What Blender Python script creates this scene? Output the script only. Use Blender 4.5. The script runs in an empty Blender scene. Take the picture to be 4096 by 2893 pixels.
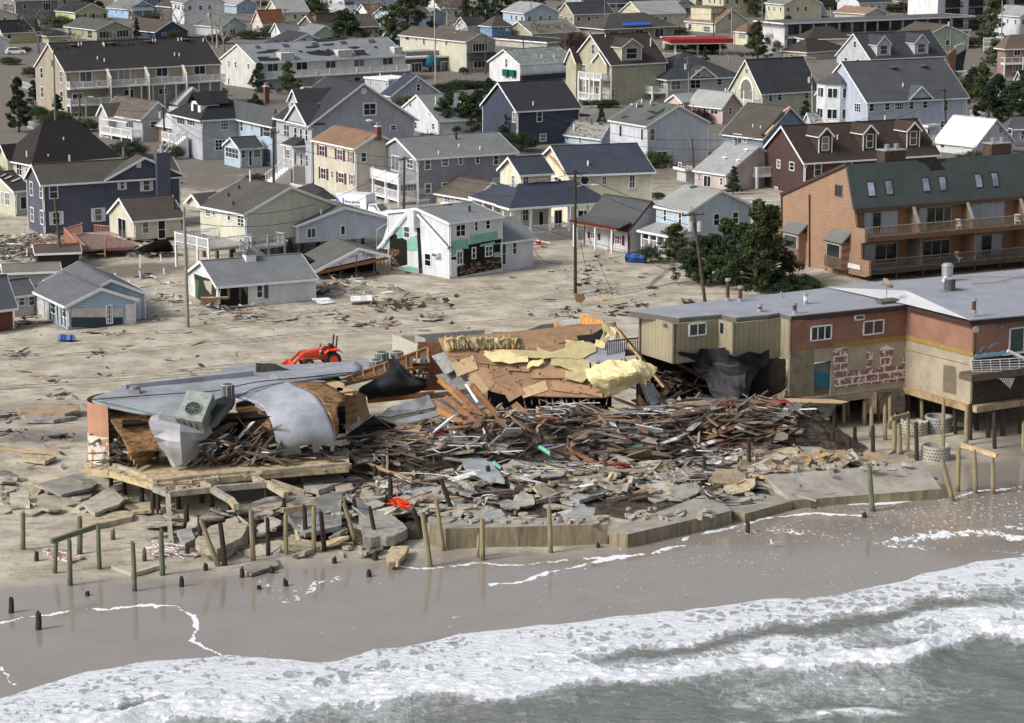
import bpy,math,random
import numpy as np
from mathutils import Vector,Matrix,noise as mnoise
S=bpy.context.scene
COL=S.collection
# ---------------------------------------------------------------- camera, sky, sun, exposure
F,PITCH,H=9500.0,math.radians(11.69),39.6
CT,ST=math.cos(PITCH),math.sin(PITCH)
cam=bpy.data.cameras.new('camera');co=bpy.data.objects.new('camera',cam);COL.objects.link(co)
cam.sensor_width=36;cam.lens=F/4096*36;cam.clip_start=1;cam.clip_end=9000
co.location=(0,0,H);co.rotation_euler=(math.pi/2-PITCH,0,0);S.camera=co
SUN_EL,SUN_AZ=math.radians(38),math.radians(-118)   # azimuth measured clockwise from +Y (away from camera)
w=bpy.data.worlds.new('World');S.world=w;w.use_nodes=True
nt=w.node_tree;sky=nt.nodes.new('ShaderNodeTexSky');sky.sky_type='NISHITA';sky.sun_disc=False
sky.sun_elevation=SUN_EL;sky.sun_rotation=SUN_AZ;sky.dust_density=4.0;sky.air_density=1.0;sky.ozone_density=1.0
hs=nt.nodes.new('ShaderNodeHueSaturation');hs.inputs['Saturation'].default_value=0.5
nt.links.new(sky.outputs[0],hs.inputs['Color']);nt.links.new(hs.outputs[0],nt.nodes['Background'].inputs[0])
nt.nodes['Background'].inputs[1].default_value=0.118
sl=bpy.data.lights.new('sun','SUN');so=bpy.data.objects.new('sun',sl);COL.objects.link(so)
sl.energy=2.25;sl.angle=math.radians(14);sl.color=(1,.97,.92)
sd=Vector((math.sin(SUN_AZ)*math.cos(SUN_EL),math.cos(SUN_AZ)*math.cos(SUN_EL),math.sin(SUN_EL)))
so.rotation_euler=sd.to_track_quat('Z','Y').to_euler();so.location=(-100,50,120)
S.view_settings.view_transform='Standard';S.view_settings.look='None';S.view_settings.gamma=1
S.view_settings.exposure=0.34
S.render.engine='CYCLES';S.cycles.max_bounces=5;S.cycles.diffuse_bounces=2;S.cycles.glossy_bounces=2
S.cycles.transparent_max_bounces=6;S.cycles.use_denoising=True
# ---------------------------------------------------------------- where a spot of the place stands (surveyed off the photo's geometry)
def zt(ox,oy,s):return lambda x,y:(ox+x/s,oy+y/s)
a0,a1,a2,a3=[zt(1024*i,0,2.2422)for i in range(4)]
b0,b1,b2,b3=[zt(1024*i,600,2.2422)for i in range(4)]
c0,c1,c2,c3=[zt(1024*i,1250,2.2422)for i in range(4)]
d0,d1,d2=[zt(1366*i,1850,1.555)for i in range(3)]
e0=zt(340,1480,2.2067);e1=zt(1340,1240,2.2067);e3=zt(3080,850,2.2589)
v0=zt(0,0,.5605)
def ray(p):
 s,t=(p[0]-2048)/F,(1446.5-p[1])/F
 return Vector((s,CT+t*ST,-ST+t*CT))
def G(p,z=0.0):
 d=ray(p);return Vector((0,0,H))+d*((z-H)/d.z)
def at_y(p,Y):                      # point of the upright plane at distance Y
 d=ray(p);return Vector((0,0,H))+d*(Y/d.y)
def z_at(g,py):                     # height over ground point g that shows at row py
 t=(1446.5-py)/F
 return H+g.y*(t*CT-ST)/(CT+t*ST)
def scale_at(g):return F/(g.y*CT-(g.z-H)*ST)
R_=random.Random(7)
# ---------------------------------------------------------------- materials
MATS={}
def newmat(key):
 m=bpy.data.materials.new(key);m.use_nodes=True
 return m,m.node_tree,m.node_tree.nodes['Principled BSDF'],m.node_tree.links
def lk(nt,a,b):nt.links.new(a,b)
def ramp(nt,fac,stops):
 r=nt.nodes.new('ShaderNodeValToRGB');e=r.color_ramp.elements
 while len(e)<len(stops):e.new(.5)
 for el,(p,c)in zip(e,stops):
  el.position=p;el.color=(*c,1)if len(c)==3 else c
 nt.links.new(fac,r.inputs[0]);return r.outputs[0]
def noise(nt,scale,detail=4,vec=None,rough=.6,dist=0):
 n=nt.nodes.new('ShaderNodeTexNoise');n.inputs['Scale'].default_value=scale
 n.inputs['Detail'].default_value=detail;n.inputs['Roughness'].default_value=rough;n.inputs['Distortion'].default_value=dist
 if vec is not None:nt.links.new(vec,n.inputs['Vector'])
 return n.outputs[0]
def mixc(nt,fac,a,b,mode='MIX'):
 m=nt.nodes.new('ShaderNodeMix');m.data_type='RGBA';m.blend_type=mode
 for s,v in((m.inputs[0],fac),(m.inputs[6],a),(m.inputs[7],b)):
  if isinstance(v,(int,float)):s.default_value=v
  elif isinstance(v,(tuple,list)):s.default_value=(*v[:3],1)
  else:nt.links.new(v,s)
 return m.outputs[2]
def mth(nt,op,a,b=None,c=None,clamp=False):
 m=nt.nodes.new('ShaderNodeMath');m.operation=op;m.use_clamp=clamp
 for s,v in zip(m.inputs,(a,b,c)):
  if v is None:continue
  if isinstance(v,(int,float)):s.default_value=v
  else:nt.links.new(v,s)
 return m.outputs[0]
def geo(nt,out='Position'):return nt.nodes.new('ShaderNodeNewGeometry').outputs[out]
def objco(nt):return nt.nodes.new('ShaderNodeTexCoord').outputs['Object']
def mapping(nt,vec,scale,rot=(0,0,0)):
 m=nt.nodes.new('ShaderNodeMapping');m.inputs['Scale'].default_value=scale;m.inputs['Rotation'].default_value=rot
 nt.links.new(vec,m.inputs[0]);return m.outputs[0]
def sep(nt,vec):
 s=nt.nodes.new('ShaderNodeSeparateXYZ');nt.links.new(vec,s.inputs[0]);return s.outputs
def bump(nt,h,b,dist=.02,strength=.6):
 n=nt.nodes.new('ShaderNodeBump');n.inputs['Distance'].default_value=dist;n.inputs['Strength'].default_value=strength
 nt.links.new(h,n.inputs['Height']);nt.links.new(n.outputs[0],b.inputs['Normal'])
def dk(c,k):return tuple(min(1,x*k)for x in c)
def plain(c,rough=.7,var=.15,scale=3.0,metal=0,spec=.35):
 key=f'plain_{c}_{rough}_{var}_{scale}_{metal}'
 if key in MATS:return MATS[key]
 m,nt,b,L=newmat('paint')
 n=noise(nt,scale,5,geo(nt))
 L.new(ramp(nt,n,[(.38,dk(c,1-var)),(.62,dk(c,1+var*.6))]),b.inputs['Base Color'])
 b.inputs['Roughness'].default_value=rough;b.inputs['Metallic'].default_value=metal;b.inputs['Specular IOR Level'].default_value=spec
 MATS[key]=m;return m
def siding(c,step=.23,vert=False):
 key=f'sid_{c}_{step}_{vert}'
 if key in MATS:return MATS[key]
 m,nt,b,L=newmat('siding')
 o=objco(nt);s=sep(nt,o)
 v=mth(nt,'ADD',s[0],s[1])if vert else s[2]
 f=mth(nt,'FRACT',mth(nt,'DIVIDE',v,step))
 line=ramp(nt,f,[(0,(.42,)*3),(.2,(.97,)*3),(.9,(1.0,)*3),(1,(1.03,)*3)])
 n=noise(nt,.9,5,mapping(nt,o,(1,1,.5)))
 n2=noise(nt,6,3,mapping(nt,o,(1,1,4)))
 cc=mixc(nt,1,ramp(nt,n,[(.36,dk(c,.8)),(.62,dk(c,1.08))]),line,'MULTIPLY')
 cc=mixc(nt,.25,cc,ramp(nt,n2,[(.3,dk(c,.7)),(.6,c)]))
 L.new(cc,b.inputs['Base Color']);b.inputs['Roughness'].default_value=.6;b.inputs['Specular IOR Level'].default_value=.3
 MATS[key]=m;return m
def shingle(c,worn=.0,wc=(.3,.3,.29)):
 key=f'shi_{c}_{worn}'
 if key in MATS:return MATS[key]
 m,nt,b,L=newmat('shingles')
 o=objco(nt)
 n=noise(nt,.45,5,o);n2=noise(nt,5.5,2,mapping(nt,o,(1,1,5)))
 s=sep(nt,o);f=mth(nt,'FRACT',mth(nt,'MULTIPLY',s[2],7.0))
 line=ramp(nt,f,[(0,(.72,)*3),(.25,(1,)*3)])
 cc=mixc(nt,.55,ramp(nt,n,[(.38,dk(c,.76)),(.62,dk(c,1.18))]),ramp(nt,n2,[(.3,dk(c,.55)),(.5,c),(.72,dk(c,1.5))]))
 cc=mixc(nt,.5,cc,line,'MULTIPLY')
 if worn:
  n3=noise(nt,1.3,4,mapping(nt,o,(1,1,2.5)))
  cc=mixc(nt,ramp(nt,n3,[(.62-worn*.2,(0,)*3),(.64-worn*.2,(1,)*3)]),cc,wc)
 L.new(cc,b.inputs['Base Color']);b.inputs['Roughness'].default_value=.85;b.inputs['Specular IOR Level'].default_value=.2
 bump(nt,n2,b,.03,.5)
 MATS[key]=m;return m
def glass():
 if 'glass' in MATS:return MATS['glass']
 m,nt,b,L=newmat('window_glass')
 r=nt.nodes.new('ShaderNodeObjectInfo').outputs['Random']
 cur=ramp(nt,r,[(0,(.012,.014,.018)),(.45,(.03,.034,.04)),(.62,(.10,.105,.11)),(.8,(.02,.022,.028)),(.93,(.22,.22,.215))])
 n=noise(nt,1.6,2,geo(nt))
 L.new(mixc(nt,.5,cur,mixc(nt,n,(.0,.0,.0),cur)),b.inputs['Base Color'])
 b.inputs['Roughness'].default_value=.08;b.inputs['Specular IOR Level'].default_value=.5
 MATS['glass']=m;return m
def wood(c,rough=.8,char=0.0,stretch=(1,1,1)):
 key=f'wood_{c}_{char}_{stretch}'
 if key in MATS:return MATS[key]
 m,nt,b,L=newmat('wood')
 o=objco(nt);inf=nt.nodes.new('ShaderNodeObjectInfo').outputs['Random']
 n=noise(nt,3,5,mapping(nt,o,stretch),.65,.5)
 cc=ramp(nt,n,[(.25,dk(c,.45)),(.5,c),(.75,dk(c,1.35))])
 hv=nt.nodes.new('ShaderNodeHueSaturation');L.new(cc,hv.inputs['Color'])
 L.new(mth(nt,'ADD',mth(nt,'MULTIPLY',inf,.9),.5),hv.inputs['Value'])
 L.new(mth(nt,'ADD',mth(nt,'MULTIPLY',inf,.5),.6),hv.inputs['Saturation']);cc=hv.outputs[0]
 if char:
  n3=noise(nt,1.5,6,mapping(nt,o,(1,3.2,3.2)),.7)
  cc=mixc(nt,ramp(nt,n3,[(.5,(1,)*3),(.56,(0,)*3)]),cc,(.012,.011,.01))
 L.new(cc,b.inputs['Base Color']);b.inputs['Roughness'].default_value=rough;b.inputs['Specular IOR Level'].default_value=.2
 bump(nt,n,b,.02,.5)
 MATS[key]=m;return m
def concrete(c=(.36,.34,.30),dirt=(.17,.15,.12),scale=1.2):
 key=f'conc_{c}_{dirt}_{scale}'
 if key in MATS:return MATS[key]
 m,nt,b,L=newmat('concrete')
 g=geo(nt);inf=nt.nodes.new('ShaderNodeObjectInfo').outputs['Random']
 n=noise(nt,scale,7,g,.7);n2=noise(nt,9,4,g,.7)
 cc=ramp(nt,n,[(.38,dirt),(.5,c),(.62,dk(c,1.3))])
 cc=mixc(nt,.45,cc,ramp(nt,n2,[(.3,dk(c,.45)),(.6,c)]))
 hv=nt.nodes.new('ShaderNodeHueSaturation');L.new(cc,hv.inputs['Color'])
 L.new(mth(nt,'ADD',mth(nt,'MULTIPLY',inf,.5),.7),hv.inputs['Value'])
 L.new(mth(nt,'ADD',mth(nt,'MULTIPLY',inf,1.1),.3),hv.inputs['Saturation'])
 L.new(hv.outputs[0],b.inputs['Base Color']);b.inputs['Roughness'].default_value=.85;b.inputs['Specular IOR Level'].default_value=.25
 bump(nt,n2,b,.05,.7)
 MATS[key]=m;return m
WHITE=(.72,.73,.74)
def trim():return plain(WHITE,.5,.1)
# ---------------------------------------------------------------- objects
def tag(o,label=None,cat=None,group=None,kind=None):
 if label:o['label']=label
 if cat:o['category']=cat
 if group:o['group']=group
 if kind:o['kind']=kind
 elif cat:o['kind']='thing'
 return o
def empty(name,loc,rz=0,label=None,cat=None,group=None):
 o=bpy.data.objects.new(name,None);COL.objects.link(o);o.location=loc;o.rotation_euler=(0,0,rz);o.empty_display_size=.3
 return tag(o,label,cat,group)
SPLITN={'post','piling','corner_board','stud','joist','rollbar','bare_stud','porch_post','broken_rafter','hanging_joist','drain_pipe','white_pipe','upright','loose_board'}
class MB:
 def __init__(s):s.v=[];s.f=[];s.mi=[];s.mats=[];s.pr=[]
 def m(s,mat):
  if mat not in s.mats:s.mats.append(mat)
  return s.mats.index(mat)
 def poly(s,pts,mat):
  i=len(s.v);s.v+=[tuple(p)for p in pts];s.f.append(tuple(range(i,i+len(pts))));s.mi.append(s.m(mat))
 def box(s,x0,x1,y0,y1,z0,z1,mat):
  s.hexa([(x0,y0,z0),(x1,y0,z0),(x1,y1,z0),(x0,y1,z0)],[(x0,y0,z1),(x1,y0,z1),(x1,y1,z1),(x0,y1,z1)],mat)
 def hexa(s,lo,hi,mat):
  i=len(s.v);n=len(lo);s.pr.append((i,len(s.f)));s.v+=[tuple(p)for p in lo]+[tuple(p)for p in hi];k=s.m(mat)
  s.f.append(tuple(i+n-1-j for j in range(n)));s.f.append(tuple(i+n+j for j in range(n)))
  for j in range(n):s.f.append((i+j,i+(j+1)%n,i+n+(j+1)%n,i+n+j))
  s.mi+=[k]*(n+2)
 def slab(s,pts,th,mat,d=None):          # polygon given thickness below (or along d)
  P=[Vector(p)for p in pts]
  if d is None:
   nrm=Vector((0,0,0))
   for j in range(len(P)):nrm+=P[j].cross(P[(j+1)%len(P)])
   nrm.normalize()
   if nrm.z<0:P.reverse();nrm=-nrm
   d=-nrm
  d=Vector(d).normalized()*th
  s.hexa([p+d for p in P],P,mat)
 def bar(s,p,q,w,h,mat,up=(0,0,1)):  # square bar from p to q
  p,q=Vector(p),Vector(q);d=(q-p)
  if d.length<1e-5:return
  d.normalize();up=Vector(up)
  if abs(d.dot(up))>.98:up=Vector((1,0,0))
  x=d.cross(up).normalized()*w/2;y=x.cross(d).normalized()*h/2
  s.hexa([p-x-y,p+x-y,p+x+y,p-x+y],[q-x-y,q+x-y,q+x+y,q-x+y],mat)
 def tube(s,pts,r,mat,n=6,cap=True,r2=None):
  pts=[Vector(p)for p in pts];k=s.m(mat);i=len(s.v);N=len(pts);s.pr.append((i,len(s.f)))
  ref=Vector((0,0,1))
  for a,p in enumerate(pts):
   d=(pts[min(a+1,N-1)]-pts[max(a-1,0)]).normalized()
   x=d.cross(ref if abs(d.z)<.95 else Vector((1,0,0))).normalized();y=x.cross(d)
   rr=r if r2 is None else r+(r2-r)*a/max(1,N-1)
   for j in range(n):
    t=2*math.pi*j/n;s.v.append(tuple(p+(x*math.cos(t)+y*math.sin(t))*rr))
  for a in range(N-1):
   for j in range(n):
    s.f.append((i+a*n+j,i+a*n+(j+1)%n,i+(a+1)*n+(j+1)%n,i+(a+1)*n+j));s.mi.append(k)
  if cap:
   s.f.append(tuple(i+n-1-j for j in range(n)));s.f.append(tuple(i+(N-1)*n+j for j in range(n)));s.mi+=[k,k]
 def build(s,name,parent=None,label=None,cat=None,group=None,kind=None,smooth=False):
  if name in SPLITN and len(s.pr)>1 and s.pr[0]==(0,0):       # every post, stud or joist a part of its own
   e=s.pr+[(len(s.v),len(s.f))]
   for(v0,f0),(v1,f1)in zip(e[:-1],e[1:]):
    q=MB();q.v=s.v[v0:v1];q.f=[tuple(i-v0 for i in f)for f in s.f[f0:f1]];q.mi=s.mi[f0:f1];q.mats=s.mats;o=q.build(name,parent)
   return o
  me=bpy.data.meshes.new(name);me.from_pydata(s.v,[],s.f);ob=bpy.data.objects.new(name,me);COL.objects.link(ob)
  for m in s.mats:me.materials.append(m)
  if len(s.mats)>1:me.polygons.foreach_set('material_index',s.mi)
  if smooth:me.polygons.foreach_set('use_smooth',[True]*len(s.f))
  if parent is not None:ob.parent=parent
  return tag(ob,label,cat,group,kind)
def center(ob):      # move a world-built mesh's origin to its base centre
 me=ob.data;n=len(me.vertices);a=np.empty(n*3,dtype=np.float32);me.vertices.foreach_get('co',a);a=a.reshape(-1,3)
 c=(a.min(0)+a.max(0))/2;c[2]=a[:,2].min();a-=c;me.vertices.foreach_set('co',a.ravel());ob.location=Vector(c.tolist())
 return ob
# ---------------------------------------------------------------- house builder
HOUSES=[]
class House:
 """box house whose near corner, eave ends and ridge stand where the photo shows them"""
 def __init__(s,label,T,C,R,L,roof='u',apex=None,wall=(.5,.5,.5),rc=(.05,.05,.055),name='house',cat='house',
     base=0.0,ov=.35,wmat=None,rmat=None,phi=None,top=True,tr=None,group=None,open_front=False,maxb=None,lid=True):
  HOUSES.append(s);s.T=T;P=lambda p:T(p[0],p[1])
  cx,cy=P((C[0],C[1]));gb=P((C[0],C[2]))
  g=G(gb,0.0);s.h=h=max(1.5,z_at(g,cy))
  hh=Vector((g.x,g.y,h));Rw=G(P(R),h);Lw=G(P(L),h)
  v1=Rw-hh;v2=Lw-hh
  f1=math.atan2(v1.y,v1.x);f2=math.atan2(v2.y,v2.x)-math.pi/2
  f2=(f2+math.pi)%(2*math.pi)-math.pi
  l1,l2=abs(v1.x),abs(v2.x)
  ph=(f1*l1**1.0+f2*l2)/(l1+l2+1e-6)if phi is None else math.radians(phi)
  if phi is None:ph=min(max(ph,math.radians(14)),math.radians(40))
  s.ph=ph;s.u=Vector((math.cos(ph),math.sin(ph),0));s.v=Vector((-math.sin(ph),math.cos(ph),0))
  def solve(px,d):
   k=(px-2048)/F;D0=g.y*CT+(H-h)*ST
   return(k*D0-g.x)/(d.x-k*d.y*CT)
  s.a=max(1.0,solve(P(R)[0],s.u));s.b=max(1.0,solve(P(L)[0],s.v))
  if maxb:s.b=min(s.b,maxb)
  s.g=g;a,b=s.a,s.b
  s.root=empty(name,g,ph,label,cat,group)
  s.roof=roof;s.rh=0
  s.wm=wmat or siding(wall);s.rm=rmat or shingle(rc);s.tm=tr or trim()
  if apex is not None:
   mid=g+(s.v*b/2 if roof=='u' else s.u*a/2 if roof=='v' else(s.u*a+s.v*b)/2)
   s.rh=max(.4,z_at(mid,P((0,apex))[1])-h)
  s.base=base
  s.ridge0=s.ridge1=None
  W=MB()
  z0=base
  if roof=='u':
   W.poly([(0,b,z0),(0,0,z0),(0,0,h),(0,b/2,h+s.rh),(0,b,h)],s.wm)
   W.poly([(a,0,z0),(a,b,z0),(a,b,h),(a,b/2,h+s.rh),(a,0,h)],s.wm)
   if not open_front:W.poly([(0,0,z0),(a,0,z0),(a,0,h),(0,0,h)],s.wm)
   W.poly([(a,b,z0),(0,b,z0),(0,b,h),(a,b,h)],s.wm)
  elif roof=='v':
   W.poly([(0,0,z0),(a,0,z0),(a,0,h),(a/2,0,h+s.rh),(0,0,h)],s.wm)
   W.poly([(a,b,z0),(0,b,z0),(0,b,h),(a/2,b,h+s.rh),(a,b,h)],s.wm)
   W.poly([(0,b,z0),(0,0,z0),(0,0,h),(0,b,h)],s.wm)
   W.poly([(a,0,z0),(a,b,z0),(a,b,h),(a,0,h)],s.wm)
  else:
   for q in(((0,0),(a,0)),((a,0),(a,b)),((a,b),(0,b)),((0,b),(0,0))):
    W.poly([(*q[0],z0),(*q[1],z0),(*q[1],h),(*q[0],h)],s.wm)
  if base>0:W.poly([(0,0,z0),(0,b,z0),(a,b,z0),(a,0,z0)],s.wm)
  s.wall=W.build('wall',s.root)
  if not top:return
  o=ov;t=.12;rm,tm=s.rm,s.tm;Rf=MB();Tr=MB()
  if roof in 'uv' and roof:
   (A,B)=(a,b)if roof=='u' else(b,a)
   sl=s.rh/(B/2)
   def pt(x,y,z):return(x,y,z)if roof=='u' else(y,x,z)
   for(ya,yb_)in((-o,B/2),(B+o,B/2)):
    ze=h-sl*o;zr=h+s.rh
    Rf.slab([pt(-o,ya,ze+t),pt(A+o,ya,ze+t),pt(A+o,yb_,zr+t),pt(-o,yb_,zr+t)],t,rm)
    for xx in(-o,A+o):     # rake boards
     sg=-1 if xx<0 else 1
     Tr.hexa([pt(xx,ya,ze-.14),pt(xx+.04*sg,ya,ze-.14),pt(xx+.04*sg,yb_,zr-.14),pt(xx,yb_,zr-.14)],
       [pt(xx,ya,ze+t+.02),pt(xx+.04*sg,ya,ze+t+.02),pt(xx+.04*sg,yb_,zr+t+.02),pt(xx,yb_,zr+t+.02)],tm)
    sg=-1 if ya<0 else 1
    x0,x1=-o,A+o
    q=[pt(x0,ya,0),pt(x1,ya,0),pt(x1,ya+.09*sg,0),pt(x0,ya+.09*sg,0)]
    Tr.hexa([(p[0],p[1],ze-.1)for p in q],[(p[0],p[1],ze+t-.02)for p in q],tm)
   Rf.bar(pt(-o,B/2,h+s.rh+t),pt(A+o,B/2,h+s.rh+t),.3,.06,rm)
  elif roof=='hip':
   r=min(a,b)/2;ax0,ax1=(r,a-r)if a>=b else(a/2,a/2);by0,by1=(b/2,b/2)if a>=b else(r,b-r)
   zc=h+s.rh+t;e=-o;z=h-.1+t
   c=[(e,e,z),(a+o,e,z),(a+o,b+o,z),(e,b+o,z)];r0=(ax0,by0,zc);r1=(ax1,by1,zc)
   if a>=b:fs=[[c[0],c[1],r1,r0],[c[1],c[2],r1],[c[2],c[3],r0,r1],[c[3],c[0],r0]]
   else:fs=[[c[0],c[1],r0],[c[1],c[2],r1,r0],[c[2],c[3],r1],[c[3],c[0],r0,r1]]
   for q in fs:Rf.poly(q,rm)
   Rf.poly([c[3],c[2],c[1],c[0]],tm)
   for i in range(4):Tr.bar(Vector(c[i])-Vector((0,0,.1)),Vector(c[(i+1)%4])-Vector((0,0,.1)),.08,.2,tm)
  elif roof=='flat' and lid:
   Rf.box(-o,a+o,-o,b+o,h,h+.25,rm)
   for q in(((-o-.04,-o-.04),(a+o+.04,-o-.04)),((a+o+.04,-o),(a+o+.04,b+o)),((-o-.04,b+o),(-o-.04,-o))):
    Tr.bar((*q[0],h+.12),(*q[1],h+.12),.08,.32,tm)
  s.roofo=Rf.build('roof',s.root);Tr.build('trim',s.root)
  if roof in 'uv' and h>2:
   D=MB();zt_=h-.25-(s.rh/((b if roof=='u' else a)/2))*o
   D.tube([(.12,-.08,.3+base),(.12,-.08,zt_-.3),(.12,-o-.05,zt_)],.05,tm,5);D.build('downspout',s.root)
   K=MB()
   for(x,y)in((0,0),(a,0),(0,b)):K.box(x-.05,x+.05,y-.05,y+.05,base,h-.05,tm)
   K.build('corner_board',s.root)
  s.n=0
 def toL(s,p):d=Vector(p)-s.g;return Vector((d.dot(s.u),d.dot(s.v),d.z))
 def hit(s,p,face,off=0.0):        # pixel -> point of a wall, in the house's own frame
  d=ray(s.T(*p));n=s.v if face=='f' else s.u if face=='l' else s.u
  q=s.g+(s.v*(-off)if face=='f' else s.u*(-off))
  t=(q-Vector((0,0,H))).dot(n)/d.dot(n)
  return s.toL(Vector((0,0,H))+d*t)
 def frame(s,face):                  # (along, out, origin) of a wall
  return(Vector((1,0,0)),Vector((0,-1,0)))if face=='f' else(Vector((0,1,0)),Vector((-1,0,0)))
 def rect(s,r,face,off=0.0):
  c=s.hit(((r[0]+r[2])/2,(r[1]+r[3])/2),face,off)
  a_=s.hit((r[0],(r[1]+r[3])/2),face,off);b_=s.hit((r[2],(r[1]+r[3])/2),face,off)
  t=s.hit(((r[0]+r[2])/2,r[1]),face,off);q=s.hit(((r[0]+r[2])/2,r[3]),face,off)
  return c,(a_-b_).length/2,(t.z-q.z)/2
 def win(s,face,rects,kind='window',bars=(1,1),mat=None,sh=None,fr=None,off=0.0,gm=None,fw=.1):
  for r in rects:
   c,hw,hz=s.rect(r,face,off);al,out=s.frame(face)
   fw_=min(fw,hw*.35)
   M=MB();m=fr or s.tm;e=.06
   def bx(u0,u1,z0,z1,o0,o1,mm):
    lo=[c+al*u0+out*o0,c+al*u1+out*o0,c+al*u1+out*o1,c+al*u0+out*o1]
    M.hexa([Vector((p.x,p.y,c.z+z0))for p in lo],[Vector((p.x,p.y,c.z+z1))for p in lo],mm)
   bx(-hw,-hw+fw_,-hz,hz,-.02,e,m);bx(hw-fw_,hw,-hz,hz,-.02,e,m)
   bx(-hw+fw_,hw-fw_,hz-fw_,hz,-.02,e,m);bx(-hw+fw_,hw-fw_,-hz,-hz+fw_,-.02,e+.03,m)
   nv,nh=bars
   for i in range(1,nv):u_=-hw+2*hw*i/nv;bx(u_-.03,u_+.03,-hz+fw_,hz-fw_,-.02,e-.01,m)
   for i in range(1,nh+1):z_=-hz+2*hz*i/(nh+1);bx(-hw+fw_,hw-fw_,z_-.025,z_+.025,-.02,e-.015,m)
   w_=M.build(kind,s.root)
   M=MB();bx(-hw+fw_,hw-fw_,-hz+fw_,hz-fw_,-.02,.02,gm or glass());M.build('pane',w_)
   if sh:
    for sg in(-1,1):
     M=MB();q=sg*(hw+hw*.32+.05);bx(q-hw*.32,q+hw*.32,-hz,hz,-.02,.05,sh);M.build('shutter',s.root)
  return s
 def patch(s,face,rects,mat,name,th=.03,poly=None):
  for r in rects:
   if len(r)==4 and not isinstance(r[0],(tuple,list)):r=[(r[0],r[1]),(r[2],r[1]),(r[2],r[3]),(r[0],r[3])]
   M=MB();al,out=s.frame(face)
   pts=[s.hit(p,face)+out*th for p in r]
   M.slab(pts,th*1.4,mat,-out);M.build(name,s.root)
 def on_roof(s,p,side='near'):      # pixel -> point on the visible roof plane (house frame)
  o=Vector((0,0,H));d=ray(s.T(*p))
  if s.roof=='flat':t=(s.h+.25-H)/d.z;return s.toL(o+d*t)
  if s.roof in('v',):B=s.a/2;n=Vector((-s.rh/B,0,1));q=Vector((0,0,s.h+.1))
  else:B=s.b/2;n=Vector((0,-s.rh/B,1));q=Vector((0,0,s.h+.1))
  oL=s.toL(o);dL=Vector((d.dot(s.u),d.dot(s.v),d.z))
  t=(q-oL).dot(n)/dL.dot(n);return oL+dL*t
 def vents(s,pts,h=.5,r=.09,mat=None,name='vent_pipe'):
  for p in pts:
   q=s.on_roof(p);M=MB();M.tube([q-Vector((0,0,.2)),q+Vector((0,0,h))],r,mat or plain(WHITE,.5),6);M.build(name,s.root)
 def domes(s,pts,r=.35,mat=None):
  for p in pts:
   q=s.on_roof(p);M=MB();m=mat or plain((.25,.25,.26),.5)
   M.tube([q-Vector((0,0,.1)),q+Vector((0,0,.12))],r*.6,m,8);M.tube([q+Vector((0,0,.12)),q+Vector((0,0,.2)),q+Vector((0,0,.26))],r,m,10,r2=r*.4);M.build('roof_vent',s.root)
 def roofpatch(s,polys,mat,name='bare_patch',th=.03):
  for P in polys:
   n=Vector((-s.rh/(s.a/2),0,1))if s.roof=='v' else Vector((0,-s.rh/(s.b/2),1));n.normalize()
   pts=[s.on_roof(p)+n*(th+.05)for p in P];M=MB();M.slab(pts,.03,mat);M.build(name,s.root)
 def skylights(s,rects,mat=None):
  for r in rects:
   n=Vector((-s.rh/(s.a/2),0,1))if s.roof=='v' else Vector((0,-s.rh/(s.b/2),1));n.normalize()
   pts=[s.on_roof(p)+n*.14 for p in r];M=MB();M.slab(pts,.12,plain((.05,.05,.05),.5));f=M.build('skylight',s.root)
   c=sum(pts,Vector())/len(pts);M=MB();M.slab([c+(p-c)*.8+n*.01 for p in pts],.02,mat or plain((.25,.32,.42),.1,.4,.6));M.build('pane',f)
 def chimney(s,rect,mat,d=.7,cap=None):
  x0,y0,x1,y1=rect
  q=s.on_roof(((x0+x1)/2,y1))
  if s.roof in 'uv' and not(0<(q.y if s.roof=='u' else q.x)<(s.b if s.roof=='u' else s.a)/2)or s.roof=='hip':
   d_=ray(s.T((x0+x1)/2,y1));n_=s.u if s.roof=='v' else s.v;q=s.g+n_*((s.a if s.roof=='v' else s.b)/2)
   q=s.toL(Vector((0,0,H))+d_*((q-Vector((0,0,H))).dot(n_)/d_.dot(n_)));q.z=min(q.z,s.h+s.rh)
  k=scale_at(s.g+s.u*q.x+s.v*q.y)*2.2422
  k=k*(1 if True else 0);w=(x1-x0)/k;hgt=(y1-y0)/k
  M=MB();M.box(q.x-w/2,q.x+w/2,q.y,q.y+d,q.z-.8,q.z+hgt,mat);c=M.build('chimney',s.root)
  M=MB();M.box(q.x-w/2-.06,q.x+w/2+.06,q.y-.06,q.y+d+.06,q.z+hgt,q.z+hgt+.12,cap or s.tm)
  for i in(-1,1):M.tube([(q.x+i*w*.25,q.y+d/2,q.z+hgt+.1),(q.x+i*w*.25,q.y+d/2,q.z+hgt+.55)],.12,plain((.3,.3,.3),.4),7)
  M.build('chimney_cap',c)
 def balcony(s,face,x0,x1,z,depth=1.6,rail=1.0,posts=3,pm=None,floor=None,side=True,y0=0,name='balcony',ground=True,solid=False,pr=.09,sp=.17,up=0):
  al,out=s.frame(face);m=pm or s.tm
  M=MB()
  def P(t,o,zz):q=al*t+out*(o+y0);return Vector((q.x,q.y,zz))
  M.hexa([P(x0,0,z-.25),P(x1,0,z-.25),P(x1,depth,z-.25),P(x0,depth,z-.25)],[P(x0,0,z),P(x1,0,z),P(x1,depth,z),P(x0,depth,z)],floor or m)
  root=M.build(name,s.root)
  M=MB()
  segs=[((x0,depth),(x1,depth))]+([((x0,0),(x0,depth)),((x1,0),(x1,depth))]if side else[])
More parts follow.
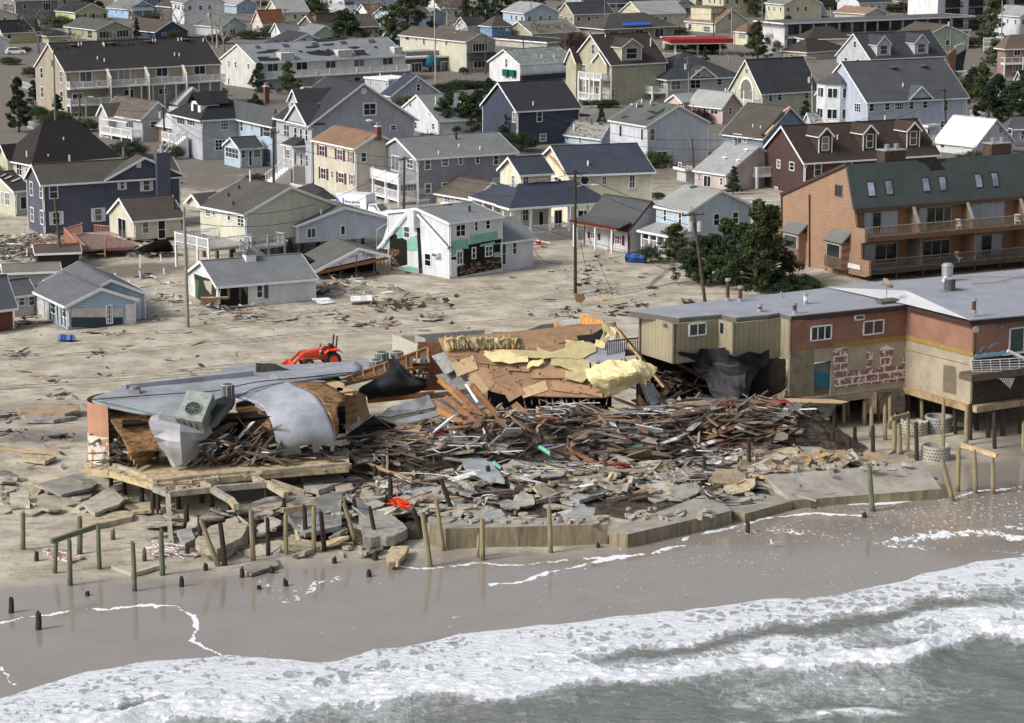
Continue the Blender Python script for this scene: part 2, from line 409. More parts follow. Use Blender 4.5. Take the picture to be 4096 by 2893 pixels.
  for(p,q)in segs:
   A,B=P(p[0],p[1],z),P(q[0],q[1],z);L_=(B-A).length;d=(B-A)/max(L_,.01)
   up_=Vector((0,0,1))
   M.bar(A+up_*rail,B+up_*rail,.09,.09,m);M.bar(A+up_*.12,B+up_*.12,.06,.07,m)
   if solid:M.bar(A+up_*(rail*.55),B+up_*(rail*.55),.05,rail*.8,m)
   else:
    n=int(L_/sp)
    for i in range(1,n):M.bar(A+d*(L_*i/n)+up_*.12,A+d*(L_*i/n)+up_*rail,.05,.05,m)
  M.build('railing',root)
  M=MB()
  for i in range(posts):
   t=x0+(x1-x0)*i/max(1,posts-1)
   q=P(t,depth-.05,0);M.bar((q.x,q.y,0 if ground else z),(q.x,q.y,z+rail+.1+up),pr*2,pr*2,m)
  M.build('post',root)
  return root
 def dormer(s,x0,x1,ybase,yeave,yapex,front='f',wm=None,rm=None,win=None,tr=True):
  """gabled dormer on the roof plane facing `front`; x0,x1 left/right px of its face, px rows of base, eave, apex"""
  face='f' if s.roof=='u' else 'l'
  q0=s.on_roof((x0,ybase));q1=s.on_roof((x1,ybase))
  k=scale_at(s.g+s.u*q0.x+s.v*q0.y)*2.2422
  if face=='f':
   y=min(q0.y,q1.y);xa,xb=q0.x,q1.x;sl=s.rh/(s.b/2);ax=lambda x,yy,z:(x,yy,z)
  else:
   y=min(q0.x,q1.x);xa,xb=sorted((q0.y,q1.y));sl=s.rh/(s.a/2);ax=lambda x,yy,z:(yy,x,z)
  zb=min(q0.z,q1.z);ze=zb+(ybase-yeave)/k;za=zb+(ybase-yapex)/k;m=wm or s.wm;xm=(xa+xb)/2
  y2e=y+(ze-zb)/sl+.3;y2a=min(y+(za-zb)/sl+.3,(s.b if face=='f' else s.a)/2)
  W=MB()
  W.poly([ax(xa,y,zb-.2),ax(xb,y,zb-.2),ax(xb,y,ze),ax(xm,y,za),ax(xa,y,ze)],m)
  for x in(xa,xb):W.poly([ax(x,y,zb-.2),ax(x,y2e,ze-.2),ax(x,y2e,ze),ax(x,y,ze)],m)
  o=W.build('dormer',s.root)
  W=MB();t=.08;e=.25;ee=(za-ze)/(xm-xa)*e
  for(x,sg)in((xa,-1),(xb,1)):
   W.slab([ax(x+sg*e,y-e,ze-ee+t),ax(x+sg*e,y2e,ze-ee+t),ax(xm,y2a,za+t),ax(xm,y-e,za+t)],.1,rm or s.rm)
  W.build('dormer_roof',o)
  W=MB()
  for(x,sg)in((xa,-1),(xb,1)):
   W.bar(ax(x+sg*e,y-e-.03,ze-ee),ax(xm,y-e-.03,za),.06,.2,s.tm)
   W.bar(ax(x,y-.02,zb-.1),ax(x,y-.02,ze),.1,.1,s.tm)
   W.bar(ax(x+sg*e,y-e,ze-ee+.02),ax(x+sg*e,y2e,ze-ee+.02),.06,.12,s.tm)
  W.build('dormer_trim',o)
  hw=(xb-xa)*.28;zc=zb+(ze-zb)*.52;hz=(ze-zb)*.4
  W=MB()
  for(u0,u1,z0,z1)in((-hw,hw,hz-.08,hz),(-hw,hw,-hz,-hz+.08),(-hw,-hw+.08,-hz,hz),(hw-.08,hw,-hz,hz),(-hw,hw,-.03,.03)):
   W.hexa([ax(xm+u0,y-.07,zc+z0),ax(xm+u1,y-.07,zc+z0),ax(xm+u1,y,zc+z0),ax(xm+u0,y,zc+z0)],
     [ax(xm+u0,y-.07,zc+z1),ax(xm+u1,y-.07,zc+z1),ax(xm+u1,y,zc+z1),ax(xm+u0,y,zc+z1)],s.tm)
  wn=W.build('dormer_window',o);W=MB()
  W.hexa([ax(xm-hw+.07,y-.03,zc-hz+.07),ax(xm+hw-.07,y-.03,zc-hz+.07),ax(xm+hw-.07,y-.01,zc-hz+.07),ax(xm-hw+.07,y-.01,zc-hz+.07)],
    [ax(xm-hw+.07,y-.03,zc+hz-.07),ax(xm+hw-.07,y-.03,zc+hz-.07),ax(xm+hw-.07,y-.01,zc+hz-.07),ax(xm-hw+.07,y-.01,zc+hz-.07)],glass());W.build('pane',o)
  return o
def porch(h,face,x0,x1,z,depth,zroof,posts=4,hip=True,floor=.6,mat=None,rm=None,rail=True,name='porch',pitch=1.0):
 al,out=h.frame(face);m=mat or h.tm
 def P(t,o,zz):q=al*t+out*o;return Vector((q.x,q.y,zz))
 M=MB();M.hexa([P(x0,.02,0),P(x1,.02,0),P(x1,depth,0),P(x0,depth,0)],[P(x0,.02,floor),P(x1,.02,floor),P(x1,depth,floor),P(x0,depth,floor)],plain((.4,.38,.35),.8))
 r=M.build(name,h.root)
 M=MB()
 for i in range(posts):
  q=P(x0+.15+(x1-x0-.3)*i/max(1,posts-1),depth-.12,0);M.bar((q.x,q.y,floor),(q.x,q.y,zroof),.22,.22,m)
 M.build('post',r)
 if rail:
  M=MB();A,B=P(x0,depth-.1,floor),P(x1,depth-.1,floor);L_=(B-A).length
  M.bar(A+Vector((0,0,.9)),B+Vector((0,0,.9)),.08,.08,m);M.bar(A+Vector((0,0,.15)),B+Vector((0,0,.15)),.05,.06,m)
  for i in range(int(L_/.2)):q=A+(B-A)*(i/int(L_/.2));M.bar(q,q+Vector((0,0,.9)),.05,.05,m)
  M.build('railing',r)
 M=MB();o=.3;e=o if hip else 0;zz=zroof+pitch;ins=depth*.8 if hip else 0
 c=[P(x0-o,-.0,zroof),P(x0-o,depth+o,zroof),P(x1+o,depth+o,zroof),P(x1+o,0,zroof)]
 tA,tB=P(x0+ins,.0,zz),P(x1-ins,.0,zz)
 M.poly([c[1],c[2],tB,tA],rm or h.rm);M.poly([c[0],c[1],tA],rm or h.rm);M.poly([c[2],c[3],tB],rm or h.rm)
 M.poly([c[0],c[3],c[2],c[1]],m);M.build('porch_roof',r)
 M=MB()
 for i in range(3):M.bar(c[i]-Vector((0,0,.08)),c[i+1]-Vector((0,0,.08)),.08,.22,m)
 M.build('trim',r)
 return r
# ---------------------------------------------------------------- the houses of the town, far rows first
DK=(.045,.045,.05);BR=(.085,.07,.058);GY=(.17,.18,.185);NAVY=(.035,.045,.085);GRN=(.075,.085,.08)
white_s=(.66,.68,.70)
red_sh=plain((.13,.012,.015),.5);blk_sh=plain((.02,.02,.025),.5);wht_sh=plain((.62,.64,.72),.5)
def hs_(*a,**k):return House(*a,**k)
h=hs_('grey two-storey house with black shuttered windows cut by the top left corner',a0,(140,8,185),(520,-5),(-60,-20),'u',-60,(.22,.21,.2),DK)
h.win('f',[(205,38,245,82)]);h.win('f',[(385,25,455,100)],bars=(3,0));h.win('l',[(35,30,60,100),(88,35,113,105)],sh=blk_sh)
h=hs_('pale yellow cottage with black roof and dark shutters in the far left row',a0,(675,110,195),(965,96),(500,88),'v',32,(.5,.5,.27),(.03,.03,.033))
h.win('f',[(700,130,755,160),(850,122,925,165)],bars=(2,1),sh=blk_sh);h.win('f',[(795,125,822,168)],'door',(1,0))
h=hs_('light blue bungalow with grey roof and gabled porch',a0,(1150,82,168),(1400,68),(965,68),'v',8,(.32,.52,.75),GY)
h.win('l',[(1035,85,1048,125),(1090,92,1102,130)]);porch(h,'f',.5,7,.3,1.5,2.3,3,False,rail=False)
h=hs_('dark taupe house with white-edged gable between bare trees',a0,(1725,80,190),(1990,66),(1410,42),'v',10,(.14,.125,.11),(.07,.062,.055))
h.win('f',[(1775,85,1812,110),(1912,80,1945,105)]);h.patch('f',[(1852,25,1872,48)],trim(),'gable_vent')
h=hs_('pale blue house with light grey roof behind the bare trees',a0,(2120,45,125),(2300,22),(1930,22),'v',-12,(.38,.48,.56),(.3,.3,.3))
h.win('f',[(2170,60,2195,90)])
h=hs_('pale yellow house under a long black hip roof at the left edge',a0,(25,288,395),(360,255),(-60,250),'u',190,(.5,.48,.27),(.03,.03,.033));h.win('f',[(62,290,103,350)])
h=hs_('pale yellow cottage with low black roof beside the bare tree',a0,(440,325,395),(640,320),(130,262),'hip',245,(.45,.45,.28),(.03,.03,.033),ov=.8);h.win('f',[(560,340,600,372)])
h=hs_('sage green house with screened gable porch',a0,(865,268,365),(1190,252),(585,230),'v',188,(.33,.35,.22),(.085,.09,.085))
h.win('l',[(612,245,645,315),(733,262,748,305),(785,272,830,345)]);h.win('f',[(890,278,1010,345),(1045,268,1155,335)],bars=(4,0))
h=hs_('brown roofed house with dark blue gable end',a0,(1395,285,345),(1680,262),(1120,240),'v',188,(.05,.08,.12),BR);h.win('f',[(1450,292,1490,320),(1570,285,1610,312)])
h=hs_('small white cottage with teal gable behind bare branches',a0,(1990,240,330),(2210,225),(1760,225),'v',150,(.40,.48,.50),(.12,.13,.12));h.win('f',[(2000,255,2030,320),(2060,252,2110,310)],bars=(2,2))
h=hs_('small white house with orange-brown roof at the far row',a1,(60,205,290),(260,165),(-30,192),'u',95,(.62,.55,.5),(.22,.09,.05));h.win('l',[(8,225,25,265)])
h=hs_('little white shed-like cottage beside a utility pole',a1,(225,290,348),(395,262),(135,285),'u',208,white_s,(.2,.21,.21));h.win('l',[(172,245,182,300)])
h=hs_('long brown house with angled clerestory and sunroom frame',a1,(540,250,345),(1100,228),(380,205),'u',145,(.155,.13,.105),BR,base=0)
h.win('l',[(400,245,430,320),(455,255,475,330),(495,262,515,330)],bars=(1,0));h.win('f',[(585,262,635,335)],bars=(2,0));h.vents([(745,235),(852,195)]);h.domes([(780,165)],.5)
M=MB();q=h.hit((455,140),'f');M.box(1,7,2.2,4.5,h.h,h.h+3.2,h.wm);M.build('clerestory',h.root);M=MB();M.slab([(.6,1.8,h.h+3.4),(8,1.8,h.h+3.4),(8,5,h.h+2.9),(.6,5,h.h+2.9)],.2,h.rm);M.build('clerestory_roof',h.root)
M=MB()
for y in(0,1,2,3):M.bar((-2,y,2.5),(0,y,3.1),.1,.1,h.tm);M.bar((-2,y,.2),(-2,y,2.5),.08,.08,h.tm)
M.bar((-2,0,2.5),(-2,3,2.5),.12,.12,h.tm);M.build('sunroom_frame',h.root)
h=hs_('white cottage with rusty brown roof behind the dark evergreen',a1,(1010,120,190),(1180,100),(900,118),'u',42,white_s,(.16,.095,.06));h.win('l',[(1050,60,1060,75)])
h=hs_('light blue-grey house with pale roof behind the big evergreen',a1,(1515,135,215),(1700,120),(1100,112),'v',78,(.36,.42,.5),(.22,.235,.24));h.win('f',[(1535,142,1590,190)],bars=(2,1))
h=hs_('white house with dark roof by the pale skeleton trees',a1,(1900,238,285),(2060,222),(1790,215),'u',155,white_s,(.05,.05,.05));h.win('f',[(1985,240,2000,262)])
h=hs_('blue cottage with skylight and window air conditioner',a1,(2118,240,390),(2290,232),(2010,228),'hip',145,(.17,.29,.46),(.08,.07,.065));h.win('f',[(2175,245,2217,275)]);h.patch('f',[(2235,255,2265,280)],trim(),'air_conditioner',.3)
h=hs_('white two-storey house at the top edge with three upper windows',a1,(1640,-12,130),(1815,-18),(1600,-15),'flat',None,white_s,GY);h.win('f',[(1690,-5,1710,45),(1735,-5,1752,50)],sh=blk_sh)
h=hs_('white house with dark double porch at the top edge',a1,(1830,8,130),(2150,0),(1808,2),'flat',None,(.4,.4,.38),(.07,.07,.07));h.win('f',[(1880,12,1940,50),(1990,8,2050,48)],bars=(2,0));h.balcony('f',.3,h.a-.5,2.2,1.6,.9,4)
h=hs_('pale blue-white house with row of windows at the top edge',a1,(790,-12,125),(1050,-18),(560,-25),'u',-60,(.5,.53,.58),GY);h.win('f',[(800,12,880,48),(995,2,1018,35)],bars=(4,0));h.win('l',[(585,-5,608,38),(658,0,685,38),(738,10,782,48)]);h.balcony('f',-.3,3.2,1.4,1.4,.9,3)
h=hs_('white cottage with light grey roof in front of the pale blue house',a1,(760,100,150),(860,128),(600,60),'v',60,(.5,.5,.52),(.33,.34,.35))
h=hs_('small teal shed with grey roof behind the grey-roofed row',a1,(1200,345,410),(1290,338),(1135,322),'u',300,(.08,.16,.15),(.25,.26,.26))
h=hs_('white house at the top edge with black-shuttered windows',a1,(390,5,60),(560,-5),(140,-10),'u',-40,white_s,GY)
# a2 far rows
h=hs_('grey house with navy roof and white railed porch at the top',a2,(625,5,175),(1100,-8),(480,-8),'u',-80,(.4,.4,.39),(.04,.045,.07));h.win('f',[(632,40,655,115),(670,60,725,120)]);h.win('l',[(538,25,560,62),(580,28,605,65)]);porch(h,'f',.5,h.a*.95,.3,2,4.2,6,False,floor=2.0)
h=hs_('one-storey grey annex with white shuttered window',a2,(480,85,190),(655,75),(430,80),'flat',None,(.33,.32,.31),(.2,.19,.18));h.win('f',[(550,112,586,168)],sh=wht_sh);h.win('f',[(488,105,502,165)],'door',(1,0))
h=hs_('white and blue-grey gabled house with arched attic window',a2,(1435,58,190),(1640,30),(1205,28),'v',-25,(.42,.46,.52),(.1,.1,.1));h.win('f',[(1468,68,1535,132),(1552,65,1618,128)],bars=(2,1));h.win('l',[(1248,55,1272,122),(1308,58,1330,125),(1380,65,1405,135)],sh=plain((.15,.16,.17)));h.win('f',[(1518,12,1568,45)],bars=(3,1))
h=hs_('navy blue house behind the white porch',a2,(1110,-5,135),(1210,-8),(1105,-5),'flat',None,(.05,.07,.12),DK)
h=hs_('cream house with brown roof, green awnings and big gable',a2,(1818,205,295),(2110,190),(1562,200),'v',82,(.58,.55,.4),(.2,.13,.08));h.win('l',[(1580,215,1612,262),(1715,235,1780,290)]);h.win('f',[(1938,125,1965,180)])
M=MB();M.box(.6,5.5,2,h.b-1,h.h,h.h+3.6,h.wm);o=M.build('upper_storey',h.root);M=MB();M.box(.2,6,1.6,h.b-.6,h.h+3.6,h.h+3.75,h.rm);M.build('upper_roof',o)
h=hs_('little pale yellow cottage with brown hip roof and white gate',a2,(2110,290,408),(2230,272),(1985,272),'hip',212,(.6,.57,.4),(.16,.1,.065));h.win('l',[(2030,288,2100,350)],bars=(4,2));h.win('f',[(2120,300,2155,345)])
h=hs_('grey-beige house under wide dark hip roof patched with blue tarp',a2,(830,262,372),(1455,230),(595,232),'hip',122,(.27,.25,.21),(.07,.065,.06),ov=.7);h.win('f',[(870,275,955,312),(1105,265,1180,300),(1278,255,1362,338)],bars=(2,0));h.win('l',[(697,275,718,325)])
M=MB();q0=h.hit((1000,232),'f',.75);q1=h.hit((1250,220),'f',.75);M.slab([(q0.x,-.75,q0.z+.1),(q1.x,-.75,q1.z+.1),(q1.x,.1,q1.z+.55),(q0.x,.1,q0.z+.55)],.06,plain((.02,.12,.6),.5));M.build('tarp',h.root)
h=hs_('low yellow-grey warehouse with faded roof behind the bare trees',a2,(180,300,390),(600,262),(-60,262),'u',195,(.38,.37,.25),(.21,.2,.17));h.win('f',[(470,300,500,318),(560,290,575,310)])
h=hs_('low flat commercial building with black roof strip',a2,(315,395,450),(620,375),(-250,430),'flat',None,(.4,.4,.36),(.03,.03,.035))
h=hs_('white flat-roofed roadside shop behind the red canopy',a2,(1370,342,440),(1645,338),(1350,330),'flat',None,(.42,.40,.35),(.7,.7,.7))
# right far
h=hs_('grey-roofed low house at the far top right',a3,(200,145,190),(525,122),(70,140),'u',28,(.33,.33,.3),(.14,.155,.165));h.win('f',[(345,135,365,158)])
h=hs_('low house with tan-brown hip roof behind the black and white motel',a3,(870,130,175),(1060,128),(600,128),'v',72,(.5,.48,.4),(.26,.17,.11))
h=hs_('blue clapboard house cut by the top edge',a3,(1045,-10,75),(1210,-15),(1030,-10),'flat',None,(.1,.17,.3),DK)
# big left ones
h=tan=hs_('long tan three-storey townhouse row with white railed balconies and dark roof',a0,(600,638,1045),(1970,564),(320,572),'u',393,(.36,.315,.24),(.04,.037,.036),name='townhouse_row',ov=.25)
h.win('l',[(362,605,388,705),(535,637,562,740),(367,778,393,877),(540,815,568,915)])
h.win('f',[(712,640,828,745),(1056,618,1170,735),(1396,600,1508,690),(1735,580,1845,672),(645,835,745,910)],bars=(2,0),fw=.15)
h.win('f',[(1110,800,1200,880),(1420,790,1500,850),(660,1010,740,1045)],bars=(2,0))
h.vents([(705,412),(730,410),(925,405),(935,415),(1370,380),(1394,378),(1598,368),(1628,365),(1823,372),(875,535),(936,555),(1566,500),(1608,505)],.55,.1)
h.vents([(512,440),(590,432),(945,405),(1066,408),(1150,405),(1185,402),(1268,398),(1735,375)],.3,.16,plain((.02,.02,.02)))
h.domes([(648,408),(990,392),(1327,375),(1662,358)],.75,plain((.12,.06,.05),.6))
zf=h.h-2.75;h.balcony('f',.1,h.a+.3,zf,1.5,1.0,13,pr=.05,ground=False);h.balcony('f',.1,h.a*.38,zf-2.75,1.5,1.0,5,pr=.08);
for i in range(1,5):
 x=h.a*.245*i+.35
 if i>3:break
 M=MB();M.hexa([(x-.12,-1.6,0),(x+.12,-1.6,0),(x+.12,0,0),(x-.12,0,0)],[(x-.12,-1.6,zf+1.3),(x+.12,-1.6,zf+1.3),(x+.12,0,h.h+.1),(x-.12,0,h.h+.1)],h.wm);o=M.build('party_wall',h.root)
 M=MB();M.bar((x,-1.65,zf+1.35),(x,-.3,h.h+.05),.4,.1,h.tm);M.bar((x,-1.68,0),(x,-1.68,zf+1.3),.36,.1,h.tm);M.build('cap',o)
M=MB()
for i in range(9):xx=h.a*.38+(h.a*.62-.5)*(i/8);M.bar((xx,-1.4,0),(xx,-1.4,zf),.16,.16,h.tm)
M.build('post',h.root)
h=hs_('white townhouse row whose grey roof has torn black patches and skylights',a1,(5,568,800),(1335,504),(-315,545),'u',400,(.55,.55,.52),(.23,.245,.255),name='townhouse_row',ov=.25)
h.win('l',[(-252,545,-236,600),(-192,550,-174,610),(-77,570,-58,620),(-253,700,-235,760),(-60,730,-45,780)])
h.win('f',[(100,570,200,645),(358,555,462,630),(620,545,718,615),(875,530,975,600),(1132,515,1230,585),(640,680,700,730),(880,690,985,735)],bars=(2,0))
zf=h.h-2.75;h.balcony('f',.1,h.a+.2,zf,1.5,1.0,12,pr=.09,ground=False)
bl=plain((.02,.02,.022),.9)
h.roofpatch([[(20,470),(110,455),(90,448),(210,445),(150,475),(60,480),(0,482)],[(10,515),(120,510),(100,525),(220,522),(200,548),(30,550)],
    [(440,420),(580,415),(540,432),(450,434)],[(500,362),(620,345),(760,342),(840,350),(700,368),(560,380)],
    [(590,400),(700,392),(690,408),(610,412)],[(440,470),(560,455),(700,462),(735,480),(650,505),(560,500),(480,490)],[(870,455),(970,450),(985,480),(1030,497),(900,500)],[(820,425),(900,418),(940,428),(880,442)]],bl,'torn_patch')
h.skylights([[(235,402),(280,398),(295,422),(250,426)],[(498,388),(545,384),(560,408),(512,412)],[(752,376),(800,372),(815,396),(768,400)],[(1005,362),(1055,358),(1070,384),(1022,388)],[(-10,415),(25,412),(42,436),(5,438)]],plain((.05,.08,.16),.1,.2))
for r in((215,480,355,540),(728,455,870,510),(1235,430,1320,485)):h.chimney(r,h.wm,1.6)
h.domes([(178,375),(268,370),(432,358),(530,350),(650,345),(770,345),(943,335),(1075,328),(300,470),(397,465),(560,458),(645,452),(1070,428)],.4,plain((.03,.03,.03)))
h=hs_('low grey-brown shop with blue dome awning over its door',a1,(1340,530,655),(1815,505),(1325,520),'flat',None,(.13,.115,.10),(.42,.43,.44),name='shop',cat='shop',ov=.5)
h.win('f',[(1392,563,1490,652),(1655,550,1752,642)],bars=(3,0),fw=.14);h.win('f',[(1545,590,1582,682)],'door',(1,0));h.patch('f',[(1492,600,1545,628)],plain((.5,.55,.65)),'sign_board',.05)
M=MB();q=h.hit((1570,580),'f');blu=plain((.0,.10,.18),.6)
for i in range(5):
 t0,t1=math.pi*i/10,math.pi*(i+1)/10;n=8
 for j in range(n):
  p0,p1=math.pi*j/n,math.pi*(j+1)/n;f=lambda t,p:(q.x-1.9*math.cos(p)*math.cos(t),q.y-1.5*math.sin(p)*math.cos(t),q.z+1.9*math.sin(t))
  M.poly([f(t0,p0),f(t0,p1),f(t1,p1),f(t1,p0)],blu)
M.build('awning',h.root)
M=MB();M.box(-.5,h.a+.4,3,h.b+6,h.h+.25,h.h+1.1,plain((.28,.28,.27)));M.build('raised_roof',h.root)
h=hs_('long cream house with brown roof and grey gable bay window',a1,(1885,372,655),(2145,350),(1295,295),'v',297,(.55,.53,.42),(.095,.083,.07))
h.win('l',[(1338,315,1378,362),(1430,330,1447,368),(1697,367,1722,408),(1600,355,1625,400)]);h.win('l',[(1497,340,1518,405)],'door',(1,0));h.patch('f',[(1886,372,2142,655)],siding((.33,.32,.29)),'grey_cladding',.04)
h.win('f',[(1942,388,2078,465)],bars=(5,0),off=.1);h.win('f',[(1950,545,2060,612)],bars=(3,0),off=.1)
M=MB();z=h.hit((2000,480),'f').z;M.slab([(0,-.1,z+.1),(h.a,-.1,z+.1),(h.a,-1.5,z-1.0),(0,-1.5,z-1.0)],.15,plain((.03,.028,.026),.9));M.build('canopy',h.root)
h.balcony('f',h.a,h.a+2.2,z-.9,.1,1,2,side=False);h.domes([(1790,300)],.5)
h=hs_('white shop building with green awnings and worn green-grey roof',a2,(70,572,800),(540,540),(-200,560),'u',448,white_s,(.15,.17,.15),name='shop',cat='shop',rmat=shingle((.17,.2,.18),.6,(.28,.28,.26)))
h.win('f',[(457,540,490,592),(282,545,308,575),(180,555,205,572)]);h.win('l',[(-60,525,-40,605)]);h.vents([(265,520),(378,520)],.6)
M=MB();M.box(0,h.a+1,-.6,-.02,h.h-3.2,h.h-2.2,plain((.02,.02,.025),.9));M.build('black_parapet',h.root);M=MB();M.box(.5,h.a+1,-5,-.61,0,h.h-4,h.wm);M.box(.3,h.a+1.3,-5.3,-.61,h.h-4,h.h-3.8,trim());o=M.build('front_annex',h.root)
M=MB()
for y in(1,3):M.box(-.6,-.02,y,y+1.4,2.2,3.4,plain((.0,.09,.06)))
M.build('green_awning',h.root)
h=vic=hs_('beige three-storey house with dark brown roof, turret gables and white porches',a2,(885,575,945),(1375,552),(545,545),'u',318,(.41,.39,.29),(.05,.038,.035))
h.win('l',[(557,565,568,650),(578,572,603,660),(632,578,660,662),(787,587,842,672),(820,790,845,868),(550,755,570,830),(580,770,605,840),(712,395,745,488),(640,770,668,840)],bars=(2,1));h.win('l',[(748,585,766,670),(752,780,775,868)],'door',(1,0));h.win('f',[(893,798,920,885),(1060,585,1110,615)])
h.balcony('l',.3,h.b*.62,h.h*.62,1.8,1,4,pr=.12);h.balcony('l',.3,h.b*.6,.9,2.0,1,3,pr=.14,up=2.6);h.vents([(1243,415)],1.4,.1);h.vents([(838,335)],.5)
def gable_face(h,face,x0,x1,ye,ya,proj=.8,wm=None,rm=None,ybase=None):
 """small gable standing out of a wall: face px x0..x1, eave row ye, apex row ya"""
 al,out=h.frame(face);A=h.hit((x0,ye),face);B=h.hit((x1,ye),face);tA,tB=A.dot(al),B.dot(al)
 za=h.hit(((x0+x1)/2,ya),face).z;z=(A.z+B.z)/2;tm_=(tA+tB)/2;zb=0 if ybase is None else h.hit((x0,ybase),face).z
 P=lambda t,o,zz:Vector((*(al*t+out*o).xy,zz));W=MB();m=wm or h.wm
 W.poly([P(tA,proj,zb),P(tB,proj,zb),P(tB,proj,z),P(tm_,proj,za),P(tA,proj,z)],m)
 for t in(tA,tB):W.poly([P(t,proj,zb),P(t,-.1,zb),P(t,-.1,z),P(t,proj,z)],m)
 o=W.build('gable_bay',h.root);W=MB();T_=MB()
 for t in(tA,tB):
  sg=1 if t>tm_ else-1;e=.25;ez=(za-z)/abs(t-tm_)*e
  W.slab([P(t+sg*e,proj+.3,z-ez+.1),P(t+sg*e,-2,z-ez+.1),P(tm_,-2.5,za+.1),P(tm_,proj+.3,za+.1)],.1,rm or h.rm)
  T_.bar(P(t+sg*e,proj+.32,z-ez-.04),P(tm_,proj+.32,za-.04),.07,.24,h.tm)
 W.build('gable_roof',o);T_.build('gable_trim',o);return o
gable_face(h,'l',535,625,545,432,1.2);gable_face(h,'l',745,872,560,470,.5,ybase=700)
h.dormer(975,1160,540,415,345)
h=gdu=hs_('grey house with dark hip roof, small dormer and white upper deck',a2,(1395,716,930),(2050,690),(1040,672),'hip',478,(.43,.43,.41),(.045,.05,.055),ov=.6)
h.win('l',[(1057,680,1078,765),(1097,690,1142,770),(1168,695,1190,780),(1312,715,1365,800)],bars=(2,1));h.win('l',[(1200,712,1218,785),(1275,725,1295,785)],'door',(1,0));h.win('f',[(1425,725,1515,808),(1597,715,1692,795)],bars=(2,1));h.win('f',[(1835,705,1885,765)])
h.balcony('l',.5,h.b*.95,h.h*.32+.6,2.8,1,6,pr=.13);gable_face(h,'f',1590,1820,692,597,.25,ybase=720);h.win('f',[(1648,630,1690,685)],off=.3)
M=MB();q=h.hit((1250,655),'l');M.box(.8,3.6,q.y-1.1,q.y+1.1,h.h+.4,h.h+2.2,h.wm);o=M.build('dormer',h.root);M=MB()
for sg in(-1,1):M.slab([(.4,q.y+sg*1.5,h.h+2.0),(4.4,q.y+sg*1.5,h.h+2.0),(4.4,q.y,h.h+3.3),(.4,q.y,h.h+3.3)],.1,h.rm)
M.build('dormer_roof',o);M=MB()
for sg in(-1,1):M.bar((.37,q.y+sg*1.5,h.h+1.9),(.37,q.y,h.h+3.2),.08,.2,h.tm)
M.build('dormer_trim',o);M=MB();M.box(.75,.8,q.y-.6,q.y+.6,h.h+.7,h.h+2.0,h.tm);M.box(.72,.75,q.y-.5,q.y-.05,h.h+.8,h.h+1.9,glass());M.box(.72,.75,q.y+.05,q.y+.5,h.h+.8,h.h+1.9,glass());M.build('dormer_window',o)
h=arc=hs_('pale yellow house with dark roof and arched balcony in its gable',a2,(2235,828,1060),(2736,797),(1962,790),'u',540,(.5,.5,.38),(.045,.047,.053));T=h.T
h.win('f',[(2379,828,2419,905),(2621,815,2664,890)]);h.win('f',[(2300,832,2336,915)],'door');h.win('l',[(2092,615,2120,660),(1985,980,2025,1050)]);h.win('l',[(2135,810,2158,905)],'door',(1,0));h.balcony('l',.4,h.b-.4,h.h-2.3,1.4,1,4,pr=.1,up=1.3)
q0,hw,hz=h.rect((2052,712,2160,800),'l');M=MB();n=12
for i in range(n):
 t0,t1=math.pi*i/n,math.pi*(i+1)/n;f=lambda t,r:Vector((-.12,q0.y+r*math.cos(t),q0.z-1+r*1.15*math.sin(t)));M.slab([f(t0,1.9),f(t1,1.9),f(t1,1.55),f(t0,1.55)],.1,h.tm,(1,0,0))
M.build('arch_trim',h.root);M=MB();M.slab([Vector((-.06,q0.y+1.55*math.cos(math.pi*i/n),q0.z-1+1.78*math.sin(math.pi*i/n)))for i in range(n+1)]+[Vector((-.06,q0.y-1.55,q0.z-2.6)),Vector((-.06,q0.y+1.55,q0.z-2.6))],.05,plain((.16,.15,.12)),(1,0,0));M.build('balcony_recess',h.root)
h=pink=hs_('small pink cottage with pale grey roof and white windows',a2,(1880,955,1115),(2050,905),(1600,925),'v',835,(.58,.40,.37),(.3,.31,.31),ov=.4)
h.win('l',[(1665,935,1690,988),(1780,958,1850,1028)],bars=(2,1));h.win('l',[(1712,950,1745,1070)],'door',(1,0));h.win('f',[(1945,960,1972,1030)]);gable_face(h,'l',1450,1590,905,845,1.5);h.win('l',[(1495,925,1540,970)],bars=(2,1),off=1.5)
h=navy=hs_('navy blue two-storey house with black roof and two lit windows',a2,(45,990,1310),(600,962),(-262,945),'u',745,(.05,.062,.095),(.035,.037,.042))
h.win('f',[(220,1000,273,1095),(248,1200,308,1270)]);h.win('l',[(5,1003,33,1100),(85-80,1215,145-80,1262)]);h.vents([(190,945)],.6);M=MB();M.box(h.a-.5,h.a+2.6,1,6,h.h-1.6,h.h-1.4,h.rm);M.box(h.a+2.2,h.a+2.4,1.2,1.4,0,h.h-1.6,h.tm);M.build('side_porch',h.root)
h=hs_('pale blue bungalow with weathered grey shingle roof',a2,(800,1252,1325),(935,1205),(400,1185),'v',1120,(.45,.55,.62),(.22,.215,.2),rmat=shingle((.24,.235,.22),.35,(.12,.12,.11)),ov=.3)
h.win('l',[(483,1215,510,1255),(600,1235,625,1285)]);h.vents([(557,1180)],1.2,.12);h.vents([(713,1110)],.8,.12,plain((.1,.1,.1)));h.domes([(798,1110)],.5,plain((.08,.12,.18)))
h=lav=hs_('tall white vinyl house with green-grey roof missing shingles',a2,(1205,1130,1480),(1760,1098),(885,1085),'v',950,(.55,.57,.62),(.10,.11,.105),ov=.25)
h.win('l',[(962,1118,990,1232),(1155,1150,1183,1265)],bars=(1,0));h.win('f',[(1233,1152,1283,1268)]);h.win('f',[(1288,1357,1392,1472)],bars=(2,0));h.vents([(1163,925),(1243,935),(1118,965)],.6)
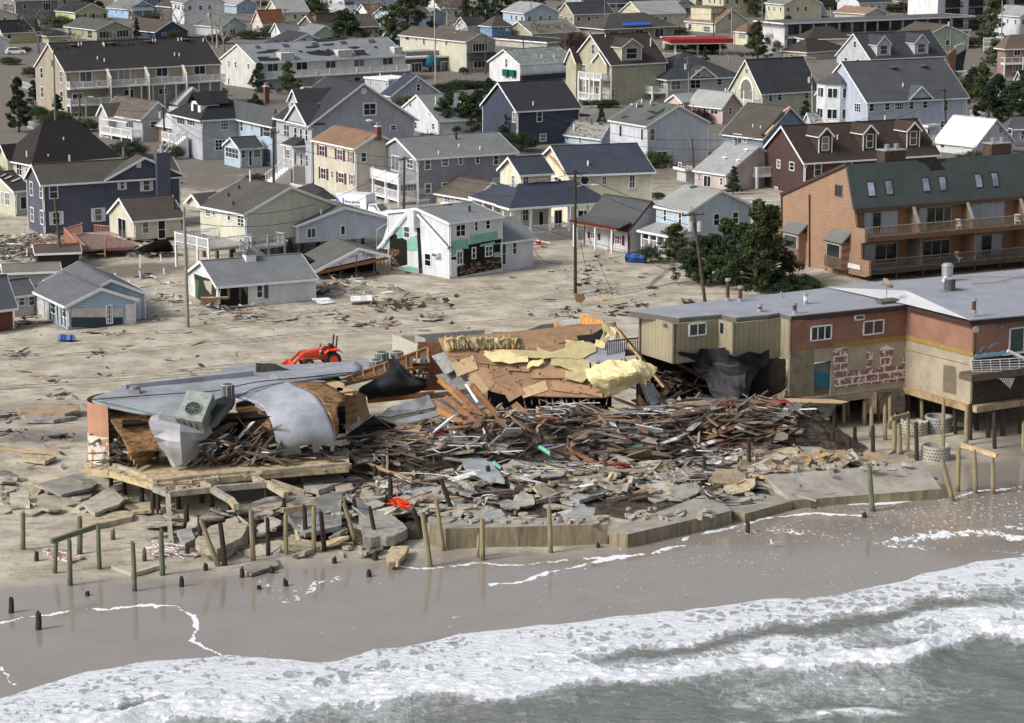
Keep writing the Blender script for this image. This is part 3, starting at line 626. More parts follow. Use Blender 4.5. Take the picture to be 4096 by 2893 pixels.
h.roofpatch([[(1215,1000),(1260,995),(1300,1012),(1340,990),(1375,965),(1360,1000),(1300,1035),(1250,1020)],[(1205,1070),(1250,1045),(1300,1035),(1260,1065),(1220,1078)],[(1130,950),(1180,945),(1170,965),(1120,970)],[(975,1060),(1020,1040),(1045,1045),(1000,1065)],[(1262,940),(1290,938),(1270,955),(1255,955)]],plain((.03,.022,.02),.9),'missing_shingles')
zz=h.h*.42;h.balcony('f',h.a,h.a+2.4,zz,3,1.1,3,side=True,y0=-3.2,pr=.12)
h=grv=hs_('large lavender-grey three-storey house with steep black gable facing the street',a1,(498,1112,1660),(1420,1062),(187,1046),'v',750,(.40,.41,.45),(.04,.042,.048),ov=.45)
h.win('f',[(958,920,1082,1040)],bars=(2,1),fw=.18);h.win('f',[(1203,1120,1260,1175)]);h.win('l',[(250,1115,303,1230)],bars=(2,1));h.win('l',[(343,1140,370,1258),(393,1150,420,1270),(443,1158,468,1275),(398,1375,422,1490),(445,1385,472,1500)]);h.win('l',[(253,1335,305,1445)],bars=(2,1));h.win('l',[(340,1360,368,1490)],'door',(1,0))
gable_face(h,'l',297,485,1090,930,.35,ybase=1112);h.dormer(302,410,1040,900,800);M=MB();q=h.hit((965,815),'f');M.tube([q+Vector((0,.02,0)),q-Vector((0,.08,0))],.45,h.tm,16);M.build('gable_vent',h.root)
porch(h,'l',2.0,5.2,0,1.6,4.9,2,False,floor=2.2,pitch=.9);M=MB()
for i in range(8):M.box(-1.8-.35*i-.35,-1.8-.35*i,2.4,4.4,0,2.0-.25*i,h.tm)
for yy in(2.3,4.5):
 M.bar((-1.7,yy,3.1),(-4.6,yy,1.1),.08,.08,h.tm)
 for i in range(8):M.bar((-1.9-.36*i,yy,2-.25*i),(-1.9-.36*i,yy,3.0-.25*i),.06,.06,h.tm)
M.build('front_steps',h.root)
h=hs_('boxy pale building with bright white flat roof',a1,(1190,725,860),(1415,692),(975,690),'flat',None,(.45,.46,.48),(.75,.75,.76),rmat=plain((.78,.79,.82),.6),ov=.15);h.win('l',[(1018,715,1035,768),(1070,738,1084,770),(1168,740,1183,808)]);h.vents([(1113,690)],.6,.1)
h=hs_('lavender-grey gabled house with small upper window and navy roof',a1,(1215,868,935),(1655,832),(1130,780),'v',680,(.36,.39,.46),(.045,.05,.07));h.win('f',[(1437,752,1475,822)]);h.patch('f',[(1445,700,1465,728)],trim(),'gable_vent')
h=hs_('white house with long mossy grey-green roof',a1,(1635,1088,1225),(2145,1052),(1270,930),'u',855,(.60,.62,.64),(.17,.19,.19),ov=.2);h.win('l',[(1373,895,1397,962),(1413,1090,1445,1155),(1580,1105,1603,1165)]);h.vents([(1612,945)],1.3,.1);h.vents([(1637,950),(1838,925)],.5)
h=hs_('pale blue two-storey house behind the street pole',a1,(165,1137,1500),(215,1130),(-230,1042),'hip',940,(.40,.50,.60),(.075,.08,.085),ov=.5);h.win('l',[(65,1130,130,1230)],sh=blk_sh);h.win('l',[(70,1330,133,1460)],bars=(4,0));h.win('l',[(-141,1085,-114,1180),(-42,1103,-25,1172),(-20,1330,40,1415)])
h=blk=hs_('white-fronted house under a broad jet black roof with dormer and steps',a0,(1820,1078,1440),(2296,1045),(1540,998),'hip',825,(.42,.44,.47),(.025,.027,.03),ov=.55)
h.win('l',[(1590,1030,1660,1120),(1680,1050,1750,1130)],bars=(3,0));h.win('l',[(1803,1088,1818,1150)]);h.win('f',[(1975,1070,2050,1168),(1925,1250,2030,1350)],bars=(3,2));M=MB();q=h.hit((1720,960),'l')
M.box(.6,3.5,q.y-1.6,q.y+1.6,h.h+.2,h.h+2.3,trim());o=M.build('dormer',h.root);M=MB()
for sg in(-1,1):M.slab([(.1,q.y+sg*2,h.h+2.0),(5,q.y+sg*2,h.h+2.0),(5,q.y,h.h+3.6),(.1,q.y,h.h+3.6)],.1,h.rm)
M.build('dormer_roof',o);M=MB();M.box(.52,.6,q.y-.7,q.y+.7,h.h+.7,h.h+1.9,glass());M.build('dormer_window',o)
M=MB()
for i in range(12):M.box(-.5-.33*i-.33,-.5-.33*i,h.b*.35,h.b*.35+1.6,0,3-.25*i,h.tm)
for yy in(h.b*.35-.1,h.b*.35+1.7):
 M.bar((-.5,yy,4),(-4.5,yy,1),.1,.1,h.tm)
 for i in range(12):M.bar((-.6-.33*i,yy,3-.25*i),(-.6-.33*i,yy,3.9-.25*i),.06,.06,h.tm)
M.build('front_steps',h.root);h.balcony('l',h.b*.5,h.b*.95,2.2,1.8,1,3);h.chimney((0+2377,780,2418,880),plain((.16,.07,.055),.9),.6)
h=hs_('little pale blue sunroom house with gable and window bands',a0,(2155,1330,1510),(2345,1318),(2015,1300),'u',1238,(.42,.54,.64),(.06,.062,.066),ov=.3);h.win('l',[(2025,1325,2140,1420)],bars=(4,1));h.win('f',[(2158,1345,2205,1422),(2270,1340,2340,1415)]);h.win('f',[(2228,1348,2262,1490)],'door')
h=hs_('light grey bungalow with brown roof and white pergola front',a0,(1275,1065,1275),(1560,985),(915,1015),'v',915,(.45,.46,.47),(.115,.10,.085),ov=.3);h.win('f',[(1345,1085,1410,1148)]);h.win('l',[(1130,1078,1200,1150),(960,1060,1010,1160)],bars=(3,0));h.balcony('l',.3,h.b*.8,.8,1.6,1,4)
gable_face(h,'l',945,1035,1025,930,1.2);M=MB()
for i in range(12):M.bar((-2.2,1+i*.6,3.1),(0,1+i*.6,3.2),.08,.1,h.tm)
M.bar((-2.1,.5,3),(-2.1,8.2,3),.12,.15,h.tm);M.build('pergola',h.root)
h=hs_('tan brick cottage with pale metal roof and red shutters',a0,(1565,1130,1290),(1835,1060),(1400,1085),'v',985,(.3,.23,.16),(.42,.44,.45),wmat=plain((.27,.19,.12),.9,.4,8),rmat=plain((.42,.44,.46),.6,.1));h.win('l',[(1455,1120,1480,1190)],sh=red_sh);h.win('l',[(1520,1130,1545,1270)],'door',(1,1))
h=hs_('white house with pale ribbed roof rising behind the brown bungalow',a0,(1600,945,1000),(1860,850),(1545,930),'v',790,(.5,.5,.48),(.36,.37,.38),rmat=plain((.4,.42,.43),.6,.1))
h=hs_('pale yellow house under a big black-brown hip roof with arched window',a0,(300,1478,1640),(1050,1290),(30,1405),'hip',1085,(.5,.5,.38),(.03,.026,.025),ov=.45);h.win('l',[(60,1435,108,1550),(150,1460,200,1575)],bars=(2,1));h.win('l',[(230,1505,252,1560)]);gable_face(h,'l',25,110,1400,1300,.7);h.vents([(572,1270),(240,1395),(434,1425)],.6)
h=hs_('grey flat roof of a low house at the left edge',a0,(-60,1390,1500),(330,1185),(-90,1380),'flat',None,(.35,.36,.38),(.2,.21,.22),rmat=shingle((.2,.21,.225)))
h=hs_('yellow lower wing with skylit dark roof and arched windows at the left edge',b0,(140,365,600),(262,350),(-180,330),'u',205,(.48,.48,.37),(.05,.045,.042));h.win('l',[(10,370,30,490),(45,380,90,500)],bars=(2,1));h.win('f',[(178,415,240,535)],'door',(1,0),gm=plain((.02,.02,.02)));h.skylights([[(-10,250),(50,220),(64,226),(10,252)],[(25,270),(90,238),(125,240),(50,276)],[(85,290),(180,255),(200,262),(110,300)]],plain((.5,.5,.5),.3))
# second street
h=pur=hs_('slate blue two-storey house with white shutters and side chimney',b0,(398,306,765),(1608,232),(240,260),'u',135,(.085,.093,.135),(.075,.07,.062),ov=.3)
h.win('f',[(438,313,520,440)]);h.win('f',[(468,552,542,672),(845,520,918,642),(1072,272,1117,357),(1280,258,1347,370)],sh=wht_sh);h.win('l',[(270,285,298,410),(357,308,388,435),(276,515,306,642),(364,543,394,670)])
gable_face(h,'f',945,1640,240,66,.12,ybase=300);h.patch('f',[(1220,100,1262,158)],trim(),'gable_vent',.18);q0,hw,hz=h.rect((1385,20,1505,405),'f');M=MB();M.box(q0.x-hw,q0.x+hw,-.9,0,0,q0.z+hz,h.wm);M.build('chimney',h.root);M=MB();M.tube([(q0.x,-.45,q0.z+hz),(q0.x,-.45,q0.z+hz+.9)],.22,plain((.3,.33,.36),.4),10);M.build('flue',h.root)
h.vents([(625,100)],.7,.13,plain((.4,.4,.4)));h.vents([(1108,45)],.8,.15,plain((.15,.15,.15)));
M=MB();M.box(h.a*.5,h.a*.5+1,-.5,.2,0,.8,concrete());M.build('foundation',h.root)
h=crm=hs_('cream bungalow with brown roof and open door beside the pink deck',b0,(1207,634,850),(1640,602),(985,568),'u',440,(.56,.53,.42),(.072,.063,.055),base=.5,ov=.25);h.win('l',[(1062,612,1134,795)],'sliding_door',(2,0));h.win('f',[(1272,640,1338,752)]);h.win('f',[(1413,628,1487,800)],'door',(1,1),gm=plain((.01,.01,.01)));h.win('f',[(1617,620,1640,725)]);h.vents([(1568,530)],2.6,.1,plain((.02,.02,.02)))
M=MB();pk=wood((.36,.19,.145),.8);A=[G(b0(*p),.9)for p in((580,790),(735,745),(985,765),(1245,855),(1200,870),(940,885),(690,905))]
root=empty('pink_deck',G(b0(850,900)),0,'storm-battered pink timber deck with railings in front of the cream bungalow','deck');W=lambda v:Vector(v)-root.location
M.slab([W(p)for p in A],.18,pk);M.build('deck_floor',root);M=MB()
for i,j in((0,1),(0,6),(1,2),(4,5)):
 p,q=A[i],A[j]
 if(i,j)==(4,5):q=p+(q-p)*.95
 if(i,j)==(1,2):p=p+(q-p)*.45
 n=max(2,int((q-p).length/.2));M.bar(W(p)+Vector((0,0,1)),W(q)+Vector((0,0,1)),.14,.07,pk)
 for k in range(n+1):t=W(p+(q-p)*(k/n));M.bar(t-Vector((0,0,.3)),t+Vector((0,0,1)),.06,.06,pk)
for i in(0,1,5,6):M.bar(W(A[i])-Vector((0,0,.9)),W(A[i])+Vector((0,0,1.15)),.14,.14,pk)
M.build('railing',root);M=MB();c=W(G(b0(690,870),1.35));M.bar(W(A[0])+Vector((.7,0,.45)),W(A[6])+Vector((.6,.5,.45)),.5,.1,pk);M.build('bench',root)
h=yel=hs_('raised pale yellow house with taupe gable and white decks',b0,(2205,572,1060),(2999,478),(1800,492),'v',335,(.58,.57,.46),(.085,.08,.075),base=2.6,ov=.3)
h.win('l',[(2040,540,2072,637)]);h.win('l',[(2130,582,2192,690),(1845,515,1890,600)],'sliding_door',(2,2));h.win('l',[(1905,510,1930,590)]);gable_face(h,'l',1690,1810,475,400,.1,ybase=500);h.vents([(2245,285)],1.2,.1);h.vents([(2145,350),(2050,420),(2093,495)],.4,.1,plain((.02,.02,.02)))
h.balcony('l',-1.2,h.b*.6,2.6,5.2,1,4,pr=.1,floor=wood((.3,.28,.25)));M=MB()
for x in(0,h.a*.33,h.a*.66,h.a-.3):
 for y in(0,h.b*.33,h.b*.66,h.b-.3):M.box(x,x+.3,y,y+.3,0,2.6,wood((.12,.1,.085)))
M.build('piling',h.root)
M=MB();gd=plain((.4,.42,.43),.7);x0=-2.5
for i in range(11):M.box(x0+.3*i,x0+.3*i+.34,-4.2,-2.8,2.4-.24*i,2.45-.24*i,gd)
for yy in(-4.2,-2.8):
 M.bar((x0,yy,3.5),(x0+3.3,yy,.9),.1,.1,gd);M.bar((x0,yy,2.5),(x0+3.3,yy,-.1),.06,.25,gd)
 for i in range(17):M.bar((x0+.2*i,yy,2.5-.16*i),(x0+.2*i,yy,3.5-.16*i),.06,.06,gd)
M.build('outdoor_stairs',h.root);h.balcony('f',-1,3,2.5,1.5,1.05,3,pm=gd,y0=1.2)
h=lbx=hs_('white and blue-grey vinyl house with dark green-grey roof and two skylights',b1,(375,680,1010),(1208,632),(-50,592),'v',518,(.50,.54,.62),(.10,.112,.108),base=2.0,ov=.22)
h.win('f',[(453,697,540,792)],bars=(2,0));h.win('f',[(755,675,803,765)],bars=(1,0));h.win('l',[(92,648,160,832)],'sliding_door',(2,0));h.win('l',[(193,672,258,768)],bars=(3,0));h.skylights([[(315,515),(400,485),(438,488),(355,522)],[(440,550),(520,518),(562,522),(480,558)]],plain((.25,.26,.24),.4));h.vents([(210,610),(585,578),(293,635)],.5);h.vents([(522,575)],.9,.12,plain((.4,.4,.4)));h.vents([(115,560)],1.6,.22,plain((.13,.13,.13)))
h.balcony('l',3.5,h.b+1,2.0,2.8,1.1,4,pm=gd,pr=.1);M=MB()
for x in(.1,h.a*.3,h.a*.6,h.a-.4):
 for y in(.1,h.b*.5,h.b-.4):M.box(x,x+.25,y,y+.25,0,2,wood((.12,.1,.085)))
M.build('piling',h.root);M=MB();M.tube([h.hit((1078,905),'f')+Vector((0,-.15,0)),h.hit((1078,715),'f')+Vector((0,-.15,0)),h.hit((1190,645),'f')+Vector((0,-.15,0))],.07,h.tm);M.build('downspout',h.root)
h=hs_('dark hip-roofed garage wing behind the taupe gable',b1,(500,470,560),(705,470),(380,380),'hip',340,(.3,.3,.28),(.04,.04,.04))
h=shut=hs_('cream two-storey house with terracotta roof and dark red shutters',a1,(893,1330,1795),(1290,1302),(522,1252),'v',1203,(.54,.51,.42),(.21,.13,.085),ov=.25)
h.win('l',[(568,1305,618,1400),(728,1340,780,1438),(838,1362,867,1455),(582,1505,632,1610),(740,1548,792,1645),(850,1565,878,1660)],bars=(2,1),sh=red_sh);h.win('l',[(672,1530,695,1600)],'door');h.win('f',[(938,1365,992,1455)]);h.chimney((1085,1045,1126,1112),plain((.16,.06,.045),.9));h.domes([(1015,1090)],.5,plain((.5,.5,.5)));h.roofpatch([[(1035,1115),(1090,1105),(1080,1125),(1030,1130)],[(975,1245),(1000,1240),(995,1250)]],plain((.03,.03,.03)),'torn_patch')
M=MB();n_=22;
for i in range(n_):y=h.b*(.3+.75*i/n_);M.box(-3.2,-3.13,y,y+.12,0,1.1,h.tm)
M.box(-3.2,-3.1,h.b*.3,h.b*1.05,.95,1.05,h.tm);M.build('picket_fence',h.root)
h=gap=hs_('grey two-storey house with stacked white balconies and grey shingle roof',b1,(1448,78,500),(2330,22),(1105,0),'u',-103,(.24,.245,.29),(.165,.175,.17),ov=.3)
h.win('f',[(1510,85,1568,180),(1663,75,1728,147),(1812,65,1855,135),(1965,55,2007,125),(2125,42,2180,137),(1512,300,1572,395),(1665,290,1728,340),(2125,255,2182,290)]);h.win('l',[(1217,50,1287,190),(1130,280,1165,370)],'sliding_door',(2,0));h.win('l',[(1355,80,1412,170),(1357,292,1415,388)],bars=(2,1));h.vents([(1795,-95)],.9,.14,plain((.03,.03,.03)));h.vents([(1638,38),(1820,-25),(2010,-5)],.4)
h.balcony('l',.2,h.b+4,h.h*.5,2.4,1,5,pr=.14,solid=True,up=.1);h.balcony('l',.2,h.b+3,.8,2.3,1,5,pr=.1);h.patch('f',[(1462,340,1505,395)],plain((.3,.3,.32)),'meter_box',.2)
h=ylw=hs_('pale yellow two-storey house with navy roof and missing rake board',b2,(515,218,668),(1250,188),(236,62),'u',-30,(.68,.66,.50),(.045,.052,.075),ov=.4)
h.win('f',[(805,235,850,315),(1045,218,1108,350)],fw=.22,bars=(2,1));h.win('f',[(580,530,705,658)],bars=(2,0),fw=.18);h.win('l',[(382,240,447,322)],bars=(2,1),fw=.15);q=h.hit((650,272),'f');M=MB();M.tube([q+Vector((0,.05,0)),q-Vector((0,.1,0))],.62,h.tm,18);o=M.build('oval_window',h.root);o.scale=(1,1,1);M=MB();M.tube([q+Vector((0,.05,0)),q-Vector((0,.13,0))],.45,glass(),18);M.build('pane',o);h.vents([(682,140)],.55,.12);h.patch('l',[(236,62,500,110)],trim(),'fallen_soffit',.05)if 0 else None
M=MB();P0,P1=h.hit((370,60),'l'),h.hit((500,210),'l');M.bar(P0+Vector((-.45,0,.1)),P1+Vector((-.45,0,.2)),.1,.3,wood((.35,.22,.12)));M.build('bare_rake',h.root)
h2=House('pale yellow front wing of the navy-roofed house with its pillared hip-roofed porch',b2,(80,215,800),(345,204),(-101,185),'u',72,(.68,.66,.50),(.045,.052,.075),ov=.35);h=h2
h.win('f',[(90,230,157,360)],bars=(2,2),fw=.15);h.win('l',[(-5,220,30,350)],bars=(2,2),fw=.15);h.win('f',[(92,520,150,640)],bars=(2,1));h.win('f',[(235,548,285,690)],'door',(1,0),gm=plain((.012,.012,.012)));h.win('f',[(380,540,448,700)],'sliding_door',(2,0),off=0)
zr=h.hit((80,470),'f').z;porch(h,'f',-2.8,h.a+5.5,.9,3.2,zr-.1,6,True,floor=1.0,pitch=2.2);porch(h,'l',-1,h.b+2,.9,2.6,zr-.1,4,True,floor=1.0,pitch=1.6)
h=hip=hs_('taupe garage with weathered brown hip roof',b1,(1950,442,545),(2270,322),(1612,376),'v',292,(.43,.40,.32),(.105,.09,.075),ov=.35);h.win('l',[(1688,408,1745,470),(1785,425,1840,470)],bars=(2,2));h.win('f',[(2045,455,2105,500)],bars=(1,0))
h=bung=hs_('white bungalow with charcoal roof, dark red trim and porch posts',b2,(1042,705,925),(1420,560),(655,655),'v',466,(.56,.58,.59),(.075,.08,.085),ov=.3,tr=plain((.12,.012,.018),.5));wt=trim()
h.win('l',[(705,742,768,800),(922,762,985,850)],bars=(3,1),sh=red_sh,fr=wt);h.win('l',[(830,770,862,892)],'door',(1,0),fr=wt,gm=plain((.5,.5,.48)));h.win('f',[(1157,750,1205,857)]);M=MB()
for y in(h.b*.12,h.b*.5,h.b*.92,h.b):M.bar((-1.6,y,0),(-1.6,y,2.55),.16,.16,wt)
M.build('porch_post',h.root);M=MB();M.bar((-1.65,0,2.65),(-1.65,h.b,2.65),.14,.3,wood((.5,.33,.1)));M.build('porch_beam',h.root);M=MB();M.slab([(-1.9,-.3,2.8),(-1.9,h.b+.3,2.8),(.1,h.b+.3,3.35),(.1,-.3,3.35)],.12,h.rm);M.bar((-1.93,-.3,2.85),(-1.93,h.b+.3,2.85),.08,.22,h.tm);M.build('porch_roof',h.root)
h=lb=hs_('light blue two-storey cottage with pale shingle roof by the pines',b2,(1578,552,965),(2140,492),(1300,502),'v',365,(.42,.52,.60),(.27,.275,.27),ov=.25)
h.win('l',[(1358,530,1391,647),(1492,558,1526,674)]);h.win('f',[(1803,568,1862,682),(1973,553,2032,667)]);h.patch('f',[(1912,405,1938,450)],plain((.4,.52,.62)),'gable_vent',.06);zr=h.hit((1500,700),'l').z;porch(h,'l',-.2,h.b*1.0,.9,2.2,zr-.5,5,False,floor=.7,pitch=.7);h.roofpatch([[(1590,335),(1640,325),(1672,335),(1610,350)]],plain((.05,.05,.05)),'bare_patch')
h=hs_('long low house with grey roof and pinkish siding',b2,(1915,217,370),(2480,60),(1645,167),'v',-30,(.50,.42,.40),(.27,.275,.275),ov=.25,rmat=plain((.28,.285,.29),.8,.12,1.2));h.win('l',[(1670,210,1692,285),(1865,245,1892,320)]);h.win('l',[(1718,228,1788,335)],'sliding_door',(2,0));h.domes([(2105,5),(1908,78),(2030,100)],.45,plain(WHITE));h.vents([(1620+380,-40)],.7,.12,plain((.3,.3,.3)))
h=hs_('flat white lean-to annex with fallen fence behind the street pole',b2,(1560,190,290),(1640,180),(1480,95),'flat',None,(.5,.5,.5),(.33,.33,.31));h.win('l',[(1495,110,1522,165)])
h=brn=hs_('dark brown house with three white-trimmed dormers',a3,(320,1450,1750),(1520,1365),(-60,1310),'u',1135,(.075,.047,.042),(.05,.035,.03),ov=.35)
h.win('f',[(412,1462,481,1582),(686,1445,752,1545),(1003,1422,1057,1520)]);h.win('l',[(80,1432,113,1512),(193,1452,238,1532),(60,1675,90,1715)]);h.vents([(622,1250),(1048,1080)],.6)
for r in((450,570,1368,1210,1145),(848,965,1345,1185,1120),(1240,1355,1318,1160,1096)):h.dormer(r[0],r[1],r[2],r[3],r[4])
h.balcony('l',h.b*.75,h.b*1.15,h.h-2.5,2.2,1.0,3,pr=.14);h.vents([(1483,1300)],1.2,.16,plain((.4,.4,.42)))
h=hs_('blue house with grey roof, white turret and arched window',a3,(882,912,1215),(1785,862),(440,815),'u',560,(.42,.47,.56),(.075,.08,.085),ov=.3);big=h
h.win('f',[(905,928,953,1002),(1045,918,1093,993),(1262,908,1310,985),(1385,900,1433,975),(1570,893,1615,1000)]);h.win('f',[(1545,1080,1640,1172)],bars=(3,2));h.win('f',[(1135,920,1218,988)],bars=(4,1));h.win('l',[(775,925,835,1008)],'sliding_door',(3,2));gable_face(h,'f',1262,1462,880,775,.15,ybase=882);h.domes([(1118,610),(1390,597)],.75,plain((.09,.1,.11),.5));h.vents([(1210,780)],.6)
M=MB();R8=[];q=h.hit((600,1000),'l');cx,cy,rr=.2,q.y,3.1
ztop=h.h+2.2
for i in range(8):t=math.pi/8+math.pi/4*i;R8.append((cx+rr*math.cos(t),cy+rr*math.sin(t)))
wtS=siding((.62,.65,.69));M.hexa([(*p,0)for p in R8],[(*p,ztop)for p in R8],wtS);tur=M.build('turret',h.root)
M=MB();E=[(cx+(p[0]-cx)*1.12,cy+(p[1]-cy)*1.12,ztop)for p in R8]
for i in range(8):M.poly([E[i],E[(i+1)%8],(cx+1.2,cy,ztop+2.4)],h.rm)
M.poly(E[::-1],h.tm);M.build('turret_roof',tur)
for zc in(ztop-1.4,ztop-4.6):
 for i in(3,4,5):
  p,q=Vector((*R8[i],zc)),Vector((*R8[(i+1)%8],zc));m=(p+q)/2;al=(q-p).normalized();out=al.cross(Vector((0,0,1)));hw=.85
  M=MB();M.slab([m+al*-hw+out*.06+Vector((0,0,-.8)),m+al*hw+out*.06+Vector((0,0,-.8)),m+al*hw+out*.06+Vector((0,0,.8)),m+al*-hw+out*.06+Vector((0,0,.8))],.06,h.tm,-out);w_=M.build('turret_window',tur)
  for sg in(-1,1):
   M=MB();c_=m+al*sg*hw*.46;M.slab([c_+al*-.33+out*.09+Vector((0,0,-.68)),c_+al*.33+out*.09+Vector((0,0,-.68)),c_+al*.33+out*.09+Vector((0,0,.68)),c_+al*-.33+out*.09+Vector((0,0,.68))],.02,glass(),-out);M.build('pane',w_)
h=hs_('pale grey-lavender house with two arched-window dormers and black roof',a3,(920,527,600),(1600,496),(618,492),'u',305,(.45,.46,.49),(.05,.052,.06),ov=.3);h.win('l',[(765,368,795,430),(683,515,713,575),(790,530,822,575)]);h.win('f',[(1005,540,1055,562),(1343,522,1392,548)])
for r in((972,1095,498,395,322),(1308,1432,484,378,308)):h.dormer(*r)
h.roofpatch([[(1310,325),(1340,310),(1365,315),(1330,338)]],wood((.5,.33,.2)),'bare_patch')
h=hs_('cream house with dark brown two-tier roof near the black and white motel',a3,(345,470,540),(800,400),(138,445),'hip',340,(.58,.56,.42),(.05,.04,.037),ov=.5);h.win('l',[(195,488,250,512)],bars=(2,0))
h=hs_('cream upper storey with windows under a dark brown hip roof',a3,(345,352,520),(740,350),(258,322),'hip',245,(.58,.56,.42),(.05,.04,.037),ov=.3);h.win('l',[(282,347,340,395)],bars=(2,2));h.win('f',[(360,368,410,418)],bars=(2,2))
h=hs_('low house with grey roof torn to tan patches',a3,(385,1108,1180),(1500,1062),(330,1090),'u',1018,(.4,.42,.42),(.27,.29,.3),ov=.25,rmat=shingle((.27,.3,.31),.5,(.07,.07,.075)));h.roofpatch([[(430,1090),(560,1080),(570,1100),(430,1105)],[(620,1075),(760,1070),(750,1090),(640,1095)],[(800,1080),(940,1072),(930,1085),(800,1092)],[(1140,1012),(1230,1010),(1220,1028),(1150,1028)],[(1310,1048),(1450,1042),(1470,1065),(1380,1080),(1340,1062)]],wood((.45,.3,.19)),'bare_patch');h.vents([(1010,1035)],.6)
h=hs_('small teal-doored white annex beside the blue house',a3,(1430,1140,1260),(1510,1130),(1400,1120),'flat',None,(.6,.62,.64),(.3,.3,.3));h.patch('f',[(1420+12,1160,1448,1210)],plain((.03,.12,.25)),'blue_shutter')
h=hs_('white house with white metal roof and small gable window',a3,(1860,1310,1400),(2200,1225),(1498,1245),'v',1075,(.55,.57,.60),(.55,.57,.6),ov=.25,rmat=plain((.55,.57,.59),.5,.08));h.win('f',[(2065,1135,2112,1200)]);h.win('l',[(1545,1275,1590,1330),(1720,1305,1780,1330)])
h=hs_('pale house with dark grey hip roof at the right edge',a3,(2145,1160,1310),(2420,1185),(2095,1132),'hip',1055,(.5,.52,.54),(.09,.095,.1));h.win('f',[(2268,1170,2300,1255)]);h.win('l',[(2150,1150,2190,1250)])
h=hs_('mauve-brown two-storey house with white railed balcony at the right edge',a3,(2122,440,690),(2420,432),(2060,422),'hip',315,(.27,.185,.16),(.12,.1,.08),ov=.6);h.win('f',[(2205,448,2265,505)],'sliding_door',(2,0));h.win('f',[(2192,578,2245,645)],bars=(2,0));h.balcony('f',-1,h.a,h.h*.5,1.6,1.1,3,sp=1.6)
h=hs_('beige garage with charcoal roof beside the dark pines',a3,(2128,820,900),(2262,745),(1912,787),'v',735,(.42,.4,.36),(.06,.065,.075),ov=.2)
h=hs_('pale clapboard house corner at the right edge',a3,(2262,690,900),(2420,650),(2235,690),'u',640,(.45,.47,.5),DK)
h=hs_('slate blue cottage whose dark roof has split open',a2,(2250,1238,1345),(2700,1095),(1890,1168),'v',965,(.2,.25,.32),(.075,.07,.06),ov=.3);h.win('l',[(1985,1200,2065,1290),(2080,1215,2110,1285)],bars=(2,1));h.vents([(2160,1140),(2230,1150)],.4)
h.roofpatch([[(2230,1215),(2320,1130),(2420,1010),(2470,960),(2440,1040),(2370,1110),(2300,1200),(2260,1235)]],plain((.015,.012,.01),.9),'roof_tear',.03);h.roofpatch([[(2265,1205),(2340,1130),(2360,1120),(2285,1215)],[(2430,1000),(2490,955),(2500,965),(2440,1010)]],wood((.42,.28,.16)),'bare_rafter',.06)
# ---------------------------------------------------------------- sand, street, surf
def vnoise(x,y,seed=0):
 xi=np.floor(x).astype(np.int64);yi=np.floor(y).astype(np.int64);fx=x-xi;fy=y-yi
 fx=fx*fx*(3-2*fx);fy=fy*fy*(3-2*fy)
 def hsh(a,b):
  n=(a*374761393+b*668265263+seed*1442695041)&0x7fffffff;n=((n^(n>>13))*1274126177)&0x7fffffff
  return((n^(n>>16))&0xffff)/65535.0
 return(hsh(xi,yi)*(1-fx)+hsh(xi+1,yi)*fx)*(1-fy)+(hsh(xi,yi+1)*(1-fx)+hsh(xi+1,yi+1)*fx)*fy
def fbm(x,y,o=4,seed=0):
 r=0;a=.5;t=0
 for i in range(o):r=r+a*vnoise(x*2**i,y*2**i,seed+i);t+=a;a*=.5
 return r/t
def curve(pts,ext=True):            # photo rows of a shoreline -> Y as a function of X on the beach
 w=[G(p)for p in pts];xs=[p.x for p in w];ys=[p.y for p in w]
 if ext:
  xs=[xs[0]-60]+xs+[xs[-1]+60];ys=[ys[0]+(ys[0]-ys[1])/(xs[2]-xs[1])*60*.5*1.0]+ys+[ys[-1]+(ys[-1]-ys[-2])/(xs[-2]-xs[-3])*60*.5]
 o=np.argsort(xs);xs=np.array(xs)[o];ys=np.array(ys)[o]
 return lambda X:np.interp(X,xs,ys)
edgeP=[d0(*p)for p in((0,1465),(230,1395),(400,1345),(540,1305),(850,1245),(1150,1215),(1400,1215),(1700,1230),(1900,1237),(2110,1228))]+[d1(*p)for p in((200,1158),(600,1105),(1000,1035),(1400,1000),(1700,950),(2100,936))]+[d2(*p)for p in((400,872),(900,825),(1400,745),(1500,690),(1800,625),(2121,590))]
E_=curve(edgeP)
AB_=curve([(-100,2900),(444,2853),(579,2821),(836,2808),(1093,2792),(1366,2747),(1713,2715),(1900,2667),(2459,2609),(2732,2594),(3041,2532),(3439,2467),(3697,2422),(4096,2387)])
C_=curve([(500,2960),(1000,2900),(1366,2860),(1688,2827),(1880,2808),(2202,2776),(2732,2736),(3053,2725),(3362,2705),(3560,2690),(3800,2640),(4096,2600)])
D_=curve([(3000,2720),(3375,2654),(3619,2615),(3825,2586),(4096,2557)])
wet_=curve([(-50,2345),(500,2330),(900,2300),(1250,2275),(1600,2275),(1750,2215),(2400,2180),(2700,2110),(3100,2050),(3500,1960),(3700,1860),(4096,1790)])
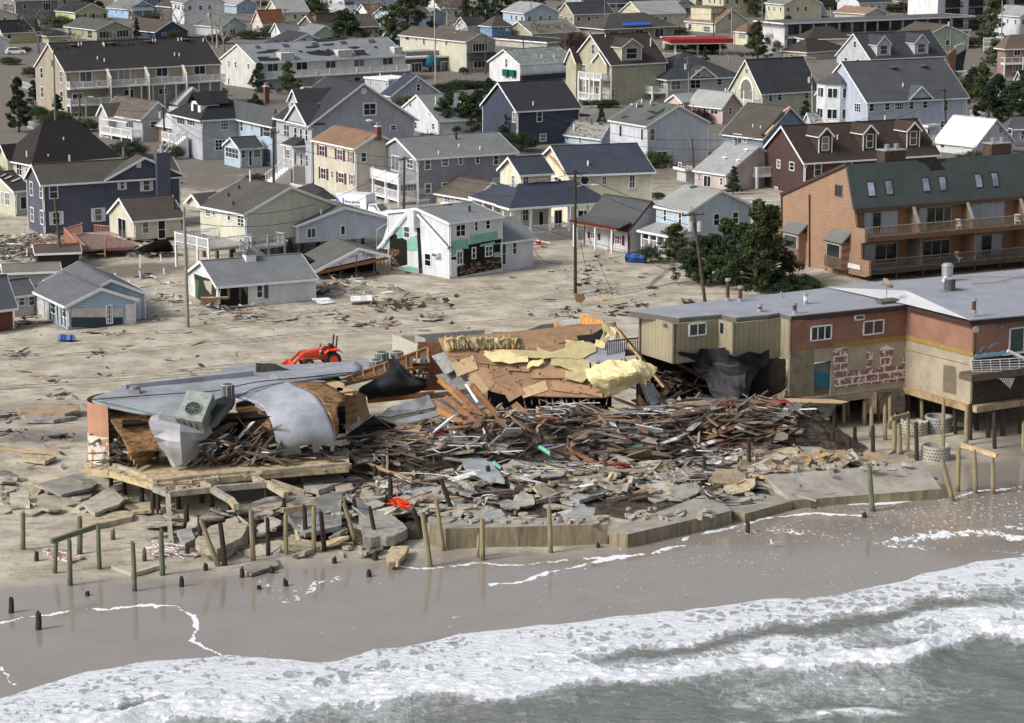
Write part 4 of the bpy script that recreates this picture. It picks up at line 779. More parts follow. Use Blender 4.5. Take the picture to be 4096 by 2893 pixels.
def grid_mesh(name,X,Y,Z,attrs,mat,kind):
 r,c=X.shape;me=bpy.data.meshes.new(name);nv=r*c
 i=np.arange(nv).reshape(r,c);q=np.stack([i[:-1,:-1],i[1:,:-1],i[1:,1:],i[:-1,1:]],-1).reshape(-1,4).astype(np.int32)
 me.vertices.add(nv);me.vertices.foreach_set('co',np.stack([X,Y,Z],-1).astype(np.float32).ravel())
 me.loops.add(q.size);me.loops.foreach_set('vertex_index',q.ravel());me.polygons.add(len(q))
 me.polygons.foreach_set('loop_start',np.arange(0,q.size,4,dtype=np.int32));me.polygons.foreach_set('loop_total',np.full(len(q),4,dtype=np.int32))
 me.polygons.foreach_set('use_smooth',np.ones(len(q),dtype=bool));me.update()
 for k,a in attrs.items():at=me.attributes.new(k,'FLOAT','POINT');at.data.foreach_set('value',a.astype(np.float32).ravel())
 me.materials.append(mat);o=bpy.data.objects.new(name,me);COL.objects.link(o);o['kind']=kind;return o
def attr(nt,name):a=nt.nodes.new('ShaderNodeAttribute');a.attribute_name=name;return a.outputs['Fac']
def sstep(a,b,x):t=np.clip((x-a)/(b-a),0,1);return t*t*(3-2*t)
# rows of the sand sheet get finer towards the water
py=np.concatenate([np.linspace(-508,-440,30)[:-1],np.linspace(-440,900,230)[:-1],np.linspace(900,1500,150)[:-1],np.linspace(1500,3300,420)])
ang=PITCH+np.arctan((py-1446.5)/F);Yr=H/np.tan(ang)
tx=np.concatenate([np.linspace(-3,-.30,12)[:-1],np.linspace(-.30,.30,640),np.linspace(.30,3,12)[1:]])
Y,X=np.meshgrid(Yr,tx,indexing='ij');X=X*Y
dw=Y-wet_(X)                       # >0: dry side
dw=dw+(fbm(X*.12,Y*.12,3,5)-.5)*10
wet=1-sstep(-1.5,5.0,dw)
near=(Y<420)
dry=np.clip(1-wet,0,1)*near
def track(pts,wd):
 w=[G(p)for p in pts];D=np.full(X.shape,1e9)
 for a,b in zip(w[:-1],w[1:]):
  dx,dy=b.x-a.x,b.y-a.y;L2=dx*dx+dy*dy
  t=np.clip(((X-a.x)*dx+(Y-a.y)*dy)/L2,0,1);D=np.minimum(D,np.hypot(X-a.x-t*dx,Y-a.y-t*dy))
 return np.exp(-(D/wd)**2)
beach=(Y>100)&(Y<260)
Z=dry*((fbm(X*.07,Y*.07,4,1)-.5)*.7*sstep(120,190,Y)+(fbm(X*.6,Y*.6,4,2)-.5)*.16)*(Y<300)
Z=Z+wet*(fbm(X*.05,Y*.05,2,8)-.5)*.06
ex,ey=X[beach],Y[beach]
foam=np.zeros(X.shape);fleck=np.zeros(X.shape)
Xd=X+(fbm(X*.5,Y*.5,4,31)-.5)*1.2;Yd=Y+(fbm(X*.5,Y*.5,4,32)-.5)*2.0
brk=fbm(X*.55,Y*.4,3,63)
def line(pts,wd,s=1.0):
 global foam
 w=[G(p)for p in pts];m=(Y>105)&(Y<175);D=np.full(m.sum(),1e9);xx,yy=Xd[m],Yd[m]
 for a,b in zip(w[:-1],w[1:]):
  dx,dy=b.x-a.x,b.y-a.y;t=np.clip(((xx-a.x)*dx+(yy-a.y)*dy)/(dx*dx+dy*dy),0,1);D=np.minimum(D,np.hypot(xx-a.x-t*dx,(yy-a.y-t*dy)*.55))
 foam[m]=np.maximum(foam[m],s*np.exp(-(D/(wd*(.4+1.3*brk[m])))**2)*np.clip(.25+1.5*brk[m],0,1.1))
line([d0(*p)for p in((-40,1005),(240,945),(480,915),(750,898),(930,892),(1080,915),(1200,970))],.11,.9)
line([d0(*p)for p in((1200,970),(1215,1020),(1215,1080),(1290,1140),(1380,1205))],.2,.95)
line([d1(*p)for p in((965,772),(1120,735),(1300,690),(1500,645),(1700,600),(2124,520))],.22,.85)
line([d1(*p)for p in((300,640),(560,655),(900,625),(1300,620),(1700,600),(2100,545))],.1,.75)
line([d2(*p)for p in((-20,460),(180,425),(450,370),(620,350),(800,322),(1100,318))],.2,.85)
line([d2(*p)for p in((980,258),(1200,255),(1500,232),(1600,225))],.2,.8)
line([d2(*p)for p in((1650,225),(1850,185),(2121,148))],.1,.8)
line([d2(*p)for p in((1500,480),(1800,440),(2121,470))],.6,.6);line([d2(*p)for p in((1000,520),(1500,470),(1900,420),(2121,400))],.8,.5)
line([d2(*p)for p in((300,430),(800,440),(1200,520),(1700,540),(2121,560))],.5,.45)
line([d0(*p)for p in((1620,750),(1720,790),(1760,860),(1900,830),(2000,740),(2124,705))],.35,.55)
line([d0(*p)for p in((0,1255),(40,1330),(110,1430))],.15,.6)
line([d1(*p)for p in((0,1025),(150,1050),(350,1090))],.12,.45);line([d1(*p)for p in((660,980),(720,960),(650,1040),(780,1070))],.15,.4)
line([d1(*p)for p in((0,810),(150,770),(300,720))],.06,.5)
def blob(p,rx,ry,s=1):c=G(p);return s*np.exp(-((X-c.x)/rx)**2-((Y-c.y)/ry)**2)
fleck=np.maximum.reduce([blob(d1(1700,780),9,9,.75),blob(d2(300,600),10,9,.85),blob(d2(900,700),8,7,.7),blob(d2(1500,350),10,8,1.15),blob(d2(2000,300),8,9,1.2),blob(d2(800,420),8,5,1.0),blob(d1(1200,900),6,6,.5),blob(d0(1800,780),3,3,.9),blob(d1(700,620),6,2.2,.9),blob(d0(1800,1100),5,5,.45),blob(d1(300,1000),7,5,.4)])
shells=np.maximum.reduce([blob(d0(200,700),5,6,1),blob(d0(-200,800),6,8,1)])
asph=np.zeros(X.shape)
for p,rx,ry,s in((b0(1200,1080),7,6,.9),(b0(1900,280),8,12,.8),(a1(1900,740),10,16,1),(a2(800,1030),9,8,.9),(b0(600,900),9,7,.6),(c0(300,900),9,6,.55),(c0(400,1100),7,4,.6),(b1(350,1330),6,4,.8),(a1(100,1560),6,8,.5),(b2(1400,250),4,12,.5),(a3(1650,420),14,20,1),(a0(100,900),12,30,.8),(v0(60,430),8,8,.6),(c1(300,250),14,3.0,.4),(b2(200,1250),10,3,.4)):
 asph=np.maximum(asph,blob(p,rx,ry,s))
asph=np.maximum(asph,sstep(265,330,Y)*.75)
for P in(((-50,1380),(700,1330),(1500,1250),(2100,1200),(2500,1120)),((-50,1440),(600,1400),(1300,1330),(1900,1290),(2500,1230)),((200,1520),(900,1470),(1250,1440)),((2300,1180),(2600,1140),(2700,1050)),((-50,1560),(400,1530),(900,1490)),((900,1290),(1500,1215),(2000,1150))):
 for q in(-1,1):asph=np.maximum(asph,.62*track([(x,y+q*5)for x,y in P],.33))
m,nt,b,L=newmat('sand');pos=geo(nt)
A={k:attr(nt,k)for k in('wet','foam','fleck','asph','shells')}
n1=noise(nt,.35,6,pos,.62);n2=noise(nt,5,5,pos,.7);n3=noise(nt,.08,3,pos)
dryc=mixc(nt,n3,ramp(nt,n1,[(.38,(.34,.285,.20)),(.5,(.45,.39,.295)),(.62,(.56,.50,.40))]),ramp(nt,n1,[(.38,(.31,.285,.24)),(.6,(.48,.445,.38))]))
dryc=mixc(nt,ramp(nt,n2,[(.33,(.8,)*3),(.42,(0,)*3)]),dryc,(.13,.11,.085))
mp=mapping(nt,pos,(.35,1.2,1),(0,0,math.radians(20)));n4=noise(nt,1.1,6,mp,.7,1.5)
dryc=mixc(nt,ramp(nt,n4,[(.53,(0,)*3),(.62,(.7,)*3)]),dryc,(.20,.185,.165))
am=mth(nt,'ADD',A['asph'],mth(nt,'MULTIPLY',mth(nt,'SUBTRACT',n1,.5),1.2))
dryc=mixc(nt,ramp(nt,am,[(.35,(0,)*3),(.62,(1,)*3)]),dryc,mixc(nt,n1,(.10,.095,.085),(.23,.205,.175)))
sh=mth(nt,'MULTIPLY',A['shells'],mth(nt,'GREATER_THAN',noise(nt,9,3,pos,.7),.6));
wc=mixc(nt,n1,(.20,.175,.15),(.29,.26,.225))
c=mixc(nt,A['wet'],dryc,wc);c=mixc(nt,sh,c,(.5,.42,.33))
vr=nt.nodes.new('ShaderNodeTexNoise');vr.inputs['Scale'].default_value=5.5;vr.inputs['Detail'].default_value=2;vr.inputs['Distortion'].default_value=.8;L.new(mapping(nt,pos,(1,.55,1),(0,0,math.radians(14))),vr.inputs['Vector'])
fn=noise(nt,2.2,6,mapping(nt,pos,(1,.6,1)),.75,.6)
fk=mth(nt,'MULTIPLY',mth(nt,'SUBTRACT',mth(nt,'ADD',vr.outputs[0],mth(nt,'MULTIPLY',A['fleck'],.15)),.77),9,clamp=True)
fl=mth(nt,'GREATER_THAN',mth(nt,'ADD',mth(nt,'MULTIPLY',A['foam'],.75),mth(nt,'MULTIPLY',mth(nt,'SUBTRACT',fn,.5),1.3)),.42)
fm=mth(nt,'MULTIPLY',mth(nt,'MAXIMUM',fk,fl),mth(nt,'MAXIMUM',mth(nt,'GREATER_THAN',A['fleck'],.05),mth(nt,'GREATER_THAN',A['foam'],.05)))
c=mixc(nt,fm,c,(.74,.76,.8));L.new(c,b.inputs['Base Color'])
wr=mth(nt,'MULTIPLY_ADD',n1,.16,.02);r=mth(nt,'ADD',mth(nt,'MULTIPLY',mth(nt,'SUBTRACT',1,A['wet']),.8),wr,clamp=True)
L.new(mth(nt,'MAXIMUM',r,mth(nt,'MULTIPLY',fm,.7)),b.inputs['Roughness'])
L.new(mth(nt,'MULTIPLY_ADD',A['wet'],.45,.1),b.inputs['Specular IOR Level'])
bh=mth(nt,'MULTIPLY',mth(nt,'ADD',n2,n1),mth(nt,'MULTIPLY_ADD',A['wet'],-.985,1));bump(nt,bh,b,.10,.6)
grid_mesh('sand',X,Y,Z,dict(wet=wet,foam=foam,fleck=fleck,asph=asph,shells=shells),m,'structure')
# the sea: from the foam edge out past the viewer
nrow,ncol=620,760
xs=np.linspace(-75,75,ncol);tt=np.linspace(0,1,nrow)**1.25
Xs,Tt=np.meshgrid(xs,tt);Ed=E_(Xs);Ys=Ed-Tt*(Ed-60)
Ys=Ys+((fbm(Xs*.35,Xs*0+3,3,40)-.5)*1.3)*(1-Tt)
def wave(d,front,back):return np.where(d>0,np.exp(-(d/front)**2),np.exp(-(np.abs(d)/back)**1.3))
jit=(fbm(Xs*.25,Ys*.1,3,21)-.5)*3.0
dA=Ys-AB_(Xs)+jit;dC=Ys-C_(Xs)+jit*1.2;dE=E_(Xs)-Ys
amp=.55+.45*fbm(Xs*.12,Xs*0,2,12)
Zs=.02+.10*sstep(0,1.2,dE)+.55*amp*wave(dA,.7,3.0)+1.35*amp*wave(dC,.9,3.8)+.7*amp*wave(Ys-D_(Xs)+jit,.8,3)*sstep(14,22,Xs)+.5*wave(dC+9+jit,2,4)+.3*wave(dC+19-jit,2,4)
ch=(fbm(Xs*.9,Ys*.9,4,23)-.5);Zs+=ch*.16*sstep(.5,6,dE)+(fbm(Xs*.3,Ys*.5,3,24)-.5)*.35*sstep(2,12,dE)
rough=np.exp(-(np.abs(dC)/1.6)**2)+np.exp(-(np.abs(dA)/1.1)**2);Zs+=rough*(fbm(Xs*3,Ys*3,3,26)-.5)*.35
big_=fbm(Xs*.16,Ys*.22,3,50)
f1=.70-.12*sstep(4,12,dE)+(big_-.5)*.4
z2=sstep(.5,-1.5,dA);f2=.70+(big_-.5)*.8+.2*sstep(3.5,0,dC)
xq=fbm(Xs*.08+3,Ys*.3,3,71);z3=sstep(0,-.9,dC);f3=.9*np.exp(-(np.abs(dC+.3)/.9)**2)+1.0*big_*np.exp(-np.abs(dC)/9)+.75*np.exp(-((dC+9+jit)/1.6)**2)*sstep(.45,.6,xq)+.6*np.exp(-((dC+19-jit)/1.5)**2)*sstep(.42,.6,xq)
fo=f1*(1-z2)+f2*z2;fo=fo*(1-z3)+f3*z3
fo=np.maximum(fo,.85*np.exp(-((dA-.25)/.5)**2));fo=np.maximum(fo,1.0*np.exp(-((dC-.5)/.9)**2));fo=np.maximum(fo,1.3*np.exp(-(dE/.16)**2))
clean=np.exp(-((dA+1.5)/.7)**2)*sstep(.45,.7,fbm(Xs*.12,Xs*0+9,2,60));fo=fo-clean*.5
fo=np.maximum(fo,.95*np.exp(-((Ys-D_(Xs)+jit-.4)/.8)**2)*sstep(14,20,Xs));shal=np.exp(-dE/5.0)
m,nt,b,L=newmat('sea');pos=geo(nt);fa=attr(nt,'foamy');sh=attr(nt,'shallow')
mp=mapping(nt,pos,(1,.62,1),(0,0,math.radians(16)))
w1=noise(nt,1.15,7,mp,.62,1.2);w2=noise(nt,4.5,5,mp,.7,.8)
vo=nt.nodes.new('ShaderNodeTexVoronoi');vo.feature='DISTANCE_TO_EDGE';vo.inputs['Scale'].default_value=1.3
dv=nt.nodes.new('ShaderNodeVectorMath');dv.operation='ADD';L.new(mp,dv.inputs[0]);nn=nt.nodes.new('ShaderNodeTexNoise');nn.inputs['Scale'].default_value=1.4;nn.inputs['Detail'].default_value=4;L.new(mp,nn.inputs['Vector']);L.new(nn.outputs[1],dv.inputs[1]);L.new(dv.outputs[0],vo.inputs['Vector'])
lace=ramp(nt,vo.outputs[0],[(0,(1,)*3),(.07,(.5,)*3),(.22,(0,)*3)])
w3=noise(nt,.55,4,mapping(nt,pos,(.6,1.5,1),(0,0,math.radians(16))),.6,1.5);val=mth(nt,'ADD',mth(nt,'ADD',mth(nt,'MULTIPLY',w1,.65),mth(nt,'MULTIPLY',w3,.4)),mth(nt,'MULTIPLY',w2,.2));val=mth(nt,'ADD',val,mth(nt,'MULTIPLY',mth(nt,'MULTIPLY',lace,mth(nt,'MULTIPLY',mth(nt,'SUBTRACT',fa,.25),1.8,clamp=True)),.22))
th=mth(nt,'SUBTRACT',1.02,mth(nt,'MULTIPLY',fa,.68));k=mth(nt,'MULTIPLY',mth(nt,'SUBTRACT',val,th),14,clamp=True)
k=mth(nt,'MAXIMUM',k,mth(nt,'MULTIPLY',mth(nt,'MULTIPLY',mth(nt,'SUBTRACT',val,mth(nt,'SUBTRACT',th,.2)),5,clamp=True),.42))
wcol=mixc(nt,sh,(.20,.215,.19),(.29,.265,.235));wcol=mixc(nt,noise(nt,.22,3,pos),wcol,(.15,.165,.16))
fc=mixc(nt,w2,(.66,.69,.74),(.86,.88,.92))
L.new(mixc(nt,k,wcol,fc),b.inputs['Base Color']);L.new(mth(nt,'MULTIPLY_ADD',k,.55,.12),b.inputs['Roughness']);b.inputs['Specular IOR Level'].default_value=.5;b.inputs['IOR'].default_value=1.33
rp=noise(nt,2.4,6,mapping(nt,pos,(.5,1.3,1),(0,0,math.radians(18))),.68,.6)
bump(nt,mth(nt,'ADD',rp,mth(nt,'MULTIPLY',k,.35)),b,.3,1)
grid_mesh('sea',Xs,Ys,Zs,dict(foamy=fo,shallow=shal),m,'structure')
# ---------------------------------------------------------------- storm-torn houses in the front row
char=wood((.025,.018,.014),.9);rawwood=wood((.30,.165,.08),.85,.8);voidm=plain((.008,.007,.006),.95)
def rot(h,face,rects,m,nm):h.patch(face,rects,m,nm)
h=tealh=hs_('white storm-stripped house with green insulation panels showing and a leaning chimney',b1,(1735,657,1160),(2205,588),(1185,640),'u',530,(.62,.645,.68),(.19,.20,.21),ov=.2)
h.win('l',[(1325,682,1382,792),(1513,925,1573,1047)]);h.win('f',[(1788,665,1880,780),(1797,905,1855,1030),(2052,858,2122,958)],bars=(2,1));h.win('f',[(1957,640,1990,730),(2055,626,2102,713),(1933,872,1972,978)])
gi=plain((.20,.42,.33),.6);T2=.02
for r in([(1740,820),(1905,800),(1905,885),(1740,890)],[(1920,765),(2165,728),(2165,800),(1920,850)],[(2010,850),(2140,820),(2140,850),(2010,870)],[(1738,890),(1795,890),(1790,935),(1738,945)],[(2130,920),(2190,915),(2190,960),(2130,965)]):h.patch('f',[r],gi,'insulation_panel',.035)
for r in([(1738,880),(1790,850),(1790,930),(1738,960)],[(1855,880),(2050,860),(2190,840),(2190,990),(2050,985),(1900,1030),(1855,1020)],[(1740,960),(1800,960),(1800,1130),(1740,1140)],[(1905,850),(2210,795),(2210,830),(1905,880)]):h.patch('f',[r],voidm,'tar_paper',.02)
h.patch('f',[[(1800,1050),(1950,1000),(2195,970),(2205,1060),(2000,1100),(1805,1140)]],rawwood,'bare_sheathing',.03)
h.patch('f',[[(1742,985),(1795,985),(1800,1130),(1742,1140)]],trim(),'loose_siding',.07)
for r in([(1265,695),(1322,692),(1322,790),(1270,795)],[(1355,800),(1445,760),(1445,905),(1360,905)],[(1195,790),(1195,880),(1165,880),(1168,810)],[(1290,1050),(1370,1045),(1370,1100),(1285,1100)],[(1372,1042),(1455,1060),(1455,1100),(1372,1100)],[(1232,740),(1262,700),(1262,755),(1235,755)]):h.patch('l',[r],gi,'insulation_panel',.035)
h.patch('l',[[(1200,780),(1245,752),(1330,800),(1355,810),(1358,1030),(1290,1045),(1215,1040),(1200,900)]],voidm,'wall_hole',.02)
h.patch('l',[[(1165,890),(1290,885),(1300,930),(1230,960),(1290,1030),(1260,1080),(1215,1060),(1200,960)]],rawwood,'bare_sheathing',.04)
h.patch('l',[[(1445,690),(1470,690),(1497,1130),(1465,1130)]],voidm,'chimney_scar',.05);h.patch('l',[[(1465,1065),(1492,1065),(1497,1132),(1465,1132)]],rawwood,'bare_sheathing',.07)
q,hw,hz=h.rect((1410,535,1468,692),'l');M=MB();M.hexa([(-.7,q.y-hw,q.z-hz),(0,q.y-hw,q.z-hz),(0,q.y+hw,q.z-hz),(-.7,q.y+hw,q.z-hz)],[(-.7,q.y-hw+.15,q.z+hz),(0,q.y-hw+.15,q.z+hz),(0,q.y+hw+.15,q.z+hz),(-.7,q.y+hw+.15,q.z+hz)],h.wm);M.build('chimney',h.root)
q,hw,hz=h.rect((1605,918,1657,957),'l');M=MB();M.box(-.45,0,q.y-hw,q.y+hw,q.z-hz,q.z+hz,trim());ac=M.build('air_conditioner',h.root);M=MB();M.box(-.47,-.45,q.y-hw*.8,q.y+hw*.8,q.z-hz*.7,q.z+hz*.6,plain((.12,.12,.12)));M.build('grille',ac)
# low side roofs of the white house
M=MB();A,B_,Cc=h.hit((1740,880),'l'),h.hit((1468,575),'l'),h.hit((1495,600),'l');o=Vector((-.25,0,0));M.slab([A+o+Vector((0,-.1,.1)),B_+o+Vector((0,0,.1)),B_+Vector((.4,0,.1)),A+Vector((.4,-.1,.1))],.15,h.rm);M.bar(A+o*1.3,B_+o*1.3,.08,.25,h.tm);D_2=h.hit((1115,882),'l');E2=h.hit((1395,530),'l');M.bar(D_2+o*1.3,E2+o*1.3,.08,.25,h.tm);M.build('rake_trim',h.root)
M=MB();F2=h.hit((1190,640),'l');M.poly([D_2,Vector((0,F2.y,D_2.z)),F2],h.wm);M.poly([D_2,F2,F2+Vector((5,0,0)),D_2+Vector((5,0,0))],h.rm);M.build('side_lean_to',h.root)
h.domes([(1697,488)],.55,plain(WHITE));h.vents([(1915,555)],.6,.13,plain((.03,.03,.03)))
M=MB();wb=h.wm;q=h.hit((2205,800),'f');M.hexa([(h.a,0.3,0),(h.a+4.4,.3,0),(h.a+4.4,4.5,0),(h.a,4.5,0)],[(h.a,.3,3.0),(h.a+4.4,.3,3.0),(h.a+4.4,4.5,3.0),(h.a,4.5,3.0)],wb);an=M.build('annex',h.root)
M=MB();M.slab([(h.a-.1,0,2.95),(h.a+4.7,0,2.95),(h.a+4.7,3.5,4.9),(h.a-.1,3.5,4.9)],.14,h.rm);M.bar((h.a-.1,-.03,2.9),(h.a+4.7,-.03,2.9),.06,.2,h.tm);M.build('annex_roof',an);h.win('f',[(2296,820,2340,940)],off=-.3);h.win('f',[(2190,832,2245,1035)],'door',(1,1),off=-.28,gm=plain((.03,.05,.10)))
# white garage-like cottage, left gable torn open
h=hs_('small white cottage with grey shingle roof and a torn-open gable end',b0,(1960,1222,1425),(2826,1152),(1692,1102),'u',1002,(.63,.65,.67),(.17,.18,.19),ov=.25)
h.patch('l',[[(1740,1110),(1795,1130),(1900,1165),(1945,1215),(1935,1330),(1900,1390),(1770,1400),(1755,1200)]],plain((.02,.028,.02),.9),'wall_hole',.03);h.patch('l',[[(1755,1160),(1790,1170),(1780,1340),(1757,1345)]],plain((.05,.11,.04)),'green_wall_scrap',.05);h.patch('l',[[(1830,1170),(1905,1180),(1900,1300),(1850,1240)]],plain((.4,.35,.3)),'drywall_scrap',.05)
h.patch('f',[[(1965,1240),(2222,1218),(2222,1385),(1965,1410)]],plain((.012,.01,.009),.95),'open_bay',.03);h.patch('f',[[(2035,1235),(2060,1232),(2060,1330),(2040,1340)],[(2140,1225),(2165,1222),(2158,1380),(2140,1330)],[(2180,1225),(2215,1222),(2212,1300),(2190,1260)]],wood((.2,.14,.1)),'broken_panel',.07)
h.win('f',[(2296,1205,2360,1330)],bars=(1,1));h.patch('f',[(2370,1195,2405,1330)],plain((.05,.085,.11)),'shutter',.06);q=h.on_roof((2240,985));M=MB();M.box(q.x-.5,q.x+.5,q.y-.4,q.y+.6,q.z-.3,q.z+.55,trim());M.hexa([(q.x-.6,q.y-.5,q.z+.55),(q.x+.6,q.y-.5,q.z+.55),(q.x+.6,q.y+.7,q.z+.55),(q.x-.6,q.y+.7,q.z+.55)],[(q.x-.1,q.y+.05,q.z+1.1),(q.x+.1,q.y+.05,q.z+1.1),(q.x+.1,q.y+.15,q.z+1.1),(q.x-.1,q.y+.15,q.z+1.1)],plain((.08,.08,.09)));M.tube([(q.x,q.y+.1,q.z+1),(q.x,q.y+.1,q.z+1.8)],.03,plain((.05,.05,.05)));M.bar((q.x-.25,q.y+.1,q.z+1.6),(q.x+.25,q.y+.1,q.z+1.6),.03,.05,plain((.05,.05,.05)));M.build('cupola',h.root)
# lower-left pale blue wreck
h=hs_('pale blue cottage with grey roof, twin gables and its porch wall stripped to studs',b0,(605,1397,1612),(1208,1358),(280,1318),'v',1245,(.36,.47,.57),(.12,.125,.135),ov=.25);wt=trim()
teal=plain((.03,.055,.07));cream=plain((.5,.48,.45));h.patch('f',[(640,1420,1100,1500)],cream,'porch_back_wall',.05);h.patch('f',[(640,1500,1100,1590)],teal,'dado_panel',.05);h.win('f',[(950,1388,1010,1560)],'door',(3,3),off=.08);h.patch('f',[(1125,1385,1205,1570)],plain((.6,.6,.64)),'white_panel',.06)
for r in((330,1355,400,1530),(410,1390,450,1550),(515,1410,540,1560)):h.patch('l',[r],plain((.48,.48,.46)),'bare_stud_wall',.05)
h.win('l',[(456,1358,502,1468),(560,1395,600,1505)]);M=MB()
for y in(.3,1.2,2.2,3.3,4.3):M.bar((-.1,y,.2),(-.1,y,h.h*.8),.08,.08,plain((.03,.03,.03)))
M.build('bare_stud',h.root);pass
h=hs_('rear gabled wing of the pale blue cottage',b0,(700,1330,1560),(1298,1296),(420,1240),'v',1168,(.36,.47,.57),(.12,.125,.135),ov=.25);h.patch('f',[(1135,1330,1262,1560)],plain((.6,.6,.64)),'white_panel',.06)
h=hs_('dark grey roofed link wing left of the pale blue cottage',b0,(130,1308,1500),(310,1290),(-20,1290),'u',1178,(.5,.5,.52),(.11,.115,.125),ov=.2,maxb=6);h.win('f',[(160,1310,225,1400),(250,1305,312,1400)])
h=hs_('olive grey roof of a low building behind the pale blue cottage',b0,(60,1185,1240),(520,1150),(-60,1160),'u',1100,(.3,.3,.28),(.17,.165,.145),maxb=4.5)
h=hs_('brick cottage with grey roof at the left edge',b0,(-260,1425,1650),(112,1382),(-420,1390),'u',1175,(.2,.06,.05),(.12,.13,.15),wmat=plain((.17,.05,.04),.9,.35,9),ov=.35)
h=hs_('collapsed little building lying low under brown shingles',b0,(340,1020,1062),(705,992),(250,972),'u',902,(.02,.018,.016),(.10,.07,.06),ov=.3,maxb=5)
# ---- frames for angled work
class Fr:
 def __init__(s,O,deg):
  s.O=Vector((O.x,O.y,0));a=math.radians(deg);s.u=Vector((math.cos(a),math.sin(a),0));s.v=Vector((-math.sin(a),math.cos(a),0));s.deg=deg
 def f(s,p,off=0.0):            # point of the upright plane parallel to the front
  d=ray(p);q=s.O+s.v*off;c=Vector((0,0,H));return c+d*((q-c).dot(s.v)/d.dot(s.v))
 def l(s,p,off=0.0):            # point of the upright plane parallel to the side
  d=ray(p);q=s.O+s.u*off;c=Vector((0,0,H));return c+d*((q-c).dot(s.u)/d.dot(s.u))
 def loc(s,P):P=Vector(P)-s.O;return Vector((P.dot(s.u),P.dot(s.v),P.z))
# ---- collapsed building with green-grey roof and wrapped gable
f=Fr(G(b1(560,1185)),24);ap=f.f(b1(925,888));bl_=f.f(b1(510,1105));br_=f.f(b1(1205,957));root=empty('collapsed_house',f.O,0,'collapsed house with green-grey roof over a crushed dark storey and white wrapped gable','house');W=lambda v:Vector(v)-f.O
bk=f.v*7.5;rm=shingle((.10,.108,.10));M=MB();up=Vector((0,0,.12));M.slab([W(bl_+up),W(ap+up),W(ap+bk+up+Vector((0,0,-.1))),W(bl_+bk+up-Vector((0,0,.2)))],.15,rm);M.slab([W(ap+up),W(br_+up),W(br_+bk+up),W(ap+bk+up)],.15,rm);M.build('roof',root)
M=MB()
for p,q in((bl_,ap),(ap,br_)):M.bar(W(p-f.v*.12),W(q-f.v*.12),.1,.28,trim())
M.build('rake_trim',root);M=MB();g1,g2,g3,g4=f.f(b1(600,1068)),ap-Vector((0,0,.25)),f.f(b1(1150,945)),f.f(b1(860,1010));M.slab([W(g1),W(g4),W(g3),W(g2)],.06,plain((.6,.6,.63),.5),-f.v);M.build('house_wrap',root)
M=MB()
for q in((560,1160),(650,1150),(760,1160),(900,1150),(1060,1150),(1120,1150),(1150,1150),(1185,1140)):
 b_=f.f(b1(*q));b_.z=0;t=min(1,max(0,(b_-bl_).dot(f.u)/max(.1,(ap-bl_).dot(f.u))));zt_=bl_.z*(1-t)+ap.z*t if t<1 else br_.z;M.bar(W(b_),W(Vector((b_.x,b_.y,zt_-.4))),.14,.14,wood((.12,.085,.06)))
M.build('stud',root);M=MB();M.bar(W(f.f(b1(560,1100))),W(f.f(b1(1190,968))),.3,.3,wood((.17,.08,.04)));M.build('sill_beam',root)
bx0,bx1=f.loc(bl_),f.loc(br_);M=MB();c=[f.O+f.u*(bx0.x+.6)+f.v*3,f.O+f.u*(bx1.x-.4)+f.v*3,f.O+f.u*(bx1.x-.4)+f.v*7,f.O+f.u*(bx0.x+.6)+f.v*7];M.hexa([W(p)for p in c],[W(p+Vector((0,0,1.6)))for p in c],voidm);M.build('crushed_storey',root)
def text_obj(txt,loc,along,up,size,mat,parent=None,name='lettering',ext=.01,italic=0):
 cu=bpy.data.curves.new(name,'FONT');cu.body=txt;cu.size=size;cu.extrude=ext;cu.align_x='CENTER';cu.align_y='CENTER';cu.shear=italic
 o=bpy.data.objects.new(name,cu);along=Vector(along).normalized();up=Vector(up).normalized();n=along.cross(up)
 o.matrix_world=Matrix(((along.x,up.x,n.x,loc[0]),(along.y,up.y,n.y,loc[1]),(along.z,up.z,n.z,loc[2]),(0,0,0,1)))
 dg_=bpy.context.evaluated_depsgraph_get;COL.objects.link(o);bpy.context.view_layer.update()
 me=bpy.data.meshes.new_from_object(o.evaluated_get(dg_()));mo=bpy.data.objects.new(name,me);mo.matrix_world=o.matrix_world.copy();COL.objects.unlink(o);bpy.data.objects.remove(o)
 me.materials.clear();me.materials.append(mat);COL.objects.link(mo)
 if parent is not None:mo.parent=parent;mo.matrix_parent_inverse=Matrix.Identity(4);pm=parent.matrix_world if parent.parent is None else parent.matrix_world;mo.matrix_basis=Matrix.LocRotScale(parent.location,parent.rotation_euler,None).inverted()@Matrix(((along.x,up.x,n.x,loc[0]),(along.y,up.y,n.y,loc[1]),(along.z,up.z,n.z,loc[2]),(0,0,0,1)))
 return mo
p=f.f(b1(1020,940),-.12);text_obj('Tyvek',p,(ap-bl_ if 0 else(f.u-Vector((0,0,.22)))),(0,0,1),.7,plain((.05,.06,.2)),root);p=f.f(b1(870,955),-.12)
M=MB();M.bar(W(p-f.u*.6),W(p+f.u*.6),.03,.09,plain((.3,.3,.4)));M.build('printed_line',root)
